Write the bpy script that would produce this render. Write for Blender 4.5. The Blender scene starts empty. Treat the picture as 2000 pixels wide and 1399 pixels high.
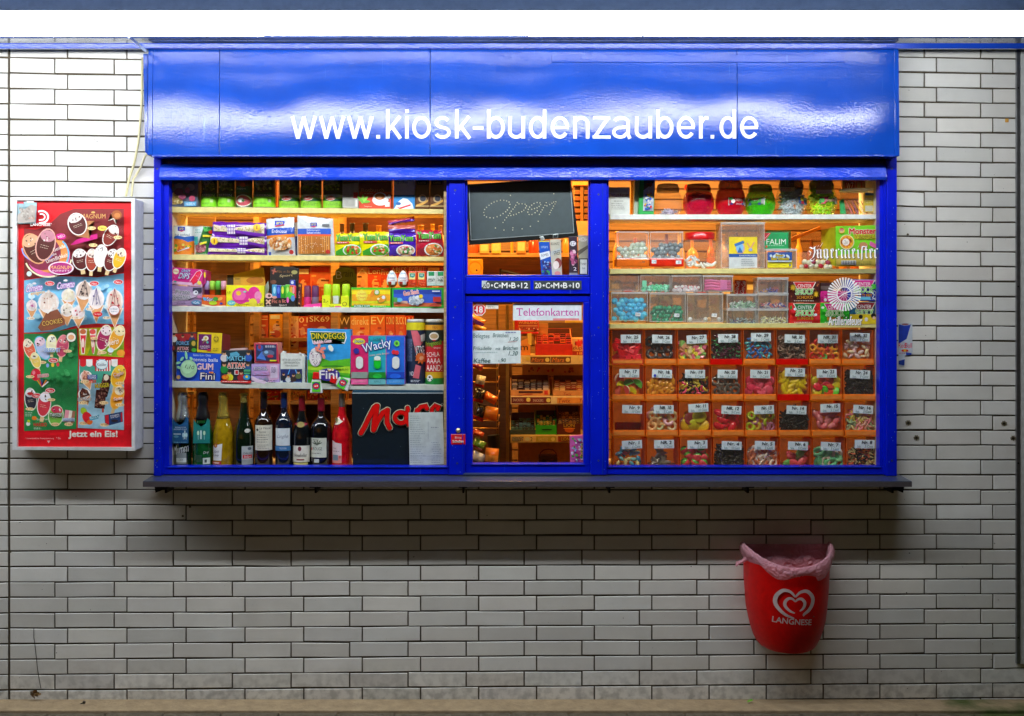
import bpy, bmesh, math, random
from mathutils import Vector, Matrix
R = math.radians
scene = bpy.context.scene
COL = scene.collection

# ---------------------------------------------------------------- camera
CAMD, EYE, FPX = 5.0, 1.65, 2320.0        # metres to the wall, eye height, focal length in photo pixels
cam_data = bpy.data.cameras.new('camera')
cam = bpy.data.objects.new('camera', cam_data); COL.objects.link(cam)
cam.location = (0, -CAMD, EYE); cam.rotation_euler = (R(90), 0, 0)
cam_data.sensor_width = 36; cam_data.lens = 36 * FPX / 2000
cam_data.shift_y = -(699.5 - 600) / 2000
cam_data.clip_start = 0.05; cam_data.clip_end = 300
scene.camera = cam

# ---------------------------------------------------------------- world: a late, nearly dark sky
world = bpy.data.worlds.new("World"); scene.world = world; world.use_nodes = True
wn = world.node_tree.nodes; wl = world.node_tree.links
sky = wn.new('ShaderNodeTexSky'); sky.sky_type = 'NISHITA'; sky.sun_disc = False
sky.sun_elevation = R(3); sky.sun_rotation = R(200)
wl.new(sky.outputs[0], wn['Background'].inputs[0]); wn['Background'].inputs[1].default_value = 0.006
scene.view_settings.view_transform = 'Standard'; scene.view_settings.look = 'None'
scene.view_settings.exposure = 0.42; scene.view_settings.gamma = 1.0
scene.cycles.use_denoising = True
scene.cycles.max_bounces = 10; scene.cycles.transparent_max_bounces = 16
scene.cycles.sample_clamp_indirect = 4.0
scene.cycles.caustics_reflective = False; scene.cycles.caustics_refractive = False

TUBE_STRENGTH = 40.0          # the lit tube above the hatch
SHOP_POWER = 42.0             # the warm lamp in the shop
SHOP_COL = (1.0, 0.60, 0.17)

# ---------------------------------------------------------------- photo pixel at a depth -> metres
def sc(Y): return (CAMD + Y) / FPX
def P(px, py, Y=0.0):
    s = sc(Y); return Vector(((px - 1000) * s, Y, EYE + (600 - py) * s))

# ---------------------------------------------------------------- materials
MATS = {}
def lin(c):
    return c / 12.92 if c <= 0.04045 else ((c + 0.055) / 1.055) ** 2.4
def hexrgb(h):
    h = h.lstrip('#')
    if len(h) == 3: h = ''.join(ch * 2 for ch in h)
    return tuple(lin(int(h[i:i + 2], 16) / 255) for i in (0, 2, 4))
def M(spec):
    """'rrggbb' plain print, 'rrggbb:kind' with kind gloss, metal, foil, clear, jelly, cloth, wood, glass, trans"""
    if spec in MATS: return MATS[spec]
    h, _, kind = spec.partition(':')
    m = bpy.data.materials.new('mat_' + spec.replace(':', '_')); m.use_nodes = True
    nt = m.node_tree; n = nt.nodes; l = nt.links; b = n['Principled BSDF']
    c = hexrgb(h) + (1,)
    if kind == 'jelly': c = tuple(min(.9, x * 1.7 + .004) for x in c[:3]) + (1,)
    S = lambda k, v: b.inputs[k].__setattr__('default_value', v)
    geo = n.new('ShaderNodeNewGeometry')
    noi = n.new('ShaderNodeTexNoise'); l.new(geo.outputs['Position'], noi.inputs['Vector'])
    noi.inputs['Scale'].default_value = 45; noi.inputs['Detail'].default_value = 3
    ramp = n.new('ShaderNodeMapRange'); ramp.inputs[1].default_value = .3; ramp.inputs[2].default_value = .7
    lo = .86 if kind != 'wood' else .62
    ramp.inputs[3].default_value = lo; ramp.inputs[4].default_value = 1.04
    l.new(noi.outputs[0], ramp.inputs[0])
    mul = n.new('ShaderNodeVectorMath'); mul.operation = 'SCALE'; mul.inputs[0].default_value = c[:3]
    l.new(ramp.outputs[0], mul.inputs['Scale']); l.new(mul.outputs[0], b.inputs['Base Color'])
    S('Roughness', .5)
    if kind == 'satin': S('Roughness', .42); S('Specular IOR Level', .25)
    elif kind == 'btl': S('Roughness', .06); S('Coat Weight', 1.0); S('Coat Roughness', .02); ramp.inputs[3].default_value = .6
    elif kind == 'gloss': S('Roughness', .28); S('Coat Weight', .5); S('Coat Roughness', .06)
    elif kind == 'metal': S('Metallic', .9); S('Roughness', .35)
    elif kind == 'foil':
        S('Metallic', .75); S('Roughness', .25)
        noi.inputs['Scale'].default_value = 60
        bp = n.new('ShaderNodeBump'); bp.inputs['Strength'].default_value = .6; bp.inputs['Distance'].default_value = .004
        l.new(noi.outputs[0], bp.inputs['Height']); l.new(bp.outputs[0], b.inputs['Normal'])
    elif kind == 'bag':
        S('Roughness', .2); S('Coat Weight', .6); S('Coat Roughness', .1)
        n2 = n.new('ShaderNodeTexNoise'); n2.inputs['Scale'].default_value = 38; n2.inputs['Detail'].default_value = 2
        l.new(geo.outputs['Position'], n2.inputs['Vector'])
        bp = n.new('ShaderNodeBump'); bp.inputs['Strength'].default_value = .5; bp.inputs['Distance'].default_value = .006
        l.new(n2.outputs[0], bp.inputs['Height']); l.new(bp.outputs[0], b.inputs['Normal'])
    elif kind == 'jelly':
        S('Roughness', .3); S('Subsurface Weight', .0); S('Coat Weight', .3); S('Specular IOR Level', .6)
    elif kind == 'wood':
        mp = n.new('ShaderNodeMapping'); mp.inputs['Scale'].default_value = (1, 8, 14)
        l.new(geo.outputs['Position'], mp.inputs[0]); l.new(mp.outputs[0], noi.inputs['Vector']); noi.inputs['Scale'].default_value = 9
    elif kind in ('clear', 'milky', 'glass', 'film', 'tint', 'trans'):
        out = n['Material Output']
        tr = n.new('ShaderNodeBsdfTransparent'); mix = n.new('ShaderNodeMixShader')
        if kind == 'glass':       # window pane: faint fresnel reflection
            S('Roughness', .02); S('Metallic', 1.0)
            lw = n.new('ShaderNodeLayerWeight'); lw.inputs[0].default_value = .5
            pw = n.new('ShaderNodeMath'); pw.operation = 'POWER'; pw.inputs[1].default_value = 4
            mr = n.new('ShaderNodeMapRange'); mr.inputs[3].default_value = .025; mr.inputs[4].default_value = .6
            l.new(lw.outputs['Facing'], pw.inputs[0]); l.new(pw.outputs[0], mr.inputs[0]); l.new(mr.outputs[0], mix.inputs[0])
            tr.inputs[0].default_value = (.97, .985, .98, 1)
        else:
            fac = {'clear': .06, 'milky': .30, 'film': .012, 'tint': .42, 'trans': .62}[kind]
            S('Roughness', .12)
            lw = n.new('ShaderNodeLayerWeight'); lw.inputs[0].default_value = .35
            mr = n.new('ShaderNodeMapRange'); mr.inputs[3].default_value = fac; mr.inputs[4].default_value = min(.9, fac + (.45 if fac > .31 else .2))
            l.new(lw.outputs['Facing'], mr.inputs[0]); l.new(mr.outputs[0], mix.inputs[0])
            k = .5 if kind != 'clear' else .12
            tr.inputs[0].default_value = tuple(1 - k + k * x for x in c[:3]) + (1,)
        l.new(tr.outputs[0], mix.inputs[1]); l.new(b.outputs[0], mix.inputs[2]); l.new(mix.outputs[0], out.inputs[0])
    elif kind == 'thru':          # translucent plastic that lets the shop light glow through
        out = n['Material Output']; t2 = n.new('ShaderNodeBsdfTranslucent'); mix = n.new('ShaderNodeMixShader')
        l.new(mul.outputs[0], t2.inputs[0]); mix.inputs[0].default_value = .62
        l.new(b.outputs[0], mix.inputs[1]); l.new(t2.outputs[0], mix.inputs[2]); l.new(mix.outputs[0], out.inputs[0])
        S('Roughness', .25)
    MATS[spec] = m
    return m

# ---------------------------------------------------------------- things and parts
def tag(o, label=None, cat=None, group=None, kind=None):
    if label: o['label'] = label
    if cat: o['category'] = cat
    if group: o['group'] = group
    if kind: o['kind'] = kind
    return o
def thing(name, label, cat, loc, group=None):
    o = bpy.data.objects.new(name, None); COL.objects.link(o); o.location = loc; o.empty_display_size = .05
    return tag(o, label, cat, group)

def text_polys(s):
    c = bpy.data.curves.new('t', 'FONT'); c.body = s; c.resolution_u = 3
    o = bpy.data.objects.new('t', c); m = bpy.data.meshes.new_from_object(o)
    vs = [v.co.xy.copy() for v in m.vertices]; fs = [list(p.vertices) for p in m.polygons]
    bpy.data.objects.remove(o); bpy.data.curves.remove(c); bpy.data.meshes.remove(m)
    return vs, fs
TXT = {}

class B:
    """collects shapes (drawn in photo pixels at a depth, or in metres) into ONE mesh"""
    def __init__(s, Y=0.0):
        s.bm = bmesh.new(); s.mats = []; s.Y = Y; s.n = 0; s.xf = None
    def mi(s, c):
        if c not in s.mats: s.mats.append(c)
        return s.mats.index(c)
    def face(s, pts, c, smooth=False):
        try: f = s.bm.faces.new([s.bm.verts.new(p) for p in pts])
        except ValueError: return None
        f.material_index = s.mi(c); f.smooth = smooth; return f
    def grid(s, rows, c, closed=False, smooth=True, fn=None):
        """rows of 3D points; fn(i,j)->material spec"""
        V = [[s.bm.verts.new(p) for p in r] for r in rows]
        for i in range(len(V) - 1):
            n = len(V[i])
            for j in range(n if closed else n - 1):
                k = (j + 1) % n
                try: f = s.bm.faces.new((V[i][j], V[i][k], V[i + 1][k], V[i + 1][j]))
                except ValueError: continue
                f.material_index = s.mi(fn(i, j) if fn else c); f.smooth = smooth
        return V
    def hexa(s, a, b, c, bev=0, tag_=None):
        """a: 4 front points, b: 4 back points (same order)"""
        va = [s.bm.verts.new(p) for p in a]; vb = [s.bm.verts.new(p) for p in b]; i = s.mi(c)
        fs = [s.bm.faces.new(va), s.bm.faces.new(vb[::-1])]
        for k in range(4):
            j = (k + 1) % 4; fs.append(s.bm.faces.new((va[k], vb[k], vb[j], va[j])))
        for f in fs: f.material_index = i
        if bev:
            es = list({e for f in fs for e in f.edges})
            r = bmesh.ops.bevel(s.bm, geom=es, offset=bev, segments=2, profile=.6, affect='EDGES')
        return s
    def cube(s, x0, x1, y0, y1, z0, z1, c, bev=0):
        f = [(x0, y0, z0), (x1, y0, z0), (x1, y0, z1), (x0, y0, z1)]
        return s.hexa(f, [(x, y1, z) for x, y, z in f], c, bev)
    def box(s, x0, y0, x1, y1, c, d=.08, Y=None, bev=.0012, sk=(0, 0)):
        """box whose front face fills the photo rectangle at depth Y"""
        return s.quadbox([(x0, y0), (x1, y0), (x1, y1), (x0, y1)], c, d, Y, bev, sk)
    def quadbox(s, q, c, d=.08, Y=None, bev=.0012, sk=(0, 0)):
        Y = s.Y if Y is None else Y
        f = [P(x, y, Y) for x, y in q][::-1]
        return s.hexa(f, [p + Vector((sk[0], d, sk[1])) for p in f], c, bev)
    # ---- prints on the front plane
    def lift(s):
        s.n += 1; return s.Y - .0004 - .00022 * s.n
    def T(s, x, y):
        if s.xf:
            cx, cy, a = s.xf; x, y = x - cx, y - cy
            return cx + x * math.cos(a) - y * math.sin(a), cy + x * math.sin(a) + y * math.cos(a)
        return x, y
    def p(s, pts, c, Y=None):
        Y = s.lift() if Y is None else Y
        q = [P(*s.T(x, y), Y) for x, y in pts]
        f = s.face(q, c)
        if f and len(pts) > 4: bmesh.ops.triangulate(s.bm, faces=[f])
        return s
    def r(s, x0, y0, x1, y1, c): return s.p([(x0, y0), (x0, y1), (x1, y1), (x1, y0)], c)
    def e(s, cx, cy, rx, ry, c, n=18, a=0.):
        ca, sa = math.cos(a), math.sin(a); q = []
        for k in range(n):
            t = -k * 2 * math.pi / n; x, y = rx * math.cos(t), ry * math.sin(t)
            q.append((cx + x * ca - y * sa, cy + x * sa + y * ca))
        return s.p(q, c)
    def star(s, cx, cy, r1, r2, n, c, a0=0):
        q = []
        for k in range(2 * n):
            t = -(k * math.pi / n + a0); r = r1 if k % 2 == 0 else r2
            q.append((cx + r * math.cos(t), cy + r * math.sin(t)))
        return s.p(q, c)
    def t(s, txt, x0, y0, x1, y1, c, rot=0, sh=0, out=None, ow=.8):
        """text fitted to the photo rectangle, rotated by rot degrees, sheared by sh"""
        if out:
            for k in range(8):
                t = k * math.pi / 4; dx, dy = ow * math.cos(t), ow * math.sin(t)
                s.t(txt, x0 + dx, y0 + dy, x1 + dx, y1 + dy, out, rot, sh)
        if txt not in TXT: TXT[txt] = text_polys(txt)
        vs, fs = TXT[txt]
        if not vs: return s
        ax, bx = min(v.x for v in vs), max(v.x for v in vs); ay, by = min(v.y for v in vs), max(v.y for v in vs)
        Y = s.lift(); i = s.mi(c); cx, cy = (x0 + x1) / 2, (y0 + y1) / 2; ca, sa = math.cos(R(rot)), math.sin(R(rot))
        V = []
        for v in vs:
            u = (v.x - ax) / max(bx - ax, 1e-6); w = (v.y - ay) / max(by - ay, 1e-6)
            x = x0 + u * (x1 - x0) - cx + sh * (w - .5) * (y1 - y0); y = y1 + w * (y0 - y1) - cy
            x, y = cx + x * ca + y * sa, cy - x * sa + y * ca
            V.append(s.bm.verts.new(P(*s.T(x, y), Y)))
        for f in fs:
            try: g = s.bm.faces.new([V[k] for k in f]); g.material_index = i
            except ValueError: pass
        return s
    def line(s, pts, w, c, same=True):
        """stroke of width w (pixels) with square ends; one quad per segment with mitred joints"""
        L = []; n = len(pts)
        for k, (x, y) in enumerate(pts):
            a = pts[max(k - 1, 0)]; b = pts[min(k + 1, n - 1)]
            dx, dy = b[0] - a[0], b[1] - a[1]; d = math.hypot(dx, dy) or 1; nx, ny = -dy / d, dx / d
            m = 1.0
            if 0 < k < n - 1:
                e = (x - a[0], y - a[1]); el = math.hypot(*e) or 1; cs = abs((e[0] * dx + e[1] * dy) / (el * d))
                m = min(1.6, 1 / max(cs, .3))
            L.append(((x + nx * w * m / 2, y + ny * w * m / 2), (x - nx * w * m / 2, y - ny * w * m / 2)))
        Y = s.lift()
        for k in range(n - 1):
            s.p([L[k][0], L[k][1], L[k + 1][1], L[k + 1][0]], c, Y)
        return s
    def nib(s, pts, vx, vy, c):
        """broad pen stroke, the pen edge is the vector (vx,vy)"""
        Y = s.lift()
        for (a, b), (d, e) in zip(pts, pts[1:]):
            s.p([(a, b), (a + vx, b + vy), (d + vx, e + vy), (d, e)], c, Y - 0.00003)
            Y -= .00004
        return s
    def speck(s, x0, y0, x1, y1, n, cols, r=2, seed=1, round_=None):
        rnd = random.Random(seed)
        for k in range(n):
            x, y = rnd.uniform(x0 + r, x1 - r), rnd.uniform(y0 + r, y1 - r)
            if round_:
                cx, cy, rr = round_
                if math.hypot(x - cx, y - cy) > rr: continue
            s.e(x, y, r * rnd.uniform(.6, 1.2), r * rnd.uniform(.5, 1), rnd.choice(cols), n=6, a=rnd.uniform(0, 3))
        return s
    def lines(s, x0, y0, x1, y1, n, c, seed=1, h=1.1):
        """n rows of tiny illegible print"""
        rnd = random.Random(seed)
        for k in range(n):
            y = y0 + (y1 - y0) * (k + .5) / n; x = x0; e = x1 - rnd.uniform(0, .3) * (x1 - x0)
            while x < e:
                w = rnd.uniform(1.6, 5); s.r(x, y - h / 2, min(x + w, e), y + h / 2, c); s.n -= 1; x += w + 1.1
            s.n += 1 if k == n - 1 else 0
        return s
    # ---- turned shapes
    def lathe(s, ax, prof, c, n=28, fn=None, cap=True, axis='z', squash=1.0):
        """prof: list of (r, z); ax: base point"""
        rows = []
        for r, z in prof:
            rows.append([Vector((ax[0] + r * math.cos(t), ax[1] + r * math.sin(t) * squash, ax[2] + z)) for t in
                         [2 * math.pi * k / n for k in range(n)]])
        V = s.grid(rows, c, closed=True, fn=fn)
        if cap:
            for row, cc in ((V[0][::-1], c), (V[-1], c)):
                if prof[0][0] > 1e-5:
                    try: f = s.bm.faces.new(row); f.material_index = s.mi(cc if not fn else (fn(0, 0)))
                    except ValueError: pass
        return s
    def tube(s, pts, r, c, n=10):
        rows = []; N = len(pts); pts = [Vector(p) for p in pts]; up = Vector((0.13, .31, .94))
        for k, p in enumerate(pts):
            d = (pts[min(k + 1, N - 1)] - pts[max(k - 1, 0)]).normalized()
            a = d.cross(up); a = a.normalized() if a.length > 1e-4 else Vector((1, 0, 0)); b = d.cross(a)
            rr = r[k] if isinstance(r, (list, tuple)) else r
            rows.append([p + a * rr * math.cos(t) + b * rr * math.sin(t) for t in [2 * math.pi * j / n for j in range(n)]])
        V = s.grid(rows, c, closed=True)
        for row in (V[0], V[-1][::-1]):
            try: f = s.bm.faces.new(row); f.material_index = s.mi(c)
            except ValueError: pass
        return s
    def wrap(s, cx_px, R_px, Y0, since, n=14):
        """bend the faces whose index >= since onto a cylinder of radius R_px (px) about x=cx_px"""
        fs = [f for f in s.bm.faces][since:]
        geom = list({v for f in fs for v in f.verts}) + list({e for f in fs for e in f.edges}) + fs
        X = P(cx_px, 0, Y0).x; r = R_px * sc(Y0)
        for k in range(1, n):
            x = X + r * math.cos(math.pi * k / n)
            g = bmesh.ops.bisect_plane(s.bm, geom=geom, plane_co=(x, 0, 0), plane_no=(1, 0, 0))
            geom = g['geom']
        vs = {v for g in geom if isinstance(g, bmesh.types.BMFace) for v in g.verts}
        for v in vs:
            d = max(-1, min(1, (v.co.x - X) / r)); v.co.y += r - math.sqrt(1 - d * d) * r
        return s
    def build(s, name, parent=None, origin=None, bev=None):
        me = bpy.data.meshes.new(name)
        if origin is None and parent is None:
            if len(s.bm.verts):
                xs = [v.co for v in s.bm.verts]
                origin = Vector(((min(v.x for v in xs) + max(v.x for v in xs)) / 2, (min(v.y for v in xs) + max(v.y for v in xs)) / 2, min(v.z for v in xs)))
            else: origin = Vector()
        if parent is not None:
            off = WORLD_LOC.get(parent.name, Vector(parent.location))
        else: off = Vector(origin)
        bmesh.ops.translate(s.bm, verts=s.bm.verts, vec=-off)
        s.bm.to_mesh(me); s.bm.free()
        for c in s.mats: me.materials.append(M(c) if isinstance(c, str) else c)
        o = bpy.data.objects.new(name, me); COL.objects.link(o)
        if parent is not None:
            o.parent = parent; WORLD_LOC[o.name] = off
        else:
            o.location = off; WORLD_LOC[o.name] = off
        return o
    def done(s, name, label, cat, group=None, kind=None):
        return tag(s.build(name), label, cat, group, kind)
WORLD_LOC = {}
def part_of(b, name, parent, label=None):
    o = b.build(name, parent)
    if label: o['label'] = label
    return o
def noisy(m):  # helper to reach nodes quickly
    nt = m.node_tree; return nt, nt.nodes, nt.links, nt.nodes['Principled BSDF']
# ================================================================ special materials
def tile_material():
    m = bpy.data.materials.new('glazed_white_tile'); m.use_nodes = True
    nt, n, l, b = noisy(m)
    at = n.new('ShaderNodeAttribute'); at.attribute_name = 'tone'
    geo = n.new('ShaderNodeNewGeometry')
    no = n.new('ShaderNodeTexNoise'); no.inputs['Scale'].default_value = 7; no.inputs['Detail'].default_value = 6
    l.new(geo.outputs['Position'], no.inputs['Vector'])
    n3 = n.new('ShaderNodeTexNoise'); n3.inputs['Scale'].default_value = 160; n3.inputs['Detail'].default_value = 3
    l.new(geo.outputs['Position'], n3.inputs['Vector'])
    r1 = n.new('ShaderNodeMapRange'); r1.inputs[1].default_value = .3; r1.inputs[2].default_value = .75; r1.inputs[3].default_value = .9; r1.inputs[4].default_value = 1.03
    l.new(no.outputs[0], r1.inputs[0])
    sp = n.new('ShaderNodeMapRange'); sp.inputs[1].default_value = .71; sp.inputs[2].default_value = .76; sp.inputs[3].default_value = 1; sp.inputs[4].default_value = .45
    l.new(n3.outputs[0], sp.inputs[0])
    # grime rises from the pavement
    sx = n.new('ShaderNodeSeparateXYZ'); l.new(geo.outputs['Position'], sx.inputs[0])
    gz = n.new('ShaderNodeMapRange'); gz.inputs[1].default_value = 0; gz.inputs[2].default_value = .16; gz.inputs[3].default_value = .62; gz.inputs[4].default_value = 1
    l.new(sx.outputs[2], gz.inputs[0])
    gn = n.new('ShaderNodeTexNoise'); gn.inputs['Scale'].default_value = 30; gn.inputs['Detail'].default_value = 8; l.new(geo.outputs['Position'], gn.inputs['Vector'])
    ga = n.new('ShaderNodeMapRange'); ga.inputs[1].default_value = .42; ga.inputs[2].default_value = .62; ga.inputs[3].default_value = 0; ga.inputs[4].default_value = 1
    l.new(gn.outputs[0], ga.inputs[0])
    gm = n.new('ShaderNodeMix'); gm.data_type = 'FLOAT'; gm.inputs[2].default_value = 1
    l.new(ga.outputs[0], gm.inputs[0]); l.new(gz.outputs[0], gm.inputs[3])
    mA = n.new('ShaderNodeMath'); mA.operation = 'MULTIPLY'; l.new(r1.outputs[0], mA.inputs[0]); l.new(sp.outputs[0], mA.inputs[1])
    mB = n.new('ShaderNodeMath'); mB.operation = 'MULTIPLY'; l.new(mA.outputs[0], mB.inputs[0]); l.new(gm.outputs[0], mB.inputs[1])
    mC = n.new('ShaderNodeVectorMath'); mC.operation = 'SCALE'; l.new(at.outputs['Color'], mC.inputs[0]); l.new(mB.outputs[0], mC.inputs['Scale'])
    l.new(mC.outputs[0], b.inputs['Base Color'])
    b.inputs['Roughness'].default_value = .38; b.inputs['Specular IOR Level'].default_value = .35
    bp = n.new('ShaderNodeBump'); bp.inputs['Strength'].default_value = .25; bp.inputs['Distance'].default_value = .004
    n4 = n.new('ShaderNodeTexNoise'); n4.inputs['Scale'].default_value = 22; l.new(geo.outputs['Position'], n4.inputs['Vector'])
    l.new(n4.outputs[0], bp.inputs['Height']); l.new(bp.outputs[0], b.inputs['Normal'])
    return m
def rough_material(name, hexes, scale, rough=.9, bump=.5, dist=.004, moss=False, mscale=3):
    m = bpy.data.materials.new(name); m.use_nodes = True
    nt, n, l, b = noisy(m)
    geo = n.new('ShaderNodeNewGeometry')
    no = n.new('ShaderNodeTexNoise'); no.inputs['Scale'].default_value = scale; no.inputs['Detail'].default_value = 9; no.inputs['Roughness'].default_value = .65
    l.new(geo.outputs['Position'], no.inputs['Vector'])
    cr = n.new('ShaderNodeValToRGB'); cr.color_ramp.elements[0].position = .3; cr.color_ramp.elements[1].position = .7
    cr.color_ramp.elements[0].color = hexrgb(hexes[0]) + (1,); cr.color_ramp.elements[1].color = hexrgb(hexes[1]) + (1,)
    l.new(no.outputs[0], cr.inputs[0]); last = cr.outputs[0]
    if moss:
        m2 = n.new('ShaderNodeTexNoise'); m2.inputs['Scale'].default_value = mscale; m2.inputs['Detail'].default_value = 8; l.new(geo.outputs['Position'], m2.inputs['Vector'])
        sx = n.new('ShaderNodeSeparateXYZ'); l.new(geo.outputs['Position'], sx.inputs[0])
        xr = n.new('ShaderNodeMapRange'); xr.inputs[1].default_value = 1.0; xr.inputs[2].default_value = 2.1; xr.inputs[3].default_value = -.35; xr.inputs[4].default_value = .10
        l.new(sx.outputs[0], xr.inputs[0])
        ad = n.new('ShaderNodeMath'); l.new(m2.outputs[0], ad.inputs[0]); l.new(xr.outputs[0], ad.inputs[1])
        r2 = n.new('ShaderNodeMapRange'); r2.inputs[1].default_value = .48; r2.inputs[2].default_value = .62; l.new(ad.outputs[0], r2.inputs[0])
        mx = n.new('ShaderNodeMix'); mx.data_type = 'RGBA'; l.new(r2.outputs[0], mx.inputs[0]); l.new(last, mx.inputs[6]); mx.inputs[7].default_value = hexrgb('46521f') + (1,)
        last = mx.outputs[2]
    l.new(last, b.inputs['Base Color']); b.inputs['Roughness'].default_value = rough
    bp = n.new('ShaderNodeBump'); bp.inputs['Strength'].default_value = bump; bp.inputs['Distance'].default_value = dist
    n2 = n.new('ShaderNodeTexNoise'); n2.inputs['Scale'].default_value = scale * 4; n2.inputs['Detail'].default_value = 6; l.new(geo.outputs['Position'], n2.inputs['Vector'])
    l.new(n2.outputs[0], bp.inputs['Height']); l.new(bp.outputs[0], b.inputs['Normal'])
    return m
def blue_paint(name, hx, rough, b1, s1, b2, s2, coat=1.0, stain=False, spec=.3, cr=.08):
    """thick brush-laid gloss paint: fine orange-peel plus slow waves"""
    m = bpy.data.materials.new(name); m.use_nodes = True
    nt, n, l, b = noisy(m)
    geo = n.new('ShaderNodeNewGeometry')
    base = hexrgb(hx)
    no = n.new('ShaderNodeTexNoise'); no.inputs['Scale'].default_value = 5; no.inputs['Detail'].default_value = 7; l.new(geo.outputs['Position'], no.inputs['Vector'])
    r = n.new('ShaderNodeMapRange'); r.inputs[1].default_value = .3; r.inputs[2].default_value = .7; r.inputs[3].default_value = .85; r.inputs[4].default_value = 1.12
    l.new(no.outputs[0], r.inputs[0])
    v = n.new('ShaderNodeVectorMath'); v.operation = 'SCALE'; v.inputs[0].default_value = base; l.new(r.outputs[0], v.inputs['Scale'])
    last = v.outputs[0]
    if stain:   # pale runs and dust specks in the paint
        mp = n.new('ShaderNodeMapping'); mp.inputs['Scale'].default_value = (1, 1, .06); l.new(geo.outputs['Position'], mp.inputs[0])
        sn = n.new('ShaderNodeTexNoise'); sn.inputs['Scale'].default_value = 60; sn.inputs['Detail'].default_value = 3; l.new(mp.outputs[0], sn.inputs['Vector'])
        sr = n.new('ShaderNodeMapRange'); sr.inputs[1].default_value = .68; sr.inputs[2].default_value = .8; sr.inputs[4].default_value = .4; l.new(sn.outputs[0], sr.inputs[0])
        mx = n.new('ShaderNodeMix'); mx.data_type = 'RGBA'; l.new(sr.outputs[0], mx.inputs[0]); l.new(last, mx.inputs[6]); mx.inputs[7].default_value = hexrgb('5f8ad8') + (1,)
        last = mx.outputs[2]
    l.new(last, b.inputs['Base Color'])
    b.inputs['Roughness'].default_value = rough; b.inputs['Specular IOR Level'].default_value = spec; b.inputs['Coat Weight'].default_value = coat; b.inputs['Coat Roughness'].default_value = cr
    n1 = n.new('ShaderNodeTexNoise'); n1.inputs['Scale'].default_value = s1; n1.inputs['Detail'].default_value = 2; l.new(geo.outputs['Position'], n1.inputs['Vector'])
    n2 = n.new('ShaderNodeTexNoise'); n2.inputs['Scale'].default_value = s2; n2.inputs['Detail'].default_value = 1; l.new(geo.outputs['Position'], n2.inputs['Vector'])
    a = n.new('ShaderNodeBump'); a.inputs['Strength'].default_value = 1; a.inputs['Distance'].default_value = b1
    c = n.new('ShaderNodeBump'); c.inputs['Strength'].default_value = 1; c.inputs['Distance'].default_value = b2
    l.new(n1.outputs[0], a.inputs['Height']); l.new(n2.outputs[0], c.inputs['Height']); l.new(c.outputs[0], a.inputs['Normal'])
    l.new(a.outputs[0], b.inputs['Normal']); l.new(a.outputs[0], b.inputs['Coat Normal'])
    return m
TILE = tile_material()
MORTAR = rough_material('mortar', ('3c342a', '5c5342'), 40, bump=.8)
PAVE = rough_material('paving', ('4c4436', '6e6350'), 26, moss=True, bump=.9)
KERB = rough_material('kerb', ('8d7a5e', 'b09a78'), 18, moss=True, bump=.8)
BLUE_SIGN = blue_paint('sign_blue_gloss', '083ea0', .5, .0004, 150, .018, 2.1, coat=.5, stain=True, spec=.02, cr=.085)
BLUE_BEAM = blue_paint('beam_blue_gloss', '0a3cc8', .3, .0022, 120, .012, 9)
BLUE = blue_paint('frame_blue', '0018c0', .4, .0003, 130, .0015, 14, coat=.35, stain=True, spec=.1, cr=.18)
BLUE_DK = blue_paint('rail_blue', '103ba8', .22, .001, 140, .002, 12)
CEIL = blue_paint('ceiling_sheet', '8494ab', .16, .0004, 90, .002, 7, coat=1.0)

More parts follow.
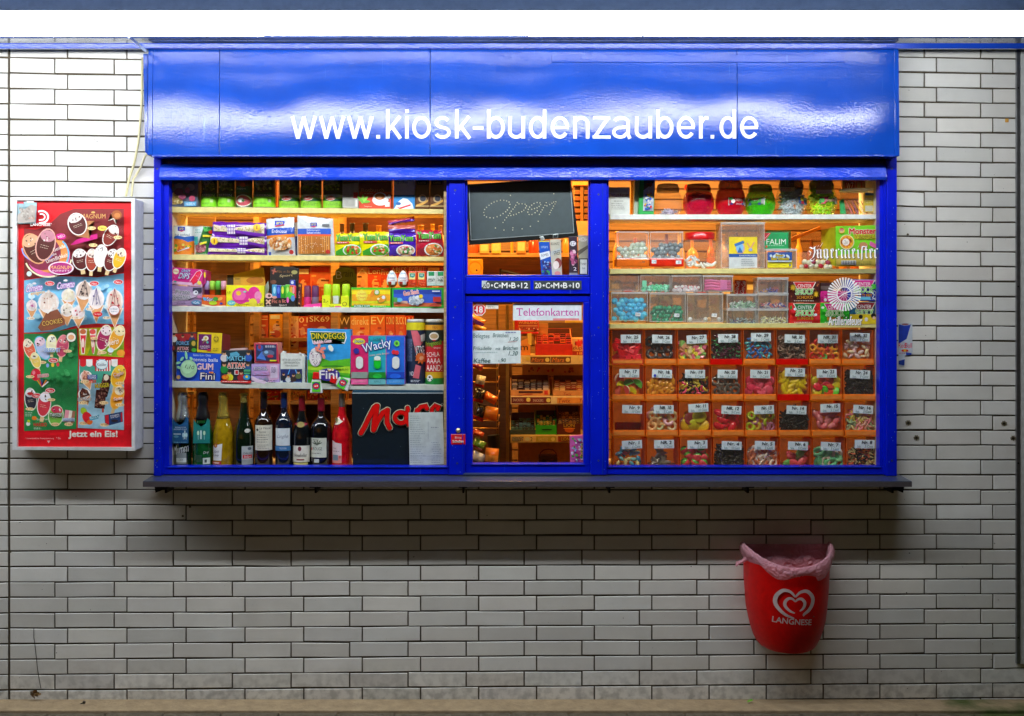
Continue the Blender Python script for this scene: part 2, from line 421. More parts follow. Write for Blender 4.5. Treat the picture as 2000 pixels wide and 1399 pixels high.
# ================================================================ the tiled wall
def wy(n, x):                       # joint line n (0 = top joint) at photo x
    yl = 113 + 30.12 * n; yr = 142 + 29.1 * n
    return yl + (yr - yl) * (x - 60) / 1790
def jointxs(start):
    xs = [start]
    per = lambda x: 116.2 - 6.2 * (x - 60) / 1790
    while xs[-1] < 3300: xs.append(xs[-1] + max(95, per(xs[-1])))
    while xs[0] > -1300: xs.insert(0, xs[0] - min(125, per(xs[0])))
    return xs
def tiled_wall():
    rnd = random.Random(5)
    bm = bmesh.new(); tone = bm.loops.layers.color.new('tone')
    JX = (jointxs(106.5), jointxs(131.5))
    G = 2.7                         # joint width in pixels
    def tile(x0, x1, ya0, ya1, yb0, yb1):
        q = [(x0, ya0), (x1, yb0), (x1, yb1), (x0, ya1)]
        dz = rnd.uniform(-.5, .5); tilt = rnd.gauss(0, .45); c = rnd.uniform(.92, 1.0)
        q = [(x, y + dz + (tilt if i in (1, 2) else -tilt) * .8) for i, (x, y) in enumerate(q)]
        f0 = [P(x, y, 0) for x, y in q][::-1]
        if f0[0].z < 0:
            for k in (0, 1):
                if f0[k].z < -.01: f0[k].z = -.01
        if f0[2].z - f0[1].z < .004: return
        t = Vector((0, rnd.gauss(0, .0006), 0)); t2 = Vector((0, rnd.gauss(0, .0007), 0))
        cen = sum(f0, Vector()) / 4
        fr = [p + (t if i in (0, 1) else -t) + (t2 if i in (1, 2) else -t2) for i, p in enumerate(f0)]
        ins = .0014
        inner = [p + Vector((ins * (1 if p.x < cen.x else -1), 0, ins * (1 if p.z < cen.z else -1))) for p in fr]
        mid = [p + Vector((0, ins, 0)) for p in fr]; bk = [p + Vector((0, .02, 0)) for p in f0]
        rings = [[bm.verts.new(p) for p in r] for r in (inner, mid, bk)]
        fs = [bm.faces.new(rings[0])]
        for a, b in ((0, 1), (1, 2)):
            for k in range(4): fs.append(bm.faces.new((rings[a][k], rings[b][k], rings[b][(k + 1) % 4], rings[a][(k + 1) % 4])))
        w = rnd.uniform(-.005, .005)
        for f in fs:
            f.material_index = 0
            for lo in f.loops: lo[tone] = (.88 * c + w, .88 * c, .86 * c - w, 1)
    # openings the tiles stop at: the kiosk front
    KX0, KX1, KY0, KY1 = 306, 1748, 108, 930
    for row in range(-16, 43):
        js = JX[row % 2]
        cuts = sorted(js + [17.0])
        cuts = [c for c in cuts if not (abs(c - 17.0) > .1 and abs(c - 17.0) < 8)]
        for a, b in zip(cuts, cuts[1:]):
            def piece(x0, x1):
                if x1 - x0 < 6: return
                gl = G + (2.5 if abs(x0 - 17) < .1 else 0)
                xa, xb = x0 + gl / 2 + .2, x1 - G / 2 - (1 if abs(x1 - 17) < .1 else 0)
                tile(xa, xb, wy(row, xa) + G / 2 + .4, wy(row + 1, xa) - G / 2, wy(row, xb) + G / 2 + .4, wy(row + 1, xb) - G / 2)
            ym = (wy(row, a) + wy(row + 1, a)) / 2
            if ym < 60: continue
            if KY0 < ym < KY1:
                if b <= KX0 or a >= KX1: piece(a, b)
                else:
                    if a < KX0: piece(a, KX0)
                    if b > KX1: piece(KX1, b)
            else: piece(a, b)
    me = bpy.data.meshes.new('tiles'); bm.to_mesh(me); bm.free(); me.materials.append(TILE)
    o = bpy.data.objects.new('tiled_wall', me); COL.objects.link(o)
    tag(o, 'white glazed brick tile wall with dark joints around the blue kiosk front', 'wall')
    # mortar bed behind, with the kiosk opening left free
    b = B(0)
    x0, x1 = P(-1250, 0).x, P(3250, 0).x; zt = 3.0; y = .006
    a0, a1, z0, z1 = P(KX0, 0).x, P(KX1, 0).x, P(0, KY1).z, P(0, KY0).z
    for X0, X1, Z0, Z1 in ((x0, a0, -.05, zt), (a1, x1, -.05, zt), (a0, a1, -.05, z0), (a0, a1, z1, zt)):
        b.cube(X0, X1, y, .24, Z0, Z1, MORTAR)
    WORLD_LOC['tiled_wall'] = Vector()
    b.build('mortar_bed', o)
    # drilled anchor holes and chips
    h = B(0)
    for x, y_ in ((1774, 826), (1961, 827), (1790, 855), (1979, 856), (1773, 458), (371, 990), (357, 1008), (1990, 1075), (20, 1078)):
        h.n = 0; rr = 5 if x > 1700 and y_ > 700 else 2.2
        h.Y = -.002; h.star(x, y_, rr * 1.2, rr * .8, 7, '6b6248', .3); h.e(x, y_ + .5, rr * .55, rr * .5, '14110c', 10)
    h.n = 0; h.Y = -.0025
    h.line([(66, 1226), (66, 1245), (68, 1258), (71, 1285), (73, 1305), (77, 1330), (80, 1345)], 1.3, '1c1810')
    h.r(1963, 232, 1970, 239, 'd8a24a:gloss')
    h.n = 0; h.Y = -.0022; rq = random.Random(31)
    for k in range(90):
        x, y_ = rq.choice((rq.uniform(22, 300), rq.uniform(1760, 1980), rq.uniform(22, 1980))), rq.uniform(120, 1350)
        if 285 < x < 1760 and y_ < 960: continue
        h.star(x, y_, rq.uniform(.5, 1.7), rq.uniform(.3, .9), 4, rq.choice(('4a4032', '2a241c', '8a7f68')), rq.uniform(0, 3)); h.n = k % 3
    h.build('drill_holes', o)
    return o
wall = tiled_wall()

# grey cover profile on the right and the joint of the next bay
b = B(-.012)
b.box(1985.5, 60, 1992.5, 1297, '8d8f93:metal', d=.02, bev=.001)
for y in (172, 1246, 560, 905): b.e(1989, y, 1.6, 1.6, '151515', 8)
b.done('cover_profile', 'grey metal cover strip running down the right edge of the tiles', 'cover strip')
b = B(-.008); b.box(1993, 60, 2120, 1297, 'b9bdbb', d=.012, bev=.001)
b.done('wall_panel', 'pale panel at the far right beside the grey metal cover strip', 'panel')

# ================================================================ ground
b = B(0)
b.cube(-30, 30, -60, -.150, -.11, -.012, PAVE)
o = b.build('ground', origin=(0, 0, 0)); tag(o, 'paved ground in front of the kiosk wall', 'ground', kind='structure')
# kerb strip at the wall foot and grooves between the paving slabs
b = B(0); b.cube(-12, 12, -.142, .0, -.1, 0, KERB, bev=.004)
o = b.build('pavement', origin=(0, 0, 0)); tag(o, 'concrete strip along the foot of the tiled wall', 'pavement', kind='structure')
rnd = random.Random(3)
bm = B(0)
y = -.155
for r_ in range(8):
    x = -4 + (r_ % 2) * .12
    while x < 4:
        w = .235; bm.cube(x + .004, x + w - .004, y - .196, y - .004, -.05, -.004 + rnd.uniform(-.002, .002), PAVE, bev=.004); x += w
    y -= .2
o = bm.build('paving_slabs', origin=(0, 0, 0)); tag(o, 'mossy grey paving setts along the kerb strip', 'paving', kind='structure')
# litter
b = B(-.1)
b.tube([P(156, 1380, -.06) + Vector((0, 0, .008)), P(163, 1376, -.06) + Vector((0, 0, .006))], .0035, '2a2018')
b.tube([P(163, 1376, -.06) + Vector((0, 0, .004)), P(165, 1375, -.06) + Vector((0, 0, .010))], .006, '2a2018')
b.done('screw', 'small rusty screw lying on the strip at bottom left', 'screw')
b = B(-.06); rnd = random.Random(8)
for k in range(14):
    q = P(70 + rnd.uniform(-7, 8), 1358 + rnd.uniform(-6, 7), -.03); a = rnd.uniform(0, 6); r_ = rnd.uniform(.006, .012)
    z = max(q.z, .004)
    b.face([(q.x + r_ * math.cos(a + t), q.y + rnd.uniform(-.01, .01), z + r_ * math.sin(a + t) * .8 + .006) for t in (0, 1.8, 3.3, 4.6)], ('6b4a26', '8a6a3a', '4a3a20')[k % 3])
b.done('dead_leaves', 'little heap of withered leaves at the wall foot below the crack', 'leaves')
b = B(-.05); q = P(1464, 1372, -.05)
b.face([(q.x - .012, -.06, .006), (q.x + .014, -.055, .012), (q.x + .01, -.045, .016), (q.x - .008, -.048, .01)], '6fae2a')
b.done('fallen_leaf', 'small bright green leaf on the strip under the red bin', 'leaf')

# ================================================================ canopy: ceiling sheet, rail, lit tube
ZC = P(0, 98).z
b = B(0); b.cube(-6.2, 6.2, -1.28, -.001, ZC, ZC + .05, CEIL)
for y_ in (-.55, -1.16):
    b.cube(-6.2, 6.2, y_ - .012, y_ + .012, ZC - .012, ZC - .0005, '5d6a82:metal')
b.cube(-6.2, 6.2, -1.36, -1.2805, ZC - .02, ZC + .12, '2b3b58:gloss', bev=.003)
b.tube([P(284, 99, -.175), P(252, 72, -.50)], .006, '9fb0c8:gloss')
canopy = b.done('canopy_ceiling', 'glossy grey blue sheet ceiling of the canopy over the kiosk', 'canopy')
b = B(0); b.cube(P(290, 0).x, P(1760, 0).x, .012, .3, P(0, 345, .1).z, 2.95, '6a5038:wood')  # unseen board added to stop shop lamp light leaking over the sign
b.done('lintel', 'wooden lintel board hidden behind the blue sign', 'lintel')
b = B(0)
b.cube(-6.1, 6.1, -.185, -.166, P(0, 95.5, -.18).z, P(0, 84.5, -.18).z, BLUE_DK, bev=.004)
b.done('blue_rail', 'long blue painted rail under the canopy ceiling above the sign', 'rail')

def glow(c, s):
    m = bpy.data.materials.new('lit_tube'); m.use_nodes = True; nt = m.node_tree; n = nt.nodes
    e = n.new('ShaderNodeEmission'); e.inputs[0].default_value = c + (1,); e.inputs[1].default_value = s
    nt.links.new(e.outputs[0], n['Material Output'].inputs[0]); return m
TUBE = glow((.975, .99, 1.0), TUBE_STRENGTH)
LY = -1.0
lamp = thing('strip_light', 'long white fluorescent strip light glowing under the canopy', 'light', P(1000, 45, LY))
zt, zb = P(0, 28, LY).z, P(0, 70, LY).z
segs = ((-1300, -250, 0), (-245, 513, 0), (517, 1028, .002), (1032, 1535, .001), (1539, 2015, 0))
for k, (a, c, dz) in enumerate(segs):
    b = B(0); x0, x1 = P(a, 0, LY).x, P(c, 0, LY).x
    rows = []
    for x in (x0, x1):
        rows.append([Vector((x, LY + .04 * math.cos(t), (zt + zb) / 2 + dz + (zt - zb) / 2 * math.sin(t))) for t in [math.pi * 2 * j / 20 for j in range(20)]])
    b.grid(rows, TUBE, closed=True)
    part_of(b, 'diffuser', lamp)
b = B(0); b.cube(P(-1300, 0, LY).x, P(2015, 0, LY).x, LY - .03, LY + .03, zt + .004, ZC - .014, '6d7b92:metal', bev=.002)
part_of(b, 'housing', lamp)
for x in (404, 1255):
    b = B(0); b.box(x - 2, 66, x + 2, 72, '26324a', Y=LY - .005, d=.012); part_of(b, 'clip', lamp)
# the tail of the canopy seen above the tube
b = B(0); b.cube(-6.2, 6.2, -1.75, -1.365, ZC + .02, ZC + .06, '31435f:gloss')
b.cube(-6.2, 6.2, -1.52, -1.50, ZC - .005, ZC + .018, '8a94a4:metal')
b.done('canopy_fascia', 'dark blue grey front board of the canopy beyond the strip light', 'fascia')
# ================================================================ the sign board
SY = -.16
sign = thing('sign_board', 'wide glossy blue sign board with a white web address above the window', 'sign', P(1020, 305, SY))
b = B(SY)
for x0, x1 in ((296, 427.5), (428.5, 839.5), (840.5, 1440), (1441, 1751)):
    b.quadbox([(x0, 83), (x1, 83), (x1, 303), (x0, 303)], BLUE_SIGN, d=.17, bev=.0015)
part_of(b, 'panel', sign)
b = B(SY - .004); b.box(288, 84, 297, 303, BLUE_SIGN, d=.1, bev=.002)
b.box(1748, 84, 1757, 305, BLUE_SIGN, d=.12, bev=.002); b.box(296, 302.5, 1748, 306, BLUE_DK, d=.05)
b.quadbox([(278, 104), (287, 104), (288, 302), (283, 296)], BLUE_SIGN, d=.08, Y=SY + .03)
part_of(b, 'edge_trim', sign)
b = B(SY - .006); b.box(1078, 106, 1652, 121, BLUE_SIGN, d=.006, bev=.0015); part_of(b, 'cover_strip', sign)

def arc(cx, cy, rx, ry, a0, a1, n=14):
    return [(cx + rx * math.cos(R(a0 + (a1 - a0) * k / n)), cy - ry * math.sin(R(a0 + (a1 - a0) * k / n))) for k in range(n + 1)]
def letter(b, ch, x0, x1, T=213.5, X=227, Z=270.7, w=7.0, c='dadedc'):
    h = w / 2; m = (X + Z) / 2; v = (Z - X) / 2 - h * .92; cx = (x0 + x1) / 2; rx = (x1 - x0) / 2 - h
    top = X + h * .9; bot = Z - h * .9
    ring = lambda: b.line(arc(cx, m, rx, v, 0, 360, 28), w, c)
    stem = lambda x, a, z: b.line([(x, a), (x, z)], w, c)
    if ch == 'w':
        q = (x1 - x0 - w) / 4
        xs = [x0 + h + q * k for k in range(5)]
        b.line([(xs[0], X), (xs[1], Z)], w, c); b.line([(xs[1], Z), (xs[2], X + 1)], w * .92, c)
        b.line([(xs[2], X + 1), (xs[3], Z)], w * .92, c); b.line([(xs[3], Z), (xs[4], X)], w, c)
    elif ch == '.': b.r(x0, Z - w, x1, Z, c)
    elif ch == '-': b.r(x0, 246.8, x1, 253.2, c)
    elif ch == 'i': b.r(x0, T, x1, T + 6.5, c); b.r(x0, X, x1, Z, c)
    elif ch == 'k':
        stem(x0 + h, T, Z); b.line([(x0 + w - 1, 253.5), (x1 - 5, X)], w * .95, c); b.line([(x0 + w + 4, 246), (x1 - 4, Z)], w, c)
    elif ch == 'o': ring()
    elif ch == 's':
        b.line(arc(cx, X + 12.3, rx * .92, 9.2, 25, 190, 10) + arc(cx, X + 12.3, rx * .92, 9.2, 200, 250, 4)
               + arc(cx, Z - 12, rx, 9.3, 70, -90, 10) + arc(cx, Z - 12, rx, 9.3, -95, -160, 6), w * .93, c)
    elif ch in 'bd':
        ring(); stem(x0 + h if ch == 'b' else x1 - h, T, Z)
    elif ch == 'u':
        b.line([(x0 + h, X)] + arc(cx - 1, bot - rx * .9, rx, rx * .9, 180, 330, 12), w, c); stem(x1 - h, X, Z)
    elif ch == 'n':
        stem(x0 + h, X, Z); b.line(arc(cx, top + rx * .9, rx, rx * .9, 150, 0, 12) + [(x1 - h, Z)], w, c)
    elif ch == 'e':
        b.line(arc(cx, m, rx, v, 2, 325, 26), w, c); b.r(x0 + h, m - 2.2, x1 - 1, m + 3.4, c)
    elif ch == 'z':
        b.r(x0 + 1, X, x1 - 1, X + 6, c); b.r(x0, Z - 6, x1, Z, c); b.line([(x1 - 6, X + 5), (x0 + 6, Z - 5)], w, c)
    elif ch == 'a':
        b.line(arc(cx - 1, top + 8.5, rx - 1, 8.5, 165, 20, 9) + [(x1 - h - 2, top + 12), (x1 - h - 2, Z - 8), (x1 - 2, Z)], w * .95, c)
        b.line([(x1 - h - 2, m - 2.4), (cx - 2, m + .5)] + arc(cx - 3, m + 9.5, rx - 1.5, 9.3, 100, 300, 12) + [(x1 - h - 3, m + 10)], w * .9, c)
    elif ch == 'r':
        stem(x0 + h, X, Z); b.line([(x0 + h + 1, 240), (x0 + 9, 232.5), (x0 + 13, 230.3), (x1, 231)], w * .9, c)
b = B(SY)
for ch, x0, x1 in (('w', 567, 619), ('w', 622.5, 674.5), ('w', 677.5, 730), ('.', 735, 742.3), ('k', 753.7, 786), ('i', 791, 798), ('o', 805, 841.5),
                   ('s', 848, 880.5), ('k', 888.6, 921.6), ('-', 923.6, 944), ('b', 951, 986), ('u', 993, 1025.5), ('d', 1033, 1067), ('e', 1075.5, 1111.5),
                   ('n', 1119.6, 1151.3), ('z', 1157.4, 1192.7), ('a', 1197, 1232.5), ('u', 1240.8, 1273.6), ('b', 1282, 1315.5), ('e', 1322, 1358),
                   ('r', 1365.4, 1384), ('.', 1388, 1395), ('d', 1405.5, 1438), ('e', 1445.8, 1481.7)):
    b.n = 4; letter(b, ch, x0, x1)
part_of(b, 'lettering', sign)
sign.rotation_euler.x = -R(1.4)      # the board leans back a little

# ================================================================ the glazed front
FY = -.035
front = thing('kiosk_window', 'blue painted kiosk window front with two shop windows and a serving hatch', 'window', P(1026, 930, FY))
b = B(-.06)
b.box(300, 306, 315, 930, BLUE, d=.08, bev=.003); b.box(1732, 306, 1752, 930, BLUE, d=.08, bev=.003)
b.box(315.3, 340, 318, 928, BLUE, d=.05, Y=-.045); b.box(1727, 340, 1731.7, 928, BLUE, d=.05, Y=-.045)
b.box(305, 306, 1745, 321, BLUE_DK, d=.06, Y=-.02)
part_of(b, 'post_frame', front)
b = B(0)   # the moulded beam whose face leans back a little
x0, x1 = P(313, 0, -.07).x, P(1730, 0, -.07).x
prof = [(-.052, P(0, 321, -.055).z), (-.066, P(0, 324, -.06).z), (-.073, P(0, 328, -.065).z), (-.0745, P(0, 330, -.07).z), (-.086, P(0, 347, -.07).z), (-.078, P(0, 352, -.07).z), (-.02, P(0, 352, -.02).z)]
b.grid([[Vector((x, y, z)) for x in (x0, x1)] for y, z in prof], BLUE_BEAM, smooth=False)
for X in (x0, x1): b.face([(X, y, z) for y, z in prof] + [(X, 0, prof[0][1])], BLUE_BEAM)
part_of(b, 'beam', front)
def casement(name, x0, y0, x1, y1, f, Y=FY, glass=True, bead='3d63e8:gloss'):
    """frame of width f=(l,t,r,b) around the pane x0..y1"""
    l, t, r_, bo = f; b = B(Y)
    if t: b.box(x0 - l, y0 - t, x1 + r_, y0, BLUE, d=.05, bev=.002)
    b.box(x0 - l, y1, x1 + r_, y1 + bo, BLUE, d=.05, bev=.002)
    b.box(x0 - l, y0, x0, y1, BLUE, d=.05, bev=.002); b.box(x1, y0, x1 + r_, y1, BLUE, d=.05, bev=.002)
    b.box(x0 - 3, y1 + .5, x1 + 3, y1 + 2.6, BLUE_BEAM, d=.01, Y=Y - .005, bev=.001)
    fr = part_of(b, name, front)
    b = B(-.012); b.face([P(x0 - 1, y1 + 1, -.012), P(x1 + 1, y1 + 1, -.012), P(x1 + 1, y0 - 1, -.012), P(x0 - 1, y0 - 1, -.012)], 'eef6f4:glass')
    part_of(b, 'pane', fr)
    return fr
casement('shop_window', 330, 350, 872, 911, (12, 2, 5, 16))
casement('shop_window', 1189, 350, 1718, 911, (4, 2, 9, 16))
b = B(-.05)
b.box(877, 350, 908, 928, BLUE, d=.07, bev=.003); b.box(1153, 350, 1185, 928, BLUE, d=.07, bev=.003)
b.box(908.3, 541, 1152.7, 574, BLUE, d=.06, Y=-.042, bev=.002)
b.box(1176, 352, 1178, 928, BLUE_DK, d=.004, Y=-.0535); b.box(903, 352, 904.5, 928, BLUE_DK, d=.004, Y=-.0535)
b.box(908.3, 572, 1152.7, 592, '0a1240', d=.02, Y=-.01)  # dark filler strip, its colour stands in for the shadow under the transom
part_of(b, 'mullion', front)
casement('fanlight', 913, 352, 1149.5, 537, (4.7, 0, 3, 3.7), Y=-.036)
casement('serving_hatch', 923, 590, 1139.5, 906, (14.5, 12, 13, 21), Y=-.03)
b = B(-.0615); rq = random.Random(12)
for k in range(150):
    x, y = rq.choice(((rq.uniform(301, 314), rq.uniform(320, 925)), (rq.uniform(1733, 1751), rq.uniform(320, 925)), (rq.uniform(878, 907), rq.uniform(355, 925)), (rq.uniform(1154, 1184), rq.uniform(355, 925))))
    b.Y = -.0605 if x < 320 or x > 1730 else -.0505; b.n = 0
    b.star(x, y, rq.uniform(.5, 1.4), rq.uniform(.2, .6), 3, rq.choice(('3a5ae8', '6a86f0', '8a9ab8', '0a1450')), rq.uniform(0, 3))
for x, y in ((889, 372), (889, 600), (893, 905), (1169, 380), (1169, 640), (1169, 900), (307, 330), (307, 900), (1742, 330), (1742, 900)):
    b.Y = -.0605 if x < 320 or x > 1730 else -.0505; b.n = 0; b.e(x, y, 2.3, 2.3, '1a2a80', 10); b.line([(x - 1.4, y - 1), (x + 1.4, y + 1)], .6, '050a30')
part_of(b, 'paint_chips', front)
b = B(0); b.box(905, 925, 1155, 929, '2a3a60', d=.03, Y=-.055); part_of(b, 'threshold', front)

# counter board under the windows
SILL = blue_paint('sill_paint', '3a4352', .33, .001, 90, .002, 12, coat=.4)
sill = thing('counter_board', 'long dark grey shelf board below the kiosk windows', 'counter', P(1030, 950, -.1))
b = B(0)
zf, zb_ = P(0, 940, -.17).z, P(0, 927, -.02).z
fx0, fx1 = P(279, 0, -.17).x, P(1781, 0, -.17).x; th = P(0, 940, -.17).z - P(0, 951, -.17).z
b.hexa([(fx0, -.17, zf - th), (fx1, -.17, zf - th), (fx1, -.17, zf), (fx0, -.17, zf)],
       [(fx0, -.004, zb_ - th), (fx1, -.004, zb_ - th), (fx1, -.004, zb_), (fx0, -.004, zb_)], SILL, bev=.0015)
part_of(b, 'board', sill)
b = B(0); b.cube(fx0, fx1, -.1712, -.1695, zf - th * 1.02, zf - th * .13, '4a4548:gloss'); part_of(b, 'front_edge', sill)
for x in (325, 617, 905, 1190, 1460, 1742):
    b = B(0); X = P(x, 0, -.1).x; zt = zf - th
    b.cube(X - .018, X + .018, -.15, -.001, zt - .008, zt - .001, '1c1c1e:metal'); b.cube(X - .004, X + .004, -.11, -.001, zt - .035, zt - .0085, '1c1c1e:metal')
    if x in (325, 1742):
        k = 1 if x < 1000 else -1
        b.hexa([(X - .03 * k, -.15, zt - .028), (X + .03 * k, -.15, zt - .001), (X + .03 * k, -.15, zt - .003), (X - .035 * k, -.15, zt - .001)][::-1],
               [(X - .03 * k, -.1, zt - .028), (X + .03 * k, -.1, zt - .001), (X + .03 * k, -.1, zt - .003), (X - .035 * k, -.1, zt - .001)][::-1], '1c1c1e:metal')
    part_of(b, 'bracket', sill)

# cables on the left of the sign
b = B(0)
b.tube([P(279, 112, -.02), P(277.5, 150, -.015), P(277, 200, -.02), P(273, 250, -.015), P(270, 280, -.02), P(262, 320, -.02), P(252, 350, -.02), P(246, 384, -.03)], .0052, 'cfc89a')
b.done('cable', 'beige cable running down the left side of the sign to the poster case', 'cable')
b = B(0)
b.tube([P(288, 299, -.012), P(283, 306, -.03), P(276, 325, -.025), P(266, 342, -.02), P(260, 352, -.02), P(257, 384, -.03)], .0046, 'd8cfa2')
b.done('cable', 'short pale cable from the lower sign corner to the poster case', 'cable')

# ================================================================ cabinet walls and shelves behind the two windows
WHITE, WOODY = 'd9d2bd', 'd0b078:wood'
def panel(x, y0, y1, th_px, c, d=.30, label='', name='side_panel'):
    b = B(0.0); b.box(x, y0, x + th_px, y1, c, d=d, Y=.004); return b.done(name, label, 'panel')
X0 = P(328, 0, .0).x
b = B(0); b.cube(X0 - .02, X0, .004, .30, P(0, 913).z, P(0, 345).z, WHITE); b.done('side_panel', 'white side panel at the left end of the left display window', 'panel')
b = B(0); X0 = P(872, 0, .0).x; b.cube(X0 - .012, X0, .012, .28, P(0, 915).z, P(0, 345).z, WOODY); b.done('side_panel', 'chipboard edge at the right end of the left display window', 'panel')
b = B(0); X0 = P(1189, 0, .0).x; b.cube(X0 - .008, X0, .012, .28, P(0, 915).z, P(0, 345).z, WOODY); b.done('side_panel', 'narrow panel edge at the left end of the sweets window', 'panel')
b = B(0); X0 = P(1718, 0, .0).x; b.cube(X0, X0 + .02, .004, .30, P(0, 913).z, P(0, 345).z, WHITE); b.done('side_panel', 'cream side panel at the right end of the sweets window', 'panel')
for x0, x1, w in ((324, 876, 'left'), (1186, 1722, 'sweets')):
    b = B(0); b.cube(P(x0, 0).x, P(x1, 0).x, .012, .34, P(0, 935).z, P(0, 914, .03).z, 'b9a888:wood'); b.done('window_floor', 'wooden floor board at the foot of the %s window' % w, 'board')
def shelf(x0, x1, yl0, yl1, yr0, yr1, c, label, Y=.05, d=.24):
    b = B(Y); b.quadbox([(x0, yl0), (x1, yr0), (x1, yr1), (x0, yl1)], c, d=d, bev=.0015)
    return b.done('shelf', label, 'shelf')
shelf(331, 866, 404, 415, 409, 418, 'ead98f', 'pale yellow shelf under the tins and the tea in the left window')
shelf(331, 867, 497, 508, 502, 510, 'ead98f', 'pale yellow shelf under the noodle packets in the left window')
shelf(331, 868, 598, 609, 602, 611, 'd9ddd6', 'white shelf under the bubble gum boxes in the left window')
shelf(331, 871, 744, 757, 752, 763, 'c9cfc6', 'grey white shelf above the wine bottles')
shelf(1191, 1716, 419, 429, 419, 428, 'eef0ea', 'white shelf under the round sweet jars in the right window')
shelf(1191, 1716, 525, 535, 525, 534, 'e6da92', 'pale yellow shelf under the dispensers and the green boxes')
shelf(1191, 1716, 633, 642, 631, 640, 'e2d488', 'pale yellow shelf above the numbered candy bins')
# ================================================================ the shop room behind the windows
def slats(name, x0, x1, y, z0, z1, n, c, label, cat='wall', th=.012):
    b = B(0); h = (z1 - z0) / n
    b.cube(x0, x1, y + th, y + th + .02, z0, z1, '7a4a20')
    for k in range(n): b.cube(x0, x1, y, y + th, z0 + h * k + .006, z0 + h * (k + 1) - .002, c, bev=.002)
    return b.done(name, label, cat)
slats('room_wall', -2.4, 2.6, 2.3, .0, 2.95, 46, '94683a:wood', 'boarded wooden back wall of the shop in warm light', th=.014)
b = B(0)
b.cube(-2.42, -2.40, .26, 2.3, 0, 2.95, 'b88a55:wood'); b.done('room_wall', 'wooden side wall of the shop behind the left window', 'wall')
b = B(0); b.cube(2.6, 2.62, .26, 2.3, 0, 2.95, 'b88a55:wood'); b.done('room_wall', 'wooden side wall of the shop behind the sweets window', 'wall')
b = B(0); b.cube(-2.5, 2.7, .26, 2.4, -.02, -.001, '6a4a30:wood'); tag(b.build('floor'), 'dark shop floor behind the kiosk front', 'floor', kind='structure')
b = B(0); b.cube(-2.5, 2.7, .26, 2.4, 2.96, 3.0, 'c8b090'); tag(b.build('ceiling'), 'plain shop ceiling', 'ceiling', kind='structure')
# warm lamps of the shop
for X, LYS in ((-1.35, .45), (-.1, .45), (1.2, .45), (-1.1, 1.5), (.0, 1.5), (1.1, 1.5)):
    ld = bpy.data.lights.new('shop_lamp', 'POINT'); ld.energy = SHOP_POWER; ld.color = SHOP_COL; ld.shadow_soft_size = .12
    lo = bpy.data.objects.new('shop_lamp', ld); COL.objects.link(lo); lo.location = (X, LYS, 2.55 if LYS < 1 else 2.8)

# brown partition board in the left window
b = B(0); b.quadbox([(383, 505), (478, 505), (478, 935), (383, 935)], '8a5a30:wood', d=.02, Y=.55)
b.box(478, 505, 486, 935, 'a87838:wood', d=.03, Y=.545); b.box(371, 505, 375, 935, 'd08a30:wood', d=.03, Y=.545)
b.box(335, 655, 380, 662, 'a87838:wood', d=.03, Y=.5); b.box(333, 765, 378, 771, 'c8a060:wood', d=.05, Y=.48)
b.done('partition', 'brown wooden partition board behind the sparkling wine bottles', 'partition')
# cupboard behind, top left
b = B(0); b.box(330, 425, 420, 500, 'b98a52:wood', d=.02, Y=.5); b.done('back_board', 'tan back board behind the fruit tin', 'board')

# ---------------------------------------------------------------- magazine rack
RY = 1.0
rack = thing('magazine_rack', 'orange lit wooden magazine rack in the shop behind the left window', 'rack', P(680, 960, RY))
b = B(RY - .06)
for x in (495, 553, 646, 868): b.box(x, 350, x + (11 if x != 646 else 15), 990, 'd9a050:wood', d=.30)
part_of(b, 'post', rack)
for y in (512, 660, 684, 783, 925):
    b = B(RY - .03); b.box(506, y, 868, y + 7, 'd9a050:wood', d=.28); part_of(b, 'shelf_board', rack)
b = B(RY + .27); b.box(495, 350, 880, 990, '7a4420:wood', d=.01); part_of(b, 'back', rack)
MAGS = ('c23a20', 'e07a2a', 'd8a050', 'b02818', 'e89a50', '7a3a1a', 'f0b060', 'a84020', 'd05a2a', 'e8c080')
def magazine(x0, y0, x1, y1, seed, label, title=None, tc='f8e0a0', Y=RY, bg=None, group='magazines in the rack behind the left window'):
    rnd = random.Random(seed); b = B(Y); bg = bg or rnd.choice(MAGS)
    b.box(x0, y0, x1, y1, bg, d=.012); w, h = x1 - x0, y1 - y0
    if title: b.t(title, x0 + w * .06, y0 + h * .03, x1 - w * .06, y0 + h * .17, tc)
    else: b.r(x0 + 2, y0 + 2, x1 - w * rnd.uniform(.05, .4), y0 + h * .15, rnd.choice(('e03018', 'f8d070', 'f8efd0')))
    k = y0 + h * .22
    b.e(x0 + w * rnd.uniform(.4, .62), y0 + h * .42, w * .26, h * .13, rnd.choice(('e8a868', 'f0b880', 'd89060')))
    b.e(x0 + w * .5, y0 + h * .62, w * .36, h * .12, rnd.choice(('8a3a1a', 'c85028', '5a2a14', 'e0a040')))
    for j in range(7):
        yy = k + j * h * .11; xx = x0 + w * rnd.choice((.06, .5)); b.r(xx, yy, xx + w * rnd.uniform(.2, .42), yy + h * .04, rnd.choice(MAGS + ('f8e8b0', 'c81c10', '6a2a10')))
    b.r(x0 + 1, y1 - h * .16, x1 - 1, y1 - h * .05, rnd.choice(MAGS))
    if w > 24: b.t('1,-', x0 + w * .1, y0 + h * .36, x0 + w * .4, y0 + h * .5, 'e02a14')
    return b.done('magazine', label, 'magazine', group)
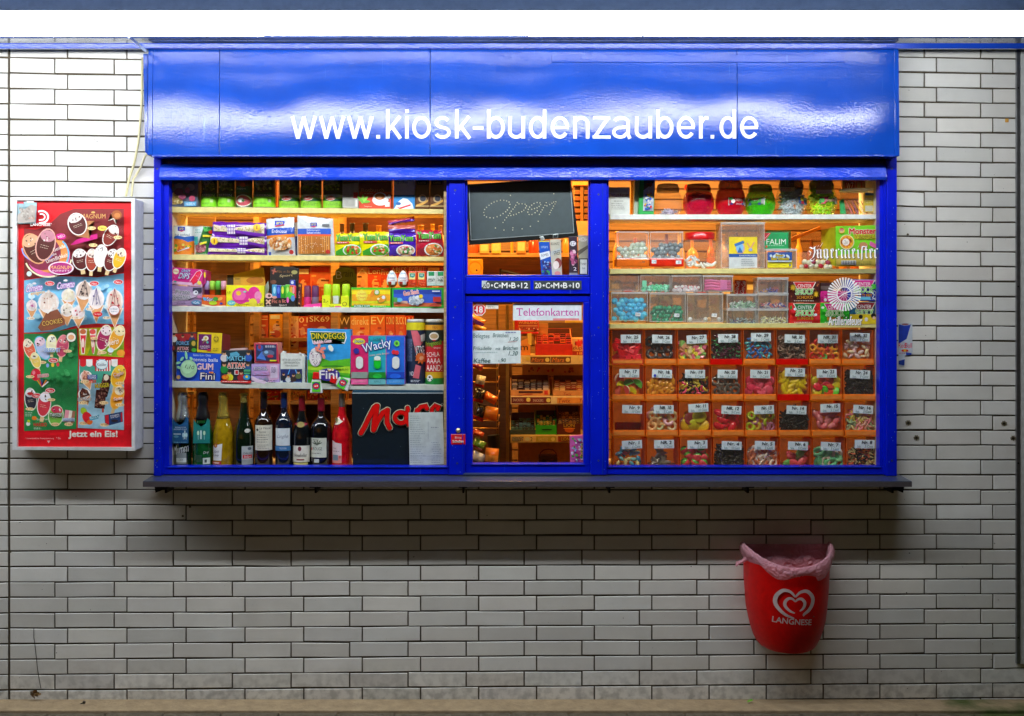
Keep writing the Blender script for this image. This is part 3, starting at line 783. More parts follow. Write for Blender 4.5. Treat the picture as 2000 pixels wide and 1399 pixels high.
# row behind the bubble gum boxes, then the rows below
for k, (x0, y0, x1, y1, ti, bg, la) in enumerate((
        (582, 524, 606, 600, None, 'b83018', 'dark red magazine left of the smiling cover'), (606, 520, 648, 600, None, 'e06a38', 'magazine with a smiling face on an orange cover behind the yellow tubes'),
        (697, 522, 718, 600, 'A', 'e8a060', 'pale orange magazine just right of the olive green card'), (718, 522, 744, 600, 'Len', 'd84820', 'magazine with two round motifs above the yellow green gum box'),
        (744, 524, 760, 600, 'Fro', 'c83a1c', 'narrow red magazine left of the two surprise eggs'), (762, 520, 796, 600, 'ABIES', 'c22c18', 'red magazine behind the two surprise eggs'),
        (797, 520, 832, 600, 'FIGERALL', 'd04a20', 'red magazine behind the orange mint boxes'), (834, 521, 866, 600, None, 'a82814', 'dark red magazine behind the white mint boxes'),
        (497, 616, 524, 700, 'F', 'd0502a', 'leftmost magazine in the rack, red with tiny print'), (526, 614, 552, 676, None, 'f0a020', 'plain orange leaflet with dotted lines hanging in the rack'),
        (565, 618, 583, 690, 'C19', 'e8b070', 'cream magazine with an olive green figure'), (583, 618, 602, 690, '01', 'c03a20', 'red magazine left of the blue dinosaur egg box'),
        (602, 616, 646, 690, 'SK69', 'a83018', 'dark red magazine headed 69 above the dinosaur egg box'),
        (661, 617, 684, 720, 'W', '6a4a20', 'olive magazine right of the middle rack post'), (684, 617, 722, 720, 'direkt', 'e88a3a', 'orange magazine with a long haired portrait behind the gum boxes'),
        (723, 616, 752, 720, 'EV', 'e06a28', 'orange magazine with a big red figure one'), (753, 616, 771, 720, 'C ONO', 'd04a24', 'narrow red magazine with a landscape picture'),
        (772, 616, 790, 720, 'BLICK', 'd85a2a', 'narrow orange magazine right of the one with the landscape picture'), (790, 617, 808, 720, 'LU', 'c83c1c', 'red magazine partly behind the dark crisp tube'))):
    magazine(x0, y0, x1, y1, k + 3, la, ti, bg=bg)
for k, (x0, x1, la) in enumerate(((520, 546, 'orange packet with rows of red print in the low rack compartment'), (547, 559, 'narrow orange packet beside the rack post above the blue necked wine'),
                                  (566, 598, 'speckled orange and green packet behind the wine necks'), (600, 622, 'orange packet marked with a red banner behind the toothpaste shaped tube'),
                                  (624, 644, 'packet with a dark round spot behind the gum tube'))):
    b = B(RY + .02); b.box(x0, 766, x1, 782, 'e88a30', d=.06) if k > 9 else b.box(x0, 763, x1, 783, MAGS[k % 5], d=.06)
    b.speck(x0, 764, x1, 782, 30, ('f8c060', 'c82a14', '7a8a3a', 'f09030'), 2, k)
    b.done('snack_packet', la, 'packet', 'snack packets in the low rack compartment')
for k, (x0, x1) in enumerate(((666, 678), (679, 690), (691, 700))):
    b = B(RY + .02); b.box(x0, 765, x1, 783, ('f0a040', 'e8b060', 'd88030')[k], d=.05); b.r(x0 + 2, 769, x1 - 2, 778, '8a3a14')
    b.done('snack_packet', ('orange packet just right of the middle rack post', 'cream packet behind the rosé bottle cap', 'narrow orange packet left of the dark board')[k], 'packet', 'snack packets in the low rack compartment')
# green-brown card on the shelf behind the yellow tubes
b = B(.30); b.p([(650, 600), (697, 600), (697, 540), (693, 534), (691, 526), (680, 522), (664, 523), (657, 527), (655, 537), (650, 539)][::-1], '6f6a1e')
b.t('B', 656, 530, 668, 545, 'a8a090', out='1c1a08'); b.t('rain', 669, 528, 689, 541, '2a280c')
b.line([(665, 553), (676, 548), (690, 556)], 1.5, '3a380e'); b.line([(664, 560), (678, 551), (691, 562)], 1.5, '3a380e')
b.box(650, 545, 697, 600, '6f6a1e', d=.004, Y=.3003)
b.done('display_card', 'olive green display card with a rounded top behind the yellow tubes', 'card')
# dark bottles behind the noodles
def bottle_prof(R_, H, neck, nh, sh=.25):
    return [(R_ * .9, 0), (R_, .006), (R_, H * (1 - nh - sh)), (R_ * .93, H * (1 - nh - sh * .75)), (R_ * .68, H * (1 - nh - sh * .4)), (neck * 1.15, H * (1 - nh - .04)), (neck, H * (1 - nh)), (neck, H * .97), (neck * 1.15, H * .975), (neck * 1.12, H), (0.0001, H)]
shelfb = B(.42); shelfb.box(420, 500, 870, 504, 'b07a40:wood', d=.3, Y=.5); shelfb.done('back_shelf', 'brown shelf behind the noodle packets', 'shelf')
for k, (x, yt, c, w) in enumerate(((560, 440, '3a2412', 13), (668, 437, '4a2a10', 11), (688, 436, '1e120a', 13), (714, 436, '241408', 14), (740, 441, 'd08a30', 13), (770, 436, '2a180a', 13), (822, 440, 'c8882a', 15), (845, 438, 'e0a030', 10), (860, 441, 'c07a28', 10))):
    Yb = .62; p = P(x, 500, Yb); H = (500 - yt) * sc(Yb)
    b = B(0); b.lathe((p.x, p.y, p.z), bottle_prof(w * sc(Yb), H, w * .38 * sc(Yb), .25), c + ':gloss', n=18)
    b.done('spirits_bottle', ('brown bottle behind the peanut bag', 'brown bottle right of the pretzel sticks', 'dark bottle with sloping shoulders behind the yellow noodles', 'broad dark bottle above the second noodle packet',
                              'amber bottle between the dark ones', 'dark bottle behind the purple noodles', 'amber jar behind the red noodles', 'bright amber bottle above the red noodles', 'rightmost amber bottle behind the noodles')[k], 'bottle', 'bottles behind the noodle packets')
# ---------------------------------------------------------------- behind the fanlight
FYB = 1.3
b = B(FYB); b.box(908, 495, 1160, 502, 'e0a860:wood', d=.25); b.done('back_shelf', 'wooden shelf with bottles seen through the fanlight', 'shelf')
b = B(FYB + .26); b.box(905, 503, 1160, 545, '8a5024:wood', d=.02); b.done('back_board', 'brown board under the bottle shelf in the fanlight', 'board')
for k, (x, w, yt, c, la) in enumerate(((925, 11, 462, 'c86030', 'round orange tin at the left end of the fanlight shelf'), (946, 9, 470, 'e0b060', 'cream packet second on the fanlight shelf'),
                                   (969, 9, 468, 'f0c850', 'yellow card box in the middle of the fanlight shelf'), (1000, 3, 466, 'f0b040', 'thin glowing bottle on the fanlight shelf'),
                                   (1018, 9, 465, 'd88838', 'amber box on the fanlight shelf'), (1042, 10, 462, 'c04a20', 'red amber jar on the fanlight shelf left of the sachets'), (1105, 6, 462, 'e09030', 'orange bottle between the hanging sachets'))):
    b = B(FYB - .01); p = P(x, 495, FYB + .06); s_ = sc(FYB)
    if k in (0, 3, 5, 6): b.lathe(tuple(p), [(w * s_ * .95, 0), (w * s_, .01), (w * s_, (495 - yt) * s_ * .7), (w * s_ * .6, (495 - yt) * s_ * .85), (w * s_ * .6, (495 - yt) * s_), (.0001, (495 - yt) * s_)], c + ':gloss', n=18)
    else: b.box(x - w, yt, x + w, 495, c, d=.07); b.r(x - w + 2, yt + 8, x + w - 2, 490, 'f4d890')
    b.done('shelf_goods', la, 'goods')
b = B(FYB - .1)
p = P(928, 523, FYB - .1); s_ = sc(FYB - .1)
b.p([(914, 505), (920, 508), (936, 508), (942, 505), (944, 524), (940, 536), (928, 541), (916, 536), (912, 524)][::-1], 'f09a20:gloss')
for k in range(2): b.e(928, 523 + k, 13 - k * 2, 13 - k * 2, ('c87a14:gloss', 'f0a030:gloss')[k])
b.e(931, 528, 2, 2, '3a200a'); b.box(913, 506, 943, 538, 'e08a1a:gloss', d=.05, Y=FYB - .0995, bev=.012)
b.done('tape_dispenser', 'round orange plastic dispenser with two ears below the fanlight shelf', 'dispenser')
b = B(FYB); b.tube([P(978, 525, FYB), P(978, 530, FYB), P(990, 531, FYB), P(1010, 536, FYB), P(1030, 545, FYB)], .008, '20140a'); b.tube([P(978, 527, FYB), P(977, 548, FYB)], .007, '20140a')
b.done('lamp_arm', 'bent black rod behind the lower edge of the fanlight', 'rod')
b = B(1.1)
b.box(1120, 340, 1151, 362, 'f0b050', d=.1); b.box(1121, 362, 1151, 432, '6a3a1a:wood', d=.05, Y=1.16); b.box(1134, 364, 1139, 432, 'a8642a:wood', d=.03, Y=1.12)
for y in (372, 384, 396, 408, 420): b.box(1122, y, 1133, y + 7, 'a85a30', d=.03, Y=1.13); b.box(1141, y, 1150, y + 7, '8a4a24', d=.03, Y=1.13)
b.box(1122, 432, 1152, 470, 'e8a068', d=.08, Y=1.12)
b.done('cassette_rack', 'narrow rack of small brown packs right of the chalk board', 'rack')

# ---------------------------------------------------------------- behind the serving hatch: chocolate shelves on the right
HY = .85
def strip_shelf(x0, y0, x1, y1, label, Y=HY, d=.34):
    b = B(Y); b.box(x0, y0, x1 + 30, y1, 'f0cf88', d=.012, bev=.002); b.box(x0, y0 + 1, x1 + 30, y0 + 4, 'd0a860', d=d, Y=Y + .0125)
    return b
s_ = strip_shelf(1008, 695, 1140, 712, '')
for x in (1036, 1076): s_.r(x, 697, x + 39, 709, '7a4a22'); s_.t('Mars', x + 3, 699, x + 26, 707, 'f08a3a', sh=.3); s_.e(x + 33, 703, 4.2, 4.2, 'f4d870')
s_.e(1031, 701, 4, 4, 'f0d060')
s_.done('shelf', 'cream shelf with two brown price labels behind the hatch, top of the chocolate shelves', 'shelf')
s_ = strip_shelf(997, 774, 1140, 790, '')
s_.r(999, 776, 1076, 788, '7a2416'); s_.t('SNICKERS', 1002, 779, 1022, 784, 'e8c8a0'); s_.t('SNICKERS', 1041, 780, 1061, 785, 'e8c8a0'); s_.e(1032, 781, 4.2, 4.2, 'f0d860'); s_.e(1071, 782, 4.2, 4.2, 'f0d860')
s_.r(1088, 777, 1140, 788, 'f09a3a'); s_.t('Twix', 1090, 779, 1114, 787, 'b02a14', sh=.2); s_.t('Tw', 1131, 779, 1143, 787, 'b02a14', sh=.2)
s_.done('shelf', 'cream shelf with a dark red nougat bar label behind the hatch', 'shelf')
s_ = strip_shelf(997, 850, 1140, 865, '')
s_.t('BOUNTY', 1001, 854, 1022, 861, 'f4e8d0', out='4a3018'); s_.e(1030, 858, 5, 4, 'e8e0b0'); s_.t('2', 1036, 854, 1040, 862, '30405a')
s_.r(1047, 852, 1086, 863, 'c8b04a'); s_.t('BALISTO', 1052, 855, 1070, 861, 'e8d890'); s_.e(1080, 858, 4, 4, 'f0e080'); s_.r(1090, 852, 1114, 863, 'a84020'); s_.t('LION', 1096, 854, 1112, 861, 'f0c040', out='5a1a0a')
s_.done('shelf', 'lowest cream shelf behind the hatch with coconut bar and yellow labels', 'shelf')
def tray(x0, y0, x1, y1, c, lip, label, fillc, seed, n=60, Y=HY + .02, lipc=None, side=None):
    """cardboard display tray: raised back, low front lip, bars inside"""
    t = thing('display_tray', label, 'tray', P((x0 + x1) / 2, y1, Y + .1))
    lipc = lipc or c
    b = B(Y); b.box(x0, y1 - lip, x1, y1, lipc, d=.006); b.box(x0 + 1, y0, x1 - 1, y1, '5a2814', d=.006, Y=Y + .22)
    s0 = P(x0, y1, Y); s1 = P(x1, y1, Y); zt = P(0, y0, Y + .2).z; zl = P(0, y1 - lip, Y).z; z0 = s0.z
    for X in (s0.x, s1.x - .003):
        b.hexa([(X, Y + .007, z0), (X + .003, Y + .007, z0), (X + .003, Y + .007, zl), (X, Y + .007, zl)], [(X, Y + .22, z0), (X + .003, Y + .22, z0), (X + .003, Y + .22, zt), (X, Y + .22, zt)], side or c)
    part_of(b, 'carton', t)
    rnd = random.Random(seed); b = B(Y); yb = y1 - lip - 1
    rows = 5; cols = 6; w = (x1 - x0 - 4) / cols
    for r_ in range(rows):
        for q in range(cols):
            if rnd.random() < .12: continue
            X = x0 + 2 + q * w; yy = yb - r_ * (yb - y0) * .13; Yr = Y + .02 + r_ * .035
            b.box(X + rnd.uniform(0, .8), yy - 4, X + w - .4, yy + 3, rnd.choice(fillc), d=.02, Y=Yr, bev=.001)
            b.n = 0; b.Y = Yr; b.r(X + 2, yy - 2, X + w - 2, yy, fillc[-1])
    f = part_of(b, 'bars', t); f['kind'] = 'stuff'
    return t
tray(1046, 642, 1118, 694, 'd08038', 22, 'open orange carton of red wrapped chocolate bars on the top hatch shelf', ('c8281a', 'd84a20', 'a02014', 'e86a28', '3a1a10'), 1, lipc='c8281a')
TC = tray(997, 732, 1074, 773, 'd89048', 11, 'open carton of brown wrapped nougat bars on the middle hatch shelf', ('3a1a10', '4a2010', '5a2818', '2a120a', 'e8d0b0'), 2, lipc='e09a50')
TD = tray(1080, 733, 1150, 773, 'c88040', 10, 'open carton of red and gold biscuit bars at the right of the middle hatch shelf', ('c83020', 'b82a14', 'e0a040', 'a02414', 'f0c070'), 3, lipc='c88848')
tray(996, 806, 1046, 849, 'e8b860', 9, 'cream carton with a dark inside on the lowest hatch shelf', ('6a9a8a', '3a2418', '4a2c1a', '80b0a0'), 4, lipc='3a4a4a')
TG = tray(1046, 802, 1087, 849, '2fae2a', 18, 'bright green carton of chocolate bars on the lowest hatch shelf', ('2f8a2a', 'e8a030', '3a2414', 'f0d060'), 5, lipc='2fae2a')
TM = tray(1088, 793, 1134, 849, '4a1c14', 21, 'dark maroon carton with a raised back on the lowest hatch shelf', ('3a140c', '5a2414', '2a100a', 'e8a848'), 6, lipc='5a2018')
b = B(HY + .018); b.t('LION', 1101, 828, 1122, 834, 'f0c040', out='5a1a0a'); b.e(1112, 840, 9, 5, 'c85a1c'); b.r(1101, 836, 1123, 838, 'e08a28')
part_of(b, 'print', TM)
b = B(HY + .018); b.t('BALISTO', 1053, 823, 1075, 829, 'f0d84a'); b.p([(1056, 838), (1080, 838), (1075, 841), (1061, 841)][::-1], '14420e')
part_of(b, 'print', TG)
b = B(HY + .018); b.r(1013, 764, 1060, 768, '4a1c10'); b.p([(1000, 773), (1040, 769), (1040, 771), (1010, 773)][::-1], 'a83018'); b.r(1063, 763, 1070, 771, 'c83020'); part_of(b, 'print', TC)
b = B(HY + .018); b.t('Twix', 1100, 767, 1116, 773, '8a2414', sh=.2); part_of(b, 'print', TD)
b = B(HY + .03); b.box(1118, 661, 1150, 694, 'e8a860', d=.16); b.star(1131, 671, 9, 5, 7, 'e8301c'); b.t('dupl', 1119, 676, 1139, 685, '7a2010'); b.r(1116, 686, 1150, 694, 'a02818'); b.t('18', 1127, 688, 1137, 693, 'f0b060')
b.done('chocolate_box', 'cream box with red flowers at the right of the top hatch shelf', 'box')
b = B(HY + .03); b.p([(1014, 668), (1036, 658), (1036, 694), (1014, 694)][::-1], 'e08a3a'); b.box(1014, 670, 1036, 694, 'e08a3a', d=.12, Y=HY + .031); b.t('m', 1017, 676, 1031, 684, '4a1c0a'); b.p([(1030, 652), (1038, 650), (1038, 675), (1032, 672)][::-1], 'f0c050')
b.done('chocolate_box', 'slanting orange box with a dark letter m beside the price paper', 'box')
b = B(HY + .05)
b.p([(1000, 645), (1003, 628), (1010, 622), (1016, 645)][::-1], 'e02818:gloss'); b.box(1010, 626, 1052, 645, 'a83820', d=.12, bev=.004); b.n = 3
b.t('WUNLAND', 1013, 628, 1050, 633, 'f0a848'); b.r(1012, 636, 1050, 637.5, 'e8a060'); b.speck(1010, 638, 1054, 646, 24, ('8a3a20', 'f0b080', 'c85a30'), 2, 4)
b.box(1008, 648, 1052, 653, 'd02818:gloss', d=.1, bev=.006)
b.done('biscuit_pack', 'dark red biscuit pack lying on red trays below the phone card sign', 'pack')
b = B(HY + .16); b.box(1042, 632, 1070, 664, 'b87c40:wood', d=.02); b.e(1063, 656, 4, 4, 'b84a28'); b.done('back_board', 'small tan board right of the dark red biscuit pack', 'board')
b = B(HY - .1); b.box(1104, 625.5, 1139, 631, 'f0b830', d=.03, bev=.003); b.done('yellow_bar', 'short yellow bar just under the phone card sign', 'bar')
b = B(HY + .3); b.box(1071, 630, 1150, 664, '6a4624:wood', d=.02)
b.done('back_board', 'brown boards behind the top tray of chocolate bars', 'board')
b = B(HY + .28); b.box(1020, 712, 1160, 735, 'd8a058', d=.02); b.speck(1030, 716, 1136, 730, 14, ('b85a28', '8a4a20', 'c84a20'), 3, 9); b.done('back_board', 'orange lit cupboard panel below the chocolate shelves', 'board')
b = B(HY + .31); b.box(1012, 738, 1160, 930, 'e0a450', d=.02); b.done('back_board', 'tan panel behind the two lower chocolate shelves', 'board')
b = B(HY + .1); b.box(1052, 890, 1089, 935, '5a2a14:gloss', d=.08, bev=.006); b.speck(1054, 892, 1087, 920, 16, ('7a3a1c', '3a180a', '9a4a20'), 4, 5)
b.tube([P(1054, 892, HY + .1), P(1056, 884, HY + .1), P(1062, 879, HY + .1), P(1071, 877.5, HY + .1), P(1080, 879, HY + .1), P(1086, 885, HY + .1), P(1088, 892, HY + .1)], .003, '7a3a1c')
b.done('handbag', 'dark brown bag with a thin handle at the foot of the hatch', 'bag')
b = B(.06); b.xf = (1128, 880, R(4)); b.quadbox([(1113, 852), (1141, 850), (1144, 905), (1114, 906)], 'e868b8:gloss', d=.03); b.n = 0
b.speck(1113, 852, 1141, 905, 40, ('8ad0e8', 'f4f0f8', 'b03aa0', '5ab84a', 'e8489a'), 3, 7)
for k in range(4): b.e(1137, 868 + 7 * k, 3, 3, 'e8c820'); b.e(1137, 868 + 7 * k, 1.4, 1.4, '3a2a50')
b.done('sweet_bag', 'pink sweet bag in the lower right corner of the hatch', 'bag')

# ---------------------------------------------------------------- wire rack and hanging crisps behind the hatch, left
WY = .75
stand = thing('wire_stand', 'slotted metal stand with wire baskets behind the left half of the hatch', 'stand', P(975, 930, WY))
b = B(WY)
for x in (969, 988): b.box(x, 596, x + (4.5 if x < 980 else 6), 940, 'b88a40:metal', d=.02)
b.box(1001, 590, 1005, 650, 'd8a040:wood', d=.03, Y=WY + .1)
part_of(b, 'post', stand)
for k, y in enumerate((720, 747, 775, 822, 837)):
    b = B(0); b.tube([P(915, y - 1, WY - .02), P(972, y, WY - .02)], .003, 'e0a850:metal', n=6); b.tube([P(972, y, WY - .02), P(975, y - 12, WY + .2)], .003, 'e0a850:metal', n=6); part_of(b, 'basket_wire', stand)
b = B(WY)
for y in range(735, 905, 14): b.r(970.5, y, 972.5, y + 7, '2a1a0a')
part_of(b, 'slots', stand)
b = B(WY + .12)
b.box(915, 596, 1000, 700, 'b87a30:wood', d=.02); b.box(915, 700, 1000, 940, '7a5028:wood', d=.02, Y=WY + .3); b.done('back_board', 'wooden board behind the age limit sticker and price paper', 'board')
def crisp_bag(cx, cy, w, h, a, cols, label, seed, Y=.55):
    b = B(Y); rnd = random.Random(seed); b.xf = (cx, cy, R(a))
    rows = []; n = 8
    for i in range(n + 1):
        v = i / n; row = []
        for j in range(n + 1):
            u = j / n; bul = math.sin(math.pi * u) ** .6 * math.sin(math.pi * v) ** .6
            x, y = b.T(cx - w / 2 + w * u, cy - h / 2 + h * v); row.append(P(x, y, Y) + Vector((0, -.025 * bul + rnd.uniform(-.002, .002), 0)))
        rows.append(row)
    nn = len(cols)
    b.grid(rows, cols[0], fn=lambda i, j: cols[min(nn - 1, i * nn // n)])
    back = [[p + Vector((0, .012, 0)) for p in r_] for r_ in rows]; b.grid(back[::-1], cols[0])
    return b.done('snack_bag', label, 'bag', 'snack bags hanging on the wire stand')
crisp_bag(930, 627, 34, 20, 28, ('e07a20:bag', '6a2a8a:bag', 'c02020:bag'), 'purple and red snack bag below the age limit sticker', 1)
crisp_bag(936, 640, 26, 12, 30, ('f0a030:bag', 'e88a20:bag'), 'orange snack bag tucked under the purple one', 2)
crisp_bag(933, 715, 22, 12, 30, ('8a2040:bag', 'c02a28:bag'), 'small dark red bag just below the price paper', 3)
crisp_bag(938, 745, 18, 22, 12, ('d8d0c0:bag', 'a0a0a0:bag', 'c02018:bag'), 'grey and red bag on the wire stand', 4)
crisp_bag(936, 773, 20, 26, 14, ('14141a:bag', '14141a:bag', 'b82018:bag'), 'black snack bag with red foot, upper one', 5)
crisp_bag(958, 778, 26, 16, 30, ('e8701c:bag', 'e0601a:bag'), 'orange bag in the wire basket, upper one', 6)
crisp_bag(937, 806, 22, 32, 16, ('14141a:bag', '1c1420:bag', 'b82018:bag'), 'black snack bag with pink line, lower one', 7)
crisp_bag(958, 808, 28, 26, 10, ('f09030:bag', 'e87a20:bag'), 'big orange bag in the lower wire basket', 8)
crisp_bag(934, 847, 22, 12, 26, ('d04a28:bag', 'b82418:bag'), 'red bag below the lower wire', 9)
crisp_bag(935, 868, 24, 18, 28, ('5a8a2a:bag', '6a9a30:bag', 'b82418:bag'), 'green and red bag near the foot of the wire stand', 10)
crisp_bag(933, 895, 26, 22, 24, ('b0b8c8:bag', 'c8c8d0:bag', '6a90b8:bag'), 'silver grey bag at the foot of the wire stand', 11)
crisp_bag(960, 893, 26, 34, 6, ('e07a2a:bag', 'f0a850:bag', 'c86020:bag'), 'orange patterned bag right of the silver one', 12)
b = B(WY - .05); b.tube([P(963, 850, WY - .05), P(966, 880, WY - .05), P(962, 930, WY - .05)], .03, '1c1c14'); b.done('umbrella', 'folded black umbrella leaning behind the bags', 'umbrella')
# ================================================================ goods in the left window
G1 = .058                           # default depth of the goods' fronts
def can(x, y0, y1, w, paint, name, label, cat, group=None, Y=None, lid='c8ccc8:metal', body='e8e8e4', n=36, rim=True, top=None):
    """upright tin of width w px; paint(b) prints the front"""
    Y = .075 if Y is None else Y; s_ = sc(Y); Rr = w / 2 * s_; p = P(x, y1, Y + 0.0)
    t = thing(name, label, cat, (p.x, Y + Rr, p.z), group)
    b = B(Y); H = (y1 - y0) * s_; ax = (p.x, Y + Rr, p.z)
    b.lathe(ax, [(Rr * .96, 0), (Rr * .985, .003), (Rr * .985, H - .003), (Rr * .96, H), (Rr * .9, H), (Rr * .9, H - .003), (.0001, H - .003)], body, n=n)
    k = len(b.bm.faces); b.n = 0; paint(b); b.bm.faces.ensure_lookup_table(); b.wrap(x, w / 2, Y, k)
    part_of(b, 'body', t)
    if rim:
        for z in (.0015, H - .0015):
            b = B(0); b.lathe((ax[0], ax[1], ax[2] + z - .0018), [(Rr * .97, 0), (Rr * 1.02, .0009), (Rr * 1.02, .0027), (Rr * .97, .0036)], lid, n=n, cap=False); part_of(b, 'rim', t)
        if top: b = B(0); b.lathe((ax[0], ax[1], ax[2] + H - .004), [(Rr * 1.03, 0), (Rr * 1.03, .011), (Rr * .98, .013), (.0001, .013)], top, n=n); part_of(b, 'lid', t)
    return t
def bag(q, cols, paint, name, label, cat, group=None, Y=.07, puff=.02, seed=1, n=12, crimp=True, back=True, kind='bag'):
    """puffed foil bag over the photo quad q (tl,tr,br,bl); cols: vertical colour bands [(v, colour)]"""
    b = B(Y); rnd = random.Random(seed); tl, tr, br, bl = q
    ph = rnd.uniform(0, 6); rows = []
    def pt(u, v):
        x = (tl[0] * (1 - u) + tr[0] * u) * (1 - v) + (bl[0] * (1 - u) + br[0] * u) * v
        y = (tl[1] * (1 - u) + tr[1] * u) * (1 - v) + (bl[1] * (1 - u) + br[1] * u) * v
        return x, y
    bulge = lambda u, v: puff * (max(0, math.sin(math.pi * min(max(u, 0), 1))) ** .45) * (max(0, math.sin(math.pi * min(max(v, 0), 1))) ** .45)
    for i in range(n + 1):
        v = i / n; row = []
        for j in range(n + 1):
            u = j / n; x, y = pt(u, v); e = 0
            if v < .07 or v > .93: e = .8 * math.sin(j * 2.2 + ph)
            row.append(P(x, y + e, Y) + Vector((0, -bulge(u, v) + .0015 * math.sin(7 * u + 9 * v + ph), 0)))
        rows.append(row)
    def fn(i, j):
        v = (i + .5) / n
        for vv, c in cols:
            if v < vv: return c + ':' + kind
        return cols[-1][1] + ':' + kind
    b.grid(rows, None, fn=fn)
    if back: b.grid([[Vector((p.x, Y + .008 + (Y - p.y) * .8, p.z)) for p in r_] for r_ in rows][::-1], None, fn=lambda i, j: cols[0][1] + ':' + kind)
    k = len(b.bm.faces); b.n = 0
    if paint:
        paint(b); b.bm.faces.ensure_lookup_table()
        fs = b.bm.faces[k:]; vs = {v for f in fs for v in f.verts}
        g = list(vs) + list({e for f in fs for e in f.edges}) + list(fs)
        cx0 = P(min(tl[0], bl[0]), 0, Y).x; cx1 = P(max(tr[0], br[0]), 0, Y).x; z1 = P(0, min(tl[1], tr[1]), Y).z; z0 = P(0, max(bl[1], br[1]), Y).z
        for m_ in range(1, 10):
            g = bmesh.ops.bisect_plane(b.bm, geom=g, plane_co=(cx0 + (cx1 - cx0) * m_ / 10, 0, 0), plane_no=(1, 0, 0))['geom']
        for m_ in range(1, 8):
            g = bmesh.ops.bisect_plane(b.bm, geom=g, plane_co=(0, 0, z0 + (z1 - z0) * m_ / 8), plane_no=(0, 0, 1))['geom']
        for v in {v for f in g if isinstance(f, bmesh.types.BMFace) for v in f.verts}:
            u = (v.co.x - cx0) / (cx1 - cx0); w = (z1 - v.co.z) / (z1 - z0); v.co.y -= bulge(u, w) + .0028
    return b.done(name, label, cat, group)

# ---------------- shelf 1: tins, tea, sugar, coffee
b = B(G1); b.box(329, 340, 386, 404, '5d6b86'); b.r(331, 353, 384, 360, '2a3f66'); b.e(372, 366, 8, 7, 'b8b8b0')
b.e(342, 388, 15, 12, 'c8a858'); b.speck(330, 376, 358, 400, 60, ('e0c878', 'b08a40', 'f0e0a0'), 2.2, 1); b.e(349, 375, 9, 7, '7a2048'); b.e(356, 384, 7, 6, '8a2a50')
b.e(375, 388, 6, 6, 'b03058'); b.e(366, 372, 5, 6, 'c04868'); b.e(337, 362, 3, 3, 'a04030'); b.r(360, 394, 383, 403, '58a8d8'); b.t('NUDELN', 363, 396, 380, 401, 'e8f4f8'); b.e(350, 363, 8, 5, '8a8890')
b.done('food_box', 'grey blue box with noodles and cherries at the left end of the top shelf', 'box')
def veg(x0, x1, dark, word=None, red=False, seed=1):
    def paint(b):
        b.r(x0, 345, x1, 380, dark); b.speck(x0 + 2, 350, x1 - 2, 374, 40, ('5a7a20', '8a9a40', '2a4a12', 'c8c070'), 3, seed)
        if red:
            b.r(x0, 386, x1, 406, '8fd42a'); b.p([(x0, 388), (x0 + 14, 390), (x1, 386), (x1, 392), (x0 + 20, 394), (x0, 391)][::-1], '0f5a30')
            b.e(x0 + 17, 387, 10, 5, 'f4f0e0'); b.e(x0 + 17, 387, 9, 4, 'd02018'); b.t('Sonnen', x0 + 10, 385, x0 + 24, 389, 'f8f4e8'); b.lines(x0 + 7, 395, x1 - 4, 402, 2, '4a8a20', seed)
        else:
            b.r(x0, 376, x1, 386, '0e4a34'); b.r(x0, 384, x1, 404, '8ae020')
            if word: b.t(word, x0 + 4, 379, x1 - 4, 383.5, 'dfe8d8')
            b.r(x1 - 11, 389, x1 - 6, 395, 'c8e8a0'); b.lines(x0 + 4, 394, x1 - 12, 400, 1, '3a8a18', seed)
        b.p([(x0 + 3, 353), (x1 - 8, 353), (x1 - 14, 362), (x0 + 10, 362)][::-1], 'b0a888')
        b.speck(x0 + 4, 354, x1 - 6, 361, 8, ('3a3a20',), 1.2, seed)
    return paint
can(405.5, 340, 404, 32, veg(390, 421, '1f3a18', 'ERBSEN', seed=1), 'food_tin', 'green vegetable tin, leftmost of the tins on the top shelf', 'tin', 'vegetable tins')
can(439, 340, 404, 33, veg(423, 455, '233e1a', 'ERBSEN', seed=2), 'food_tin', 'green vegetable tin second from the left on the top shelf', 'tin', 'vegetable tins')
def soup(b):
    b.r(456, 345, 490, 405, '3a5a30'); b.r(459, 364, 484, 376, '1e6a48'); b.t('Suppe', 461, 366, 480, 371, 'e8f0e0'); b.r(458, 352, 488, 363, '8a3a28'); b.e(474, 361, 5, 4, 'c03020')
    b.e(474, 392, 16, 12, 'e8e4dc'); b.e(474, 392, 14, 10, 'c8485a'); b.e(470, 391, 6, 4.5, 'f4f0e8'); b.star(475, 392, 4, 2, 5, '2a7a30')
can(473, 340, 405, 33, soup, 'food_tin', 'soup tin with a pink bowl of soup on its label', 'tin')
can(512.5, 340, 406, 43, veg(491, 534, '2a3a1a', 'GEWURZGÜRKCHEN', seed=4), 'food_tin', 'wide green gherkin tin in the middle of the tin row', 'tin', 'vegetable tins')
for k, (x0, x1) in enumerate(((542, 582), (584, 625), (628, 668))):
    can((x0 + x1) / 2, 340, 407, x1 - x0, veg(x0, x1, '3a3a1a', red=True, seed=7 + k), 'food_tin', ('left', 'middle', 'right')[k] + ' one of three lime green tins with a red oval badge', 'tin', 'tins with a red oval badge')
b = B(.3); b.box(534, 340, 541, 404, 'c86a1c:wood', d=.02); b.done('rack_post', 'orange wooden post showing between the tins on the top shelf', 'post')
b = B(G1 + .004); b.quadbox([(669, 346), (701, 346), (700, 407), (669, 406)], 'c2c2bc')
for k in range(9): b.r(671 + k * 2.4, 358, 672.4 + k * 2.4, 402, 'a8a8a4')
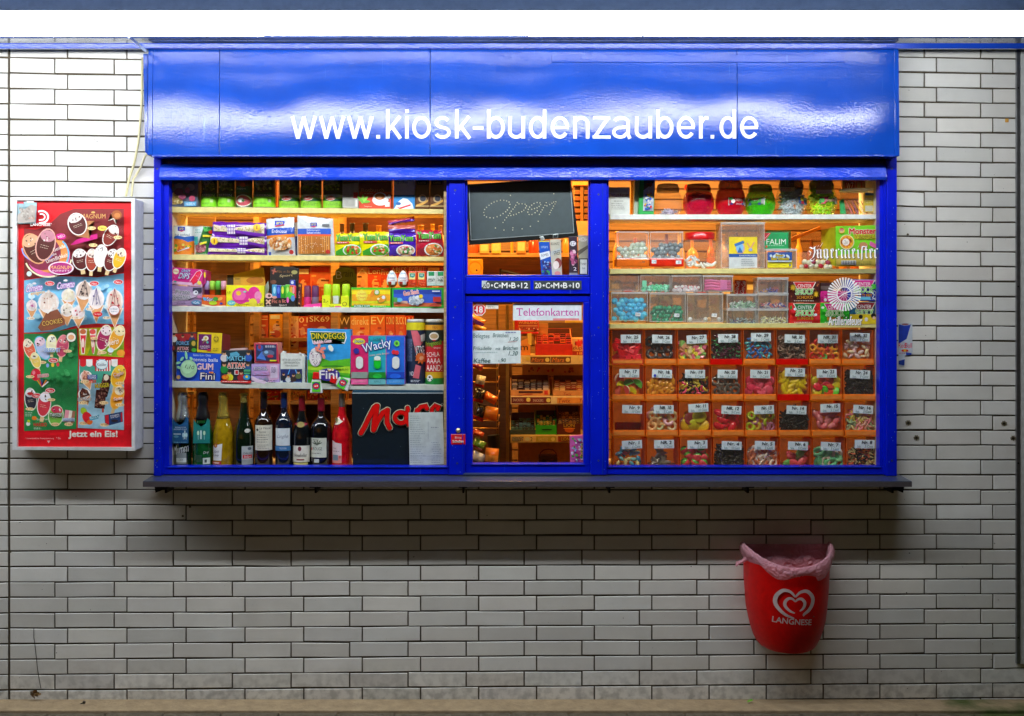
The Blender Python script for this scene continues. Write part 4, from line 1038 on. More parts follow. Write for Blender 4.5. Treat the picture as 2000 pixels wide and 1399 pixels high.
b.r(690, 376, 699, 387, 'e02838'); b.r(694, 390, 698, 404, 'e4e4e0'); b.p([(670, 352), (699, 352), (699, 357), (670, 360)][::-1], '7a6a60'); b.done('tea_box', 'pale grey striped carton with a small red tag beside the tea box', 'box')
b = B(G1); b.quadbox([(701, 347), (764, 346), (764, 408), (701, 407)], 'e04a24'); b.r(701, 347, 764, 375, '7a2018'); b.t('Rotbusch', 706, 368, 750, 375, 'e8a070'); b.lines(711, 377, 730, 380, 1, 'f4c0a0')
b.e(743, 391, 16, 11, 'f0f0ee'); b.e(742, 385, 13, 9, 'f8f8f6'); b.e(742, 384, 10, 6.5, 'c87038'); b.e(741, 386, 5, 3, 'e8a878'); b.e(760, 384, 3.4, 4, 'f8f8f6')
for a in (0, .8, 1.5, 2.3): b.e(708 + 6 * math.cos(a), 394 - 5 * math.sin(a), 9, 2.8, ('7ac83a', '9ade50')[int(a * 2) % 2], a=-a)
b.r(752, 395, 761, 404, 'f0ece6'); b.t('Teegenuss', 711, 402, 726, 405, 'f8d8c0'); b.r(670, 354, 766, 355.5, 'f09a30')
b.done('tea_box', 'orange tea box with a white cup and green leaves', 'box')
b = B(G1); b.box(769, 345, 810, 408, 'd4dade', bev=.006); b.t('Zucker', 776, 354, 797, 359, '4a5a78'); b.r(769, 381, 810, 408, '2a8fd8'); b.p([(770, 408), (778, 394), (787, 387), (796, 389), (805, 398), (808, 408)], 'f2f6f8')
b.p([(773, 403), (780, 406), (802, 399), (802, 402), (781, 409)][::-1], 'e02030'); b.e(778, 398, 5, 3, '2a6ab8'); b.done('sugar_pack', 'white and blue sugar pack on the top shelf', 'pack')
for k, (x0, x1) in enumerate(((811, 839), (840, 868))):
    b = B(G1); b.box(x0, 344, x1, 408, '6a4428:gloss', bev=.004); b.r(x0 + 4, 353, x1 - 5, 361, '241610'); b.t('KAFFEE', x0 + 6, 355, x1 - 7, 359, 'b89060')
    b.e(x0 + 14, 388, 8, 8, 'c8a878'); b.e(x0 + 15, 388, 6, 5.5, '2a3040'); b.p([(x0 + 2, 400), (x0 + 14, 396), (x0 + 25, 390), (x0 + 25, 394), (x0 + 14, 401), (x0 + 2, 404)][::-1], 'e0a848'); b.r(x0, 402, x1, 403.5, 'e8c880')
    b.done('coffee_pack', ('brown coffee pack beside the sugar', 'brown coffee pack at the right end of the top shelf')[k], 'pack', 'two brown coffee packs')

# ---------------- shelf 2: fruit tin, wafers, nuts, sticks, noodles
def fruit(b):
    b.r(333, 441, 377, 498, 'eceeec'); b.r(347, 443, 361, 451, '2038b8'); b.t('aro', 350, 445, 358, 449, 'f0e020'); b.p([(348, 451), (361, 450), (355, 453)][::-1], 'd82030')
    b.t('fruit cocktail', 340, 456, 369, 461, '20406a'); b.p([(333, 464), (345, 460), (360, 463), (376, 460), (376, 475), (333, 472)][::-1], '1b5fc0')
    b.p([(333, 468), (340, 466), (346, 472), (356, 468), (366, 473), (376, 469), (376, 497), (333, 497)][::-1], 'f08a1a'); b.speck(336, 474, 373, 494, 16, ('f8c020', 'e86a18', 'f8e060', '6aa830'), 4, 3)
    b.p([(341, 484), (347, 489), (368, 482), (368, 485), (347, 492)][::-1], 'e8e8e8'); b.p([(342, 485), (347, 489), (367, 483), (347, 491)][::-1], 'd82030')
can(354, 441, 496, 41, fruit, 'food_tin', 'white and orange fruit cocktail tin at the left of the second shelf', 'tin')
def beans(b):
    b.r(376, 442, 415, 497, 'dfe8e4'); b.p([(398, 443), (415, 443), (415, 497), (380, 497), (396, 480), (402, 460)][::-1], '1f7a30'); b.e(391, 484, 11, 10, 'b86878'); b.speck(380, 472, 403, 494, 50, ('c87888', '9a4858', 'd8a0a8'), 1.8, 5)
    b.p([(390, 475), (403, 471), (403, 475), (390, 479)][::-1], 'e8e030'); b.r(377, 462, 386, 478, '3ab0a8'); b.r(396, 459, 414, 463, 'f0e020'); b.lines(379, 447, 394, 456, 2, '4ab0a0', 6); b.e(410, 453, 4, 3.4, 'e03828')
    for a in (.4, 1.1, 1.8): b.e(400 + 5 * math.cos(a), 452 - 5 * math.sin(a), 6, 1.6, '4ab84a', a=-a)
can(394.5, 442, 497, 38, beans, 'food_tin', 'green and white tin of beans next to the purple wafer bags', 'tin')
def wafers(q, x0, x1, y0, y1, seed, sun, word, label):
    def paint(b):
        rnd = random.Random(seed); cx = (x0 + x1) / 2 + word
        for k in range(7):
            a = k * .95 + seed; 
        h = y1 - y0
        b.p([(x0 + 2, y0 + h * .15), (cx - 8, y0 + h * .35), (cx - 8, y0 + h * .6), (x0 + 2, y0 + h * .55)][::-1], 'e8d8b8'); b.p([(cx + 8, y0 + h * .35), (x1 - 3, y0 + h * .1), (x1 - 3, y0 + h * .85), (cx + 8, y0 + h * .55)][::-1], 'e8d8b8')
        b.speck(x0 + 2, y0 + h * .2, cx - 8, y0 + h * .58, 26, ('c8b878', 'f0c8b8', 'a8b060', 'f8f0e0'), 1.7, seed); b.speck(cx + 9, y0 + h * .3, x1 - 3, y0 + h * .7, 50, ('c8b878', 'f0b8b0', 'a8b060', 'f8f0e0'), 1.8, seed + 1)
        b.p([(cx + 8, y0 + h * .5), (x1 - 3, y0 + h * .72), (x1 - 3, y0 + h * .9), (cx + 8, y0 + h * .68)][::-1], '6a1aa8')
        for r_ in range(3):
            for c_ in range(5): b.r(cx - 7 + c_ * 3.2, y0 + h * .18 + r_ * h * .2, cx - 5 + c_ * 3.2, y0 + h * .34 + r_ * h * .2, 'f4e8f0')
        if sun: b.star(sun[0], sun[1], 7.5, 5.6, 12, 'f8c818'); b.t('1', sun[0] - 1, sun[1] - 4, sun[0] + 1, sun[1] + 4, 'a05010')
    return bag(q, [(1, '6a1fae')], paint, 'snack_bag', label, 'bag', 'purple bags of sweet wafers', Y=.075, puff=.016, seed=seed)
wafers([(408, 482), (519, 484), (522, 500), (405, 497)], 406, 520, 482, 500, 3, None, 10, 'lowest purple bag of cereal balls in the pile of three')
wafers([(415, 456), (521, 462), (521, 488), (407, 484)], 410, 520, 458, 486, 2, (420, 472), 12, 'middle purple bag of the pile with its yellow sun at the left')
wafers([(416, 433), (523, 436), (518, 470), (414, 460)], 416, 520, 434, 466, 1, (503, 445), -15, 'top purple bag of the pile with its yellow sun at the right')
def nuts(b):
    b.r(538, 432, 557, 441, '1c3cc0'); b.t('aro', 541, 434, 554, 439, 'f0e020'); b.p([(538, 442), (558, 439), (558, 440.5), (540, 444)][::-1], 'e03040')
    b.t('Erdnüsse', 533, 449, 562, 456, 'f4f6fa', rot=-1); b.e(549, 475, 22, 15, 'e8903a', 22); b.speck(528, 462, 571, 491, 120, ('f4d8b0', 'e8a860', 'f8ecd8', 'c87830', 'f0c890'), 2.6, 8, (549, 475, 21)); b.star(570, 493, 4.5, 4, 8, 'c82828'); b.r(526, 493, 531, 499, '2050b0')
bag([(520, 428), (574, 424), (577, 504), (523, 507)], [(.24, 'dfe6ea'), (.43, '1d55c4'), (.47, 'e8822a'), (1, 'd8dee4')], nuts, 'snack_bag', 'white and blue bag of peanuts on the second shelf', 'bag', Y=.07, puff=.022, seed=4)
bag([(566, 436), (583, 434), (582, 500), (568, 500)], [(.4, 'd4dce2'), (1, '1d50b8')], None, 'snack_bag', 'white and blue bag hidden behind the peanut bag', 'bag', Y=.12, puff=.015, seed=5)
def sticks(b):
    b.r(607, 435, 620, 443, '1c3cc0'); b.t('aro', 609, 437, 618, 441, 'f0e020'); b.p([(607, 443), (620, 442), (614, 445)][::-1], 'e03040'); b.r(630, 438, 644, 443, '70747a')
    b.r(582, 447, 647, 458, '1d55c4'); b.t('Salzstangen', 600, 448.5, 626, 452, 'f4f6fa'); b.t('Salted sticks', 600, 453, 627, 457, 'f4f6fa'); b.r(582, 458, 647, 462, 'e85a1a')
    b.r(583, 462, 646, 496, 'b86a24'); rnd = random.Random(2)
    for k in range(15): x = 584 + k * 4.1; b.r(x, 462, x + 2.6, 496 - rnd.uniform(0, 1), rnd.choice(('d88a3a', 'e09a48', 'c87a2c')))
    b.speck(583, 464, 646, 495, 50, ('f4e4c8',), .9, 9); b.e(641, 492, 4, 4, 'c83028')
bag([(581, 421), (650, 428), (654, 500), (581, 502)], [(1, 'dde1e2')], sticks, 'snack_bag', 'white bag of pretzel sticks with a blue band', 'bag', Y=.066, puff=.012, seed=6)
def noodle(x0, x1, y0, y1, base, dark, food, seed, strip, word='YumYum'):
    def paint(b):
        w, h = x1 - x0, y1 - y0
        b.t(word, x0 + w * .04, y0 + h * .07, x1 - w * .06, y0 + h * .33, '6ad018', out='0f6a1c', ow=1.0); b.r(x0 + w * .05, y0 + h * .38, x0 + w * .56, y0 + h * .46, strip); b.lines(x0 + w * .1, y0 + h * .38, x0 + w * .5, y0 + h * .46, 1, 'f8f0e8', seed)
        b.p([(x0 + 1, y1 - h * .2), (x0 + w * .35, y0 + h * .62), (x1 - 1, y0 + h * .5), (x1 - 1, y1 - 1), (x0 + 1, y1 - 1)][::-1], dark)
        b.e(x0 + w * .66, y1 - h * .24, w * .36, h * .26, 'e8eef0'); b.e(x0 + w * .67, y1 - h * .24, w * .32, h * .22, food[0])
        b.speck(x0 + w * .4, y1 - h * .46, x1 - 2, y1 - 2, 34, food, 3, seed)
    return paint
bag([(656, 457), (704, 455), (706, 500), (653, 500)], [(1, 'e8e010')], noodle(655, 705, 456, 500, 0, '3aa02a', ('6ac030', 'e8c8a0', 'e0702a', 'd83020', '4a9a28'), 1, 'd83818'), 'noodle_packet', 'left one of two yellow instant noodle packets', 'packet', 'instant noodle packets', Y=.072, puff=.012, seed=7)
bag([(701, 453), (759, 453), (760, 500), (706, 500)], [(1, 'ece40e')], noodle(708, 760, 454, 500, 0, '3aa02a', ('6ac030', 'e8c8a0', 'e0702a', 'd83020', '4a9a28'), 2, 'd83818'), 'noodle_packet', 'right one of two yellow instant noodle packets', 'packet', 'instant noodle packets', Y=.066, puff=.014, seed=8)
bag([(757, 432), (808, 423), (810, 432), (760, 440)], [(.5, 'c84858'), (1, '5a1aa0')], None, 'noodle_packet', 'purple noodle packet tilted on top of the pile', 'packet', 'instant noodle packets', Y=.09, puff=.01, seed=9)
bag([(758, 440), (811, 440), (811, 458), (760, 458)], [(.4, 'd06a60'), (1, '4a1a9a')], None, 'noodle_packet', 'purple noodle packet lying in the middle of the pile', 'packet', 'instant noodle packets', Y=.085, puff=.012, seed=10)
bag([(759, 456), (812, 456), (812, 500), (760, 500)], [(1, '4a1fb0')], noodle(759, 810, 457, 500, 0, '3a1890', ('e0a890', 'd8c8a0', '4a9a48', 'c83850', 'e8e0d0'), 3, 'd83858'), 'noodle_packet', 'upright purple noodle packet in front of the pile', 'packet', 'instant noodle packets', Y=.064, puff=.012, seed=11)
bag([(813, 450), (862, 450), (869, 500), (814, 500)], [(1, 'c01838')], noodle(814, 864, 450, 500, 0, '8a1028', ('e88a40', 'f0b870', 'd85a28', '6a8a30', 'e8d8b0'), 4, 'a01028'), 'noodle_packet', 'dark red noodle packet at the right end of the second shelf', 'packet', 'instant noodle packets', Y=.066, puff=.013, seed=12)

# ---------------- shelf 3: chewing gum boxes
b = B(.062); q = [(337, 522), (397, 527), (395, 560), (334, 555)]; b.quadbox(q, 'd8188a', d=.09)
b.p([(334, 549), (395, 554), (395, 560), (334, 555)][::-1], 'f0c0e0'); b.xf = (366, 541, R(4)); b.e(343, 532, 6, 5.6, 'f8f4d0'); b.t('Chupa', 338, 530, 348, 534, 'd82828')
b.t('CRAZY', 354, 527, 371, 532, 'f8f8ff', sh=.2, out='2a4ab0', ow=.7); b.t('DIPS', 350, 534, 370, 545, 'f8f8ff', sh=.3, out='2a4ab0', ow=.7)
b.p([(372, 546), (384, 530), (390, 528), (392, 532), (386, 548), (378, 556)][::-1], 'f02850:gloss'); b.line([(371, 550), (383, 530), (390, 526), (394, 532), (387, 549), (381, 557)], .9, 'f8e8f0'); b.e(390, 551, 4, 4, 'f0d860'); b.speck(337, 526, 392, 554, 22, ('f870c0', 'f8b8e0'), .9, 3); b.e(343, 552, 3, 1.6, '3ab0a0')
b.done('gum_box', 'bright pink box of dip lollies tilted on top of the silver pirate box', 'box')
b = B(.066); b.quadbox([(398, 527), (404, 530), (402, 552), (396, 559)], 'b01870', d=.08); b.e(400, 537, 2, 6, 'e8c820'); b.done('gum_box', 'end flap of the pink lolly box', 'box')
b = B(.058); b.quadbox([(331, 557), (394, 561), (393, 598), (330, 597)], 'a88ab4', d=.1); b.p([(331, 575), (360, 568), (393, 575), (393, 580), (331, 592)][::-1], 'c8b0cc')
b.t('Pirate', 343, 566, 371, 575, '5a5868', sh=.1, out='d8d4dc', ow=.8); b.t('FISHERMAN', 334, 577, 373, 586, '5a5868', sh=.15, out='d8d4dc', ow=.8); b.t('Chupa', 333, 567, 341, 572, 'e8dcec')
b.p([(377, 562), (394, 562), (394, 570), (384, 574), (376, 568)][::-1], '2a2a48'); b.e(382, 572, 5, 4.5, 'e8e8f0'); b.e(383, 571, 1.8, 1.8, '2a2a48'); b.line([(368, 586), (392, 577)], 1.6, '2a2438'); b.e(390, 580, 5, 3, 'c878a8')
b.e(383, 591, 9.5, 4.5, '2a7aa8'); b.t('VIDAL', 376, 589, 390, 593.5, 'f4f8fa'); b.lines(345, 589, 368, 594, 2, '6a5a78', 2)
b.done('gum_box', 'silver lilac pirate box on the third shelf at the far left', 'box')
t = thing('gum_display', 'display box with four coloured spray tubes in an orange stand', 'display', P(420, 598, .07))
for k, (c, c2) in enumerate((('b8a0e0', '5a1a90'), ('b0e850', 'f07a20'), ('6ad048', '2a7a28'), ('f0b0c8', 'd82c28'))):
    b = B(0); x = 404 + k * 11; p = P(x, 576, .085); s_ = sc(.085); H = 27 * s_
    b.lathe(tuple(p), [(4.8 * s_, 0), (4.8 * s_, H * .36), (5.2 * s_, H * .361), (5.2 * s_, H * .93), (4.4 * s_, H), (.0001, H)], c, n=14, fn=lambda i, j, c=c, c2=c2: c2 if i < 1 else c)
    part_of(b, 'tube', t)
b = B(.062); b.quadbox([(395, 576), (441, 577), (441, 600), (394, 597)], 'e8641c', d=.07); b.t('Spray', 404, 581, 424, 590, 'f8f0e8', out='2a2a98'); b.e(416, 592, 8, 4, 'b8d820'); b.e(400, 584, 4, 3, '5ab0e0', a=.6); b.e(430, 584, 5, 3, 'f8b048', a=-.5); b.e(432, 593, 3, 2, '2a40b0'); b.e(421, 584, 5, 4, '3aa838')
b.p([(394, 594), (415, 598), (441, 597), (441, 600), (415, 601), (394, 597)][::-1], 'f4e8c0')
part_of(b, 'stand', t)
b = B(.056); b.quadbox([(442, 557), (516, 558), (515, 602), (442, 601)], 'f0e810', d=.08); b.e(470, 578, 17, 16, 'e83898:gloss'); b.e(468, 577, 12, 11, 'f068b0:gloss'); b.e(496, 574, 12, 14, 'e83898:gloss'); b.e(466, 573, 5, 4.5, 'f0c030')
b.r(452, 586, 505, 590, 'd02a88'); b.e(504, 578, 7, 9, 'f090c0'); b.e(504, 588, 4, 5, 'e86aa8'); b.e(452, 592, 8, 5, '5ac0c8'); b.t('GUM', 447, 590, 458, 594, 'f4f8e0'); b.t('1,50', 502, 592, 514, 598, '6a1a4a', rot=4); b.lines(462, 593, 488, 599, 2, '7a5a10', 4); b.t('1,0', 444, 569, 450, 574, '5a6a10'); b.e(494, 591, 8, 8, 'e8d838'); b.e(478, 570, 3, 2, '8ad0b8')
b.done('gum_box', 'yellow box showing pink bubble gum rings through its window', 'box')
b = B(.15); b.quadbox([(456, 536), (514, 522), (519, 560), (456, 560)], 'd09a2c', d=.01); b.quadbox([(443, 536), (470, 538), (470, 558), (443, 558)], '2c2418', d=.01, Y=.155); b.r(457, 541, 470, 555, 'b89030'); b.e(498, 548, 17, 7, 'b06a1a'); b.r(459, 544, 468, 546, '6a4a10'); b.done('display_card', 'plain ochre cardboard back of the yellow gum box', 'card')
t = thing('gum_display', 'black display box with a high back card and coloured sticks', 'display', P(545, 602, .06))
b = B(.085); b.quadbox([(528, 523), (584, 524), (582, 600), (526, 600)], '16161a', d=.006); b.p([(534, 520), (576, 521), (578, 526), (532, 526)][::-1], '2a2420'); b.xf = (535, 530, .3)
b.r(530, 528, 540, 531, 'b05a48'); b.r(533.5, 524, 536.5, 536, 'b05a48'); b.xf = None; b.t('Flic n lic', 541, 528, 567, 533, '8a5a30', sh=.2); b.t('Sport', 546, 536, 572, 542, 'c8b080', sh=.3, rot=4); b.e(575, 532, 6, 4, 'a8a060'); b.e(534, 551, 6, 4, '7a4a38'); part_of(b, 'back_card', t)
for k, (x0, c) in enumerate(((533, '3aa0d0'), (541, '2038b0'), (549, '2aa02a'), (559, '5ac83a'), (566, 'e84838'), (570, 'e84a5a'))):
    b = B(.07); b.box(x0 - 2, 556 + (k % 3), x0 + 8, 585, c + ':gloss', d=.01, bev=.003); b.e(x0 + 3, 567, 2.4, 7, ('a8e0f0', '5a80e0', 'e8e848', 'b8f070', 'f0c040', 'f8a0a8')[k]); part_of(b, 'candy_stick', t)
b = B(.074); b.box(566, 547, 577, 560, '2040b8:gloss', d=.02, bev=.004); b.e(571, 552, 3, 3, 'd0e0f0'); part_of(b, 'candy_stick', t)
b = B(.056); b.quadbox([(517, 582), (577, 582), (575, 601), (518, 601)], '121216', d=.08); b.xf = None; b.t('Flic n lic', 531, 585, 558, 592, 'f09080', rot=2, out='5a2018', ow=.5); b.t('Sport', 545, 594, 560, 599, 'f4e8e0', sh=.2)
b.e(525, 578, 7, 5, 'f0c0c0'); b.e(526, 578, 3, 2.6, '5a3a3a'); b.xf = (524, 590, .8); b.r(518, 588.5, 530, 591.5, 'e8b8a0'); b.r(522.5, 584, 525.5, 596, 'e8b8a0'); b.xf = None; b.lines(520, 595, 531, 600, 1, 'd8c8c0'); b.xf = (566, 577, .5); b.r(560, 571, 574, 583, '4ac83a'); b.xf = None; b.e(572, 583, 4, 6, '5a90d8'); b.e(562, 586, 2.4, 6, 'e868b8'); b.e(536, 581, 5, 2.6, 'e8a090')
part_of(b, 'front_tray', t)
b = B(.08); b.p([(517, 600), (517, 561), (524, 548), (526, 562)][::-1], '8a9488'); b.done('card_flap', 'grey folded cardboard flap between the yellow and black boxes', 'flap')
b = B(.1); b.quadbox([(578, 552), (588, 554), (587, 603), (577, 601)], '7a3038', d=.03); b.speck(578, 554, 588, 602, 14, ('e8a0a0', 'f0c050', '3a1418'), 2.5, 3); b.done('gum_box', 'narrow dark red packet just right of the black display', 'packet')
for k, (x, c) in enumerate(((601, 'a82068'), (616, '8a2a78'))):
    t = thing('spray_tube', ('pink', 'purple grey')[k] + ' topped candy tube marked with a price behind glass on the third shelf', 'tube', P(x, 603, .085)); b = B(0); p = P(x, 603, .09); s_ = sc(.09); H = 45 * s_
    b.lathe(tuple(p), [(7 * s_, 0), (7 * s_, H * .5), (7.1 * s_, H * .52), (6.6 * s_, H * .95), (5 * s_, H), (.0001, H)], c, n=16, fn=lambda i, j, k=k: (('f03a90', '8a7a98')[k] if i < 1 else ('7a1a50', '5a1a58')[k])); part_of(b, 'body', t)
    b = B(.0845); b.e(x, 578, 4.5, 8, ('c8a030', 'a88a48')[k]); b.t('2,-', x - 5, 588, x + 4, 596, ('3a1a6a', 'e8e0e8')[k]); part_of(b, 'print', t)
b = B(.07); b.quadbox([(593, 596), (628, 592), (628, 603), (593, 603)], 'e83a98', d=.02); b.lines(612, 597, 627, 602, 1, 'f8e8f0'); b.done('gum_box', 'low pink stand in front of the two candy tubes', 'stand')
t = thing('gum_display', 'lemon yellow display stand with three yellow green tubes', 'display', P(656, 603, .06))
for k, x in enumerate((640, 656.5, 676)):
    b = B(.075); p = P(x, 603, .085); s_ = sc(.085); H = 48 * s_
    b.lathe(tuple(p), [(7.4 * s_, 0), (7.4 * s_, H * .5), (7.8 * s_, H * .51), (7.7 * s_, H * .96), (6.4 * s_, H), (.0001, H)], 'b8e818', n=18, fn=lambda i, j: 'c8dcd0' if i < 1 else 'bce41c')
    if k != 1: b.Y = .0755; b.n = 0; b.e(x - 3, 571, 3.6, 5, 'f0a060'); b.e(x - 3, 574, 3, 2.2, 'e06a78')
    part_of(b, 'tube', t)
b = B(.06); b.quadbox([(629, 577), (645, 577), (645, 594), (666, 594), ], 'e8f01a', d=.001) if False else None
for q in ([(629, 577), (645, 577), (645, 603), (629, 603)], [(645, 594), (666, 594), (666, 603), (645, 603)], [(666, 578), (681, 578), (682, 603), (666, 603)]): b.quadbox(q, 'e8f01a', d=.05)
b.r(651, 578, 661, 593, 'd8e0d8'); b.t('2,-', 631, 584, 641, 592, '2a3a08'); b.e(673, 594, 4.5, 4.5, '6a7a10'); b.e(673, 594, 3.3, 3.3, 'e8e01a'); b.t('3x0', 643, 597, 652, 602, '14140c'); b.r(654, 598, 666, 601, 'e868a0'); part_of(b, 'stand', t)
b = B(.056); b.box(686, 562, 763, 603, '4cc818'); b.r(687, 566, 762, 597, 'f0b810'); b.r(687, 568, 762, 575, 'f8e010'); b.r(687, 588, 762, 593, 'd8d810'); b.r(687, 575, 762, 588, 'f4a414')
for a in range(8): b.e(706.5 + 8 * math.cos(a * .785), 577.5 + 8 * math.sin(a * .785), 4, 4, 'f8e040', 10)
b.e(706.5, 577.5, 9, 9, 'f8e858'); b.t('Chupa', 699, 572, 714, 577, 'd85a18', rot=4); b.t('Chups', 699, 579, 714, 584, 'd85a18', rot=4); b.e(728, 573, 4, 8, 'f08a20', a=.5); b.e(736, 571, 5.5, 5.5, '7ac030'); b.e(736, 571, 4, 4, 'f0e0d0'); b.e(746, 585, 9, 6.5, '4a9a28', a=-.5); b.e(746, 585, 8, 5.5, 'f09a28', a=-.5); b.e(749, 581, 3.4, 3.4, 'e8e8f0'); b.e(739, 584, 2.5, 2, 'f8f0c0')
b.t('BUBBLE GUM', 692, 596, 722, 600, 'f0fff0', out='1a9a68', ow=.9); b.lines(728, 597, 755, 599, 1, 'e8f8c0'); b.done('gum_box', 'green and yellow bubble gum box with a flower badge', 'box')
b = B(.054); b.box(765, 562, 869, 603, '18a828'); b.r(769, 566, 862, 599, '2858c8'); b.r(769, 566, 862, 574, '1a40a8'); b.r(769, 592, 862, 599, 'd86838'); b.r(769, 588, 796, 593, 'e8b8a0'); b.t('Gum Shock', 788, 567, 818, 576, 'e82838', rot=9, out='f4e8e8', ow=.7)
b.speck(796, 576, 830, 598, 46, ('e8eef4', 'c8d4e0', 'f8fafc', 'a8b8c8'), 4.2, 6); b.r(846, 580, 861, 590, 'c83028'); b.e(822, 579, 4, 4, 'f0d020'); b.r(844, 568, 859, 570, 'e8f0f8'); b.e(780, 586, 6, 4, '60b8e0'); b.p([(836, 599), (848, 591), (862, 599)][::-1], 'b84028'); b.r(769, 581, 776, 590, '58a048')
b.done('gum_box', 'green framed blue box of gum balls at the right end of the third shelf', 'box')
def egg(x, label):
    t = thing('surprise_egg', label, 'egg', P(x, 561, .08), 'two white and red surprise eggs'); b = B(0); p = P(x, 561.5, .085); s_ = sc(.085)
    pr = [(.001, 0), (5 * s_, 1 * s_), (9 * s_, 5 * s_), (10.6 * s_, 11 * s_), (10.2 * s_, 17 * s_), (8.2 * s_, 24 * s_), (5.4 * s_, 29 * s_), (2.6 * s_, 32 * s_), (.001, 33.2 * s_)]
    b.lathe(tuple(p), pr, 'e8ecf0:gloss', n=24, cap=False, fn=lambda i, j: 'b02018:gloss' if i < 2 or (i == 2 and (j // 3) % 2) else 'eef2f6:gloss'); part_of(b, 'shell', t)
    b = B(.0628); b.t('kinder', x - 7, 540, x + 7, 545, '5a6a9a'); b.r(x - 4, 533, x + 4, 534.5, '5ab0d8'); b.t('SURPRISE', x - 6, 547, x + 6, 549, 'c83030'); part_of(b, 'print', t)
egg(765.5, 'left one of the two surprise eggs on the gum box'); egg(787.5, 'right one of the two surprise eggs on the gum box')
for k, x0 in enumerate((797.5, 815.5)):
    b = B(.064); b.box(x0, 530, x0 + 17, 560, 'e8401a:gloss', d=.03, bev=.003); b.r(x0 + 1.5, 533, x0 + 13.5, 546, 'f8e890'); b.p([(x0 + 3, 534), (x0 + 13, 534), (x0 + 13, 540), (x0 + 9, 543), (x0 + 3, 541)][::-1], '1a9088'); b.t('tic', x0 + 5, 535.5, x0 + 11, 539.5, 'f0f8f0')
    b.speck(x0 + 1, 547, x0 + 16, 559, 26, ('f87040', 'c82c14'), 1.6, k); b.done('mint_box', ('left', 'right')[k] + ' one of the two orange mint boxes on the gum box', 'box', 'two orange mint boxes')
for k, x0 in enumerate((834, 852)):
    b = B(.064); b.box(x0, 530, x0 + 17.5, 559, 'e4ece8:gloss', d=.03, bev=.003); b.r(x0 + 3, 531, x0 + 14, 539, '18985a'); b.speck(x0 + 1, 541, x0 + 16, 552, 20, ('8a9a94', 'c0ccc8', '5a6a60'), 1.3, k + 5); b.r(x0 + 1, 553, x0 + 17, 558, 'c8e0d8')
    b.done('mint_box', ('left', 'right')[k] + ' one of the two white and green mint boxes', 'box', 'two white mint boxes')

# ---------------- shelf 4: trading cards, gum, crisp tubes
def people(b, spots, h=10):
    for x, y, c, s_ in spots:
        b.e(x, y + h * .75 * s_, 6 * s_, 6 * s_, c); b.e(x, y, 2.7 * s_, 3.4 * s_, 'd8a078'); b.e(x, y - 1.8 * s_, 2.8 * s_, 2 * s_, '3a2418')
b = B(.07); b.quadbox([(331, 651), (384, 649), (386, 689), (331, 687)], '3a2a28', d=.08); b.r(332, 652, 384, 664, 'a82020'); b.p([(335, 652), (345, 652), (340, 664)][::-1], 'c82828'); people(b, ((340, 655, 'd8d8d8', 1), (357, 657, 'b02838', 1), (375, 656, '3a3a70', 1)))
b.e(378, 671, 8, 8, '2a4a20'); b.e(378, 671, 4, 5, 'c8a840'); b.t('FORCE', 345, 667, 369, 674, '8ac0e0', out='2a5a90'); b.t('ATTAX', 346, 678, 368, 684, 'e03830', out='e8e0e0', ow=.5); b.e(379, 684, 5, 4, '4ab030'); b.lines(346, 685.5, 370, 687.5, 1, 'e8e8e8'); b.e(336, 680, 6, 5, '8a3028')
b.done('card_box', 'red trading card box with players in front of the left wall', 'box')
t = thing('card_box', 'yellow sticker album box with a purple emblem panel', 'box', P(420, 691, .09))
b = B(.062); b.quadbox([(386, 649), (434, 651), (432, 691), (385, 688)], 'e8c818', d=.002, bev=0); b.quadbox([(388, 652.5), (413, 653.5), (412, 685), (387.5, 683)], '6a1060', d=.0008, Y=.0612, bev=0); b.Y = .0608
b.e(402, 661, 5.4, 5, 'e8e0c8'); b.e(402, 661, 2.2, 2.2, 'c8b020'); b.e(396, 664, 2, 2, 'e0e0e0'); b.e(405, 669, 2.4, 2.2, '5ac0c8'); b.line([(396, 671), (401, 664), (404, 671)], 1, 'a8a020'); b.t('EURO2012', 391, 675, 409, 679, 'f0e8f0'); b.lines(392, 680, 406, 682, 1, 'c8a8c8'); b.r(405, 682.5, 412, 686, 'c82a30')
b.e(422, 662, 5, 6, '8a7a18'); b.e(422, 662, 4, 5, 'e0c020'); b.lines(418, 658, 427, 667, 3, '5a4a10'); b.lines(416, 680, 428, 686, 2, '8a7a18')
part_of(b, 'front', t)
b = B(.064); b.hexa([tuple(P(434, 691, .062)), tuple(P(450, 686, .15)), tuple(P(450, 655, .15)), tuple(P(434, 651, .062))], [tuple(P(386, 688, .064)), tuple(P(400, 686, .16)), tuple(P(400, 653, .16)), tuple(P(386, 649, .064))], '7a2a30')
part_of(b, 'carton', t)
b = B(.056); b.quadbox([(345, 688), (432, 692), (430, 749), (344, 745)], '1450d0', d=.09); b.xf = (388, 718, R(1.6)); b.t('Bubble Gum - Chicle', 377, 692, 411, 696, 'c8e0f8'); b.t('tennis balls', 377, 699, 425, 706, 'f4f8ff'); b.t('GUM', 384, 710, 416, 722, 'f8d8e0', out='f0b8c8', ow=.7)
b.t('Fini', 392, 728, 420, 741, 'f8f4f0', out='2a1a58', ow=1.6); b.speck(406, 725, 418, 729, 8, ('e84848', 'f0a040', 'f8f0f0'), 2, 3); b.e(369, 722, 17.5, 18.5, '1238a0', 26); b.e(368.5, 721, 16.5, 17.5, 'a8d8a8', 26); b.e(366, 718, 12, 12.5, 'b8e8b8', 22); b.t('1,10', 362, 714, 379, 722, '1a3a2a', rot=-8, sh=.2)
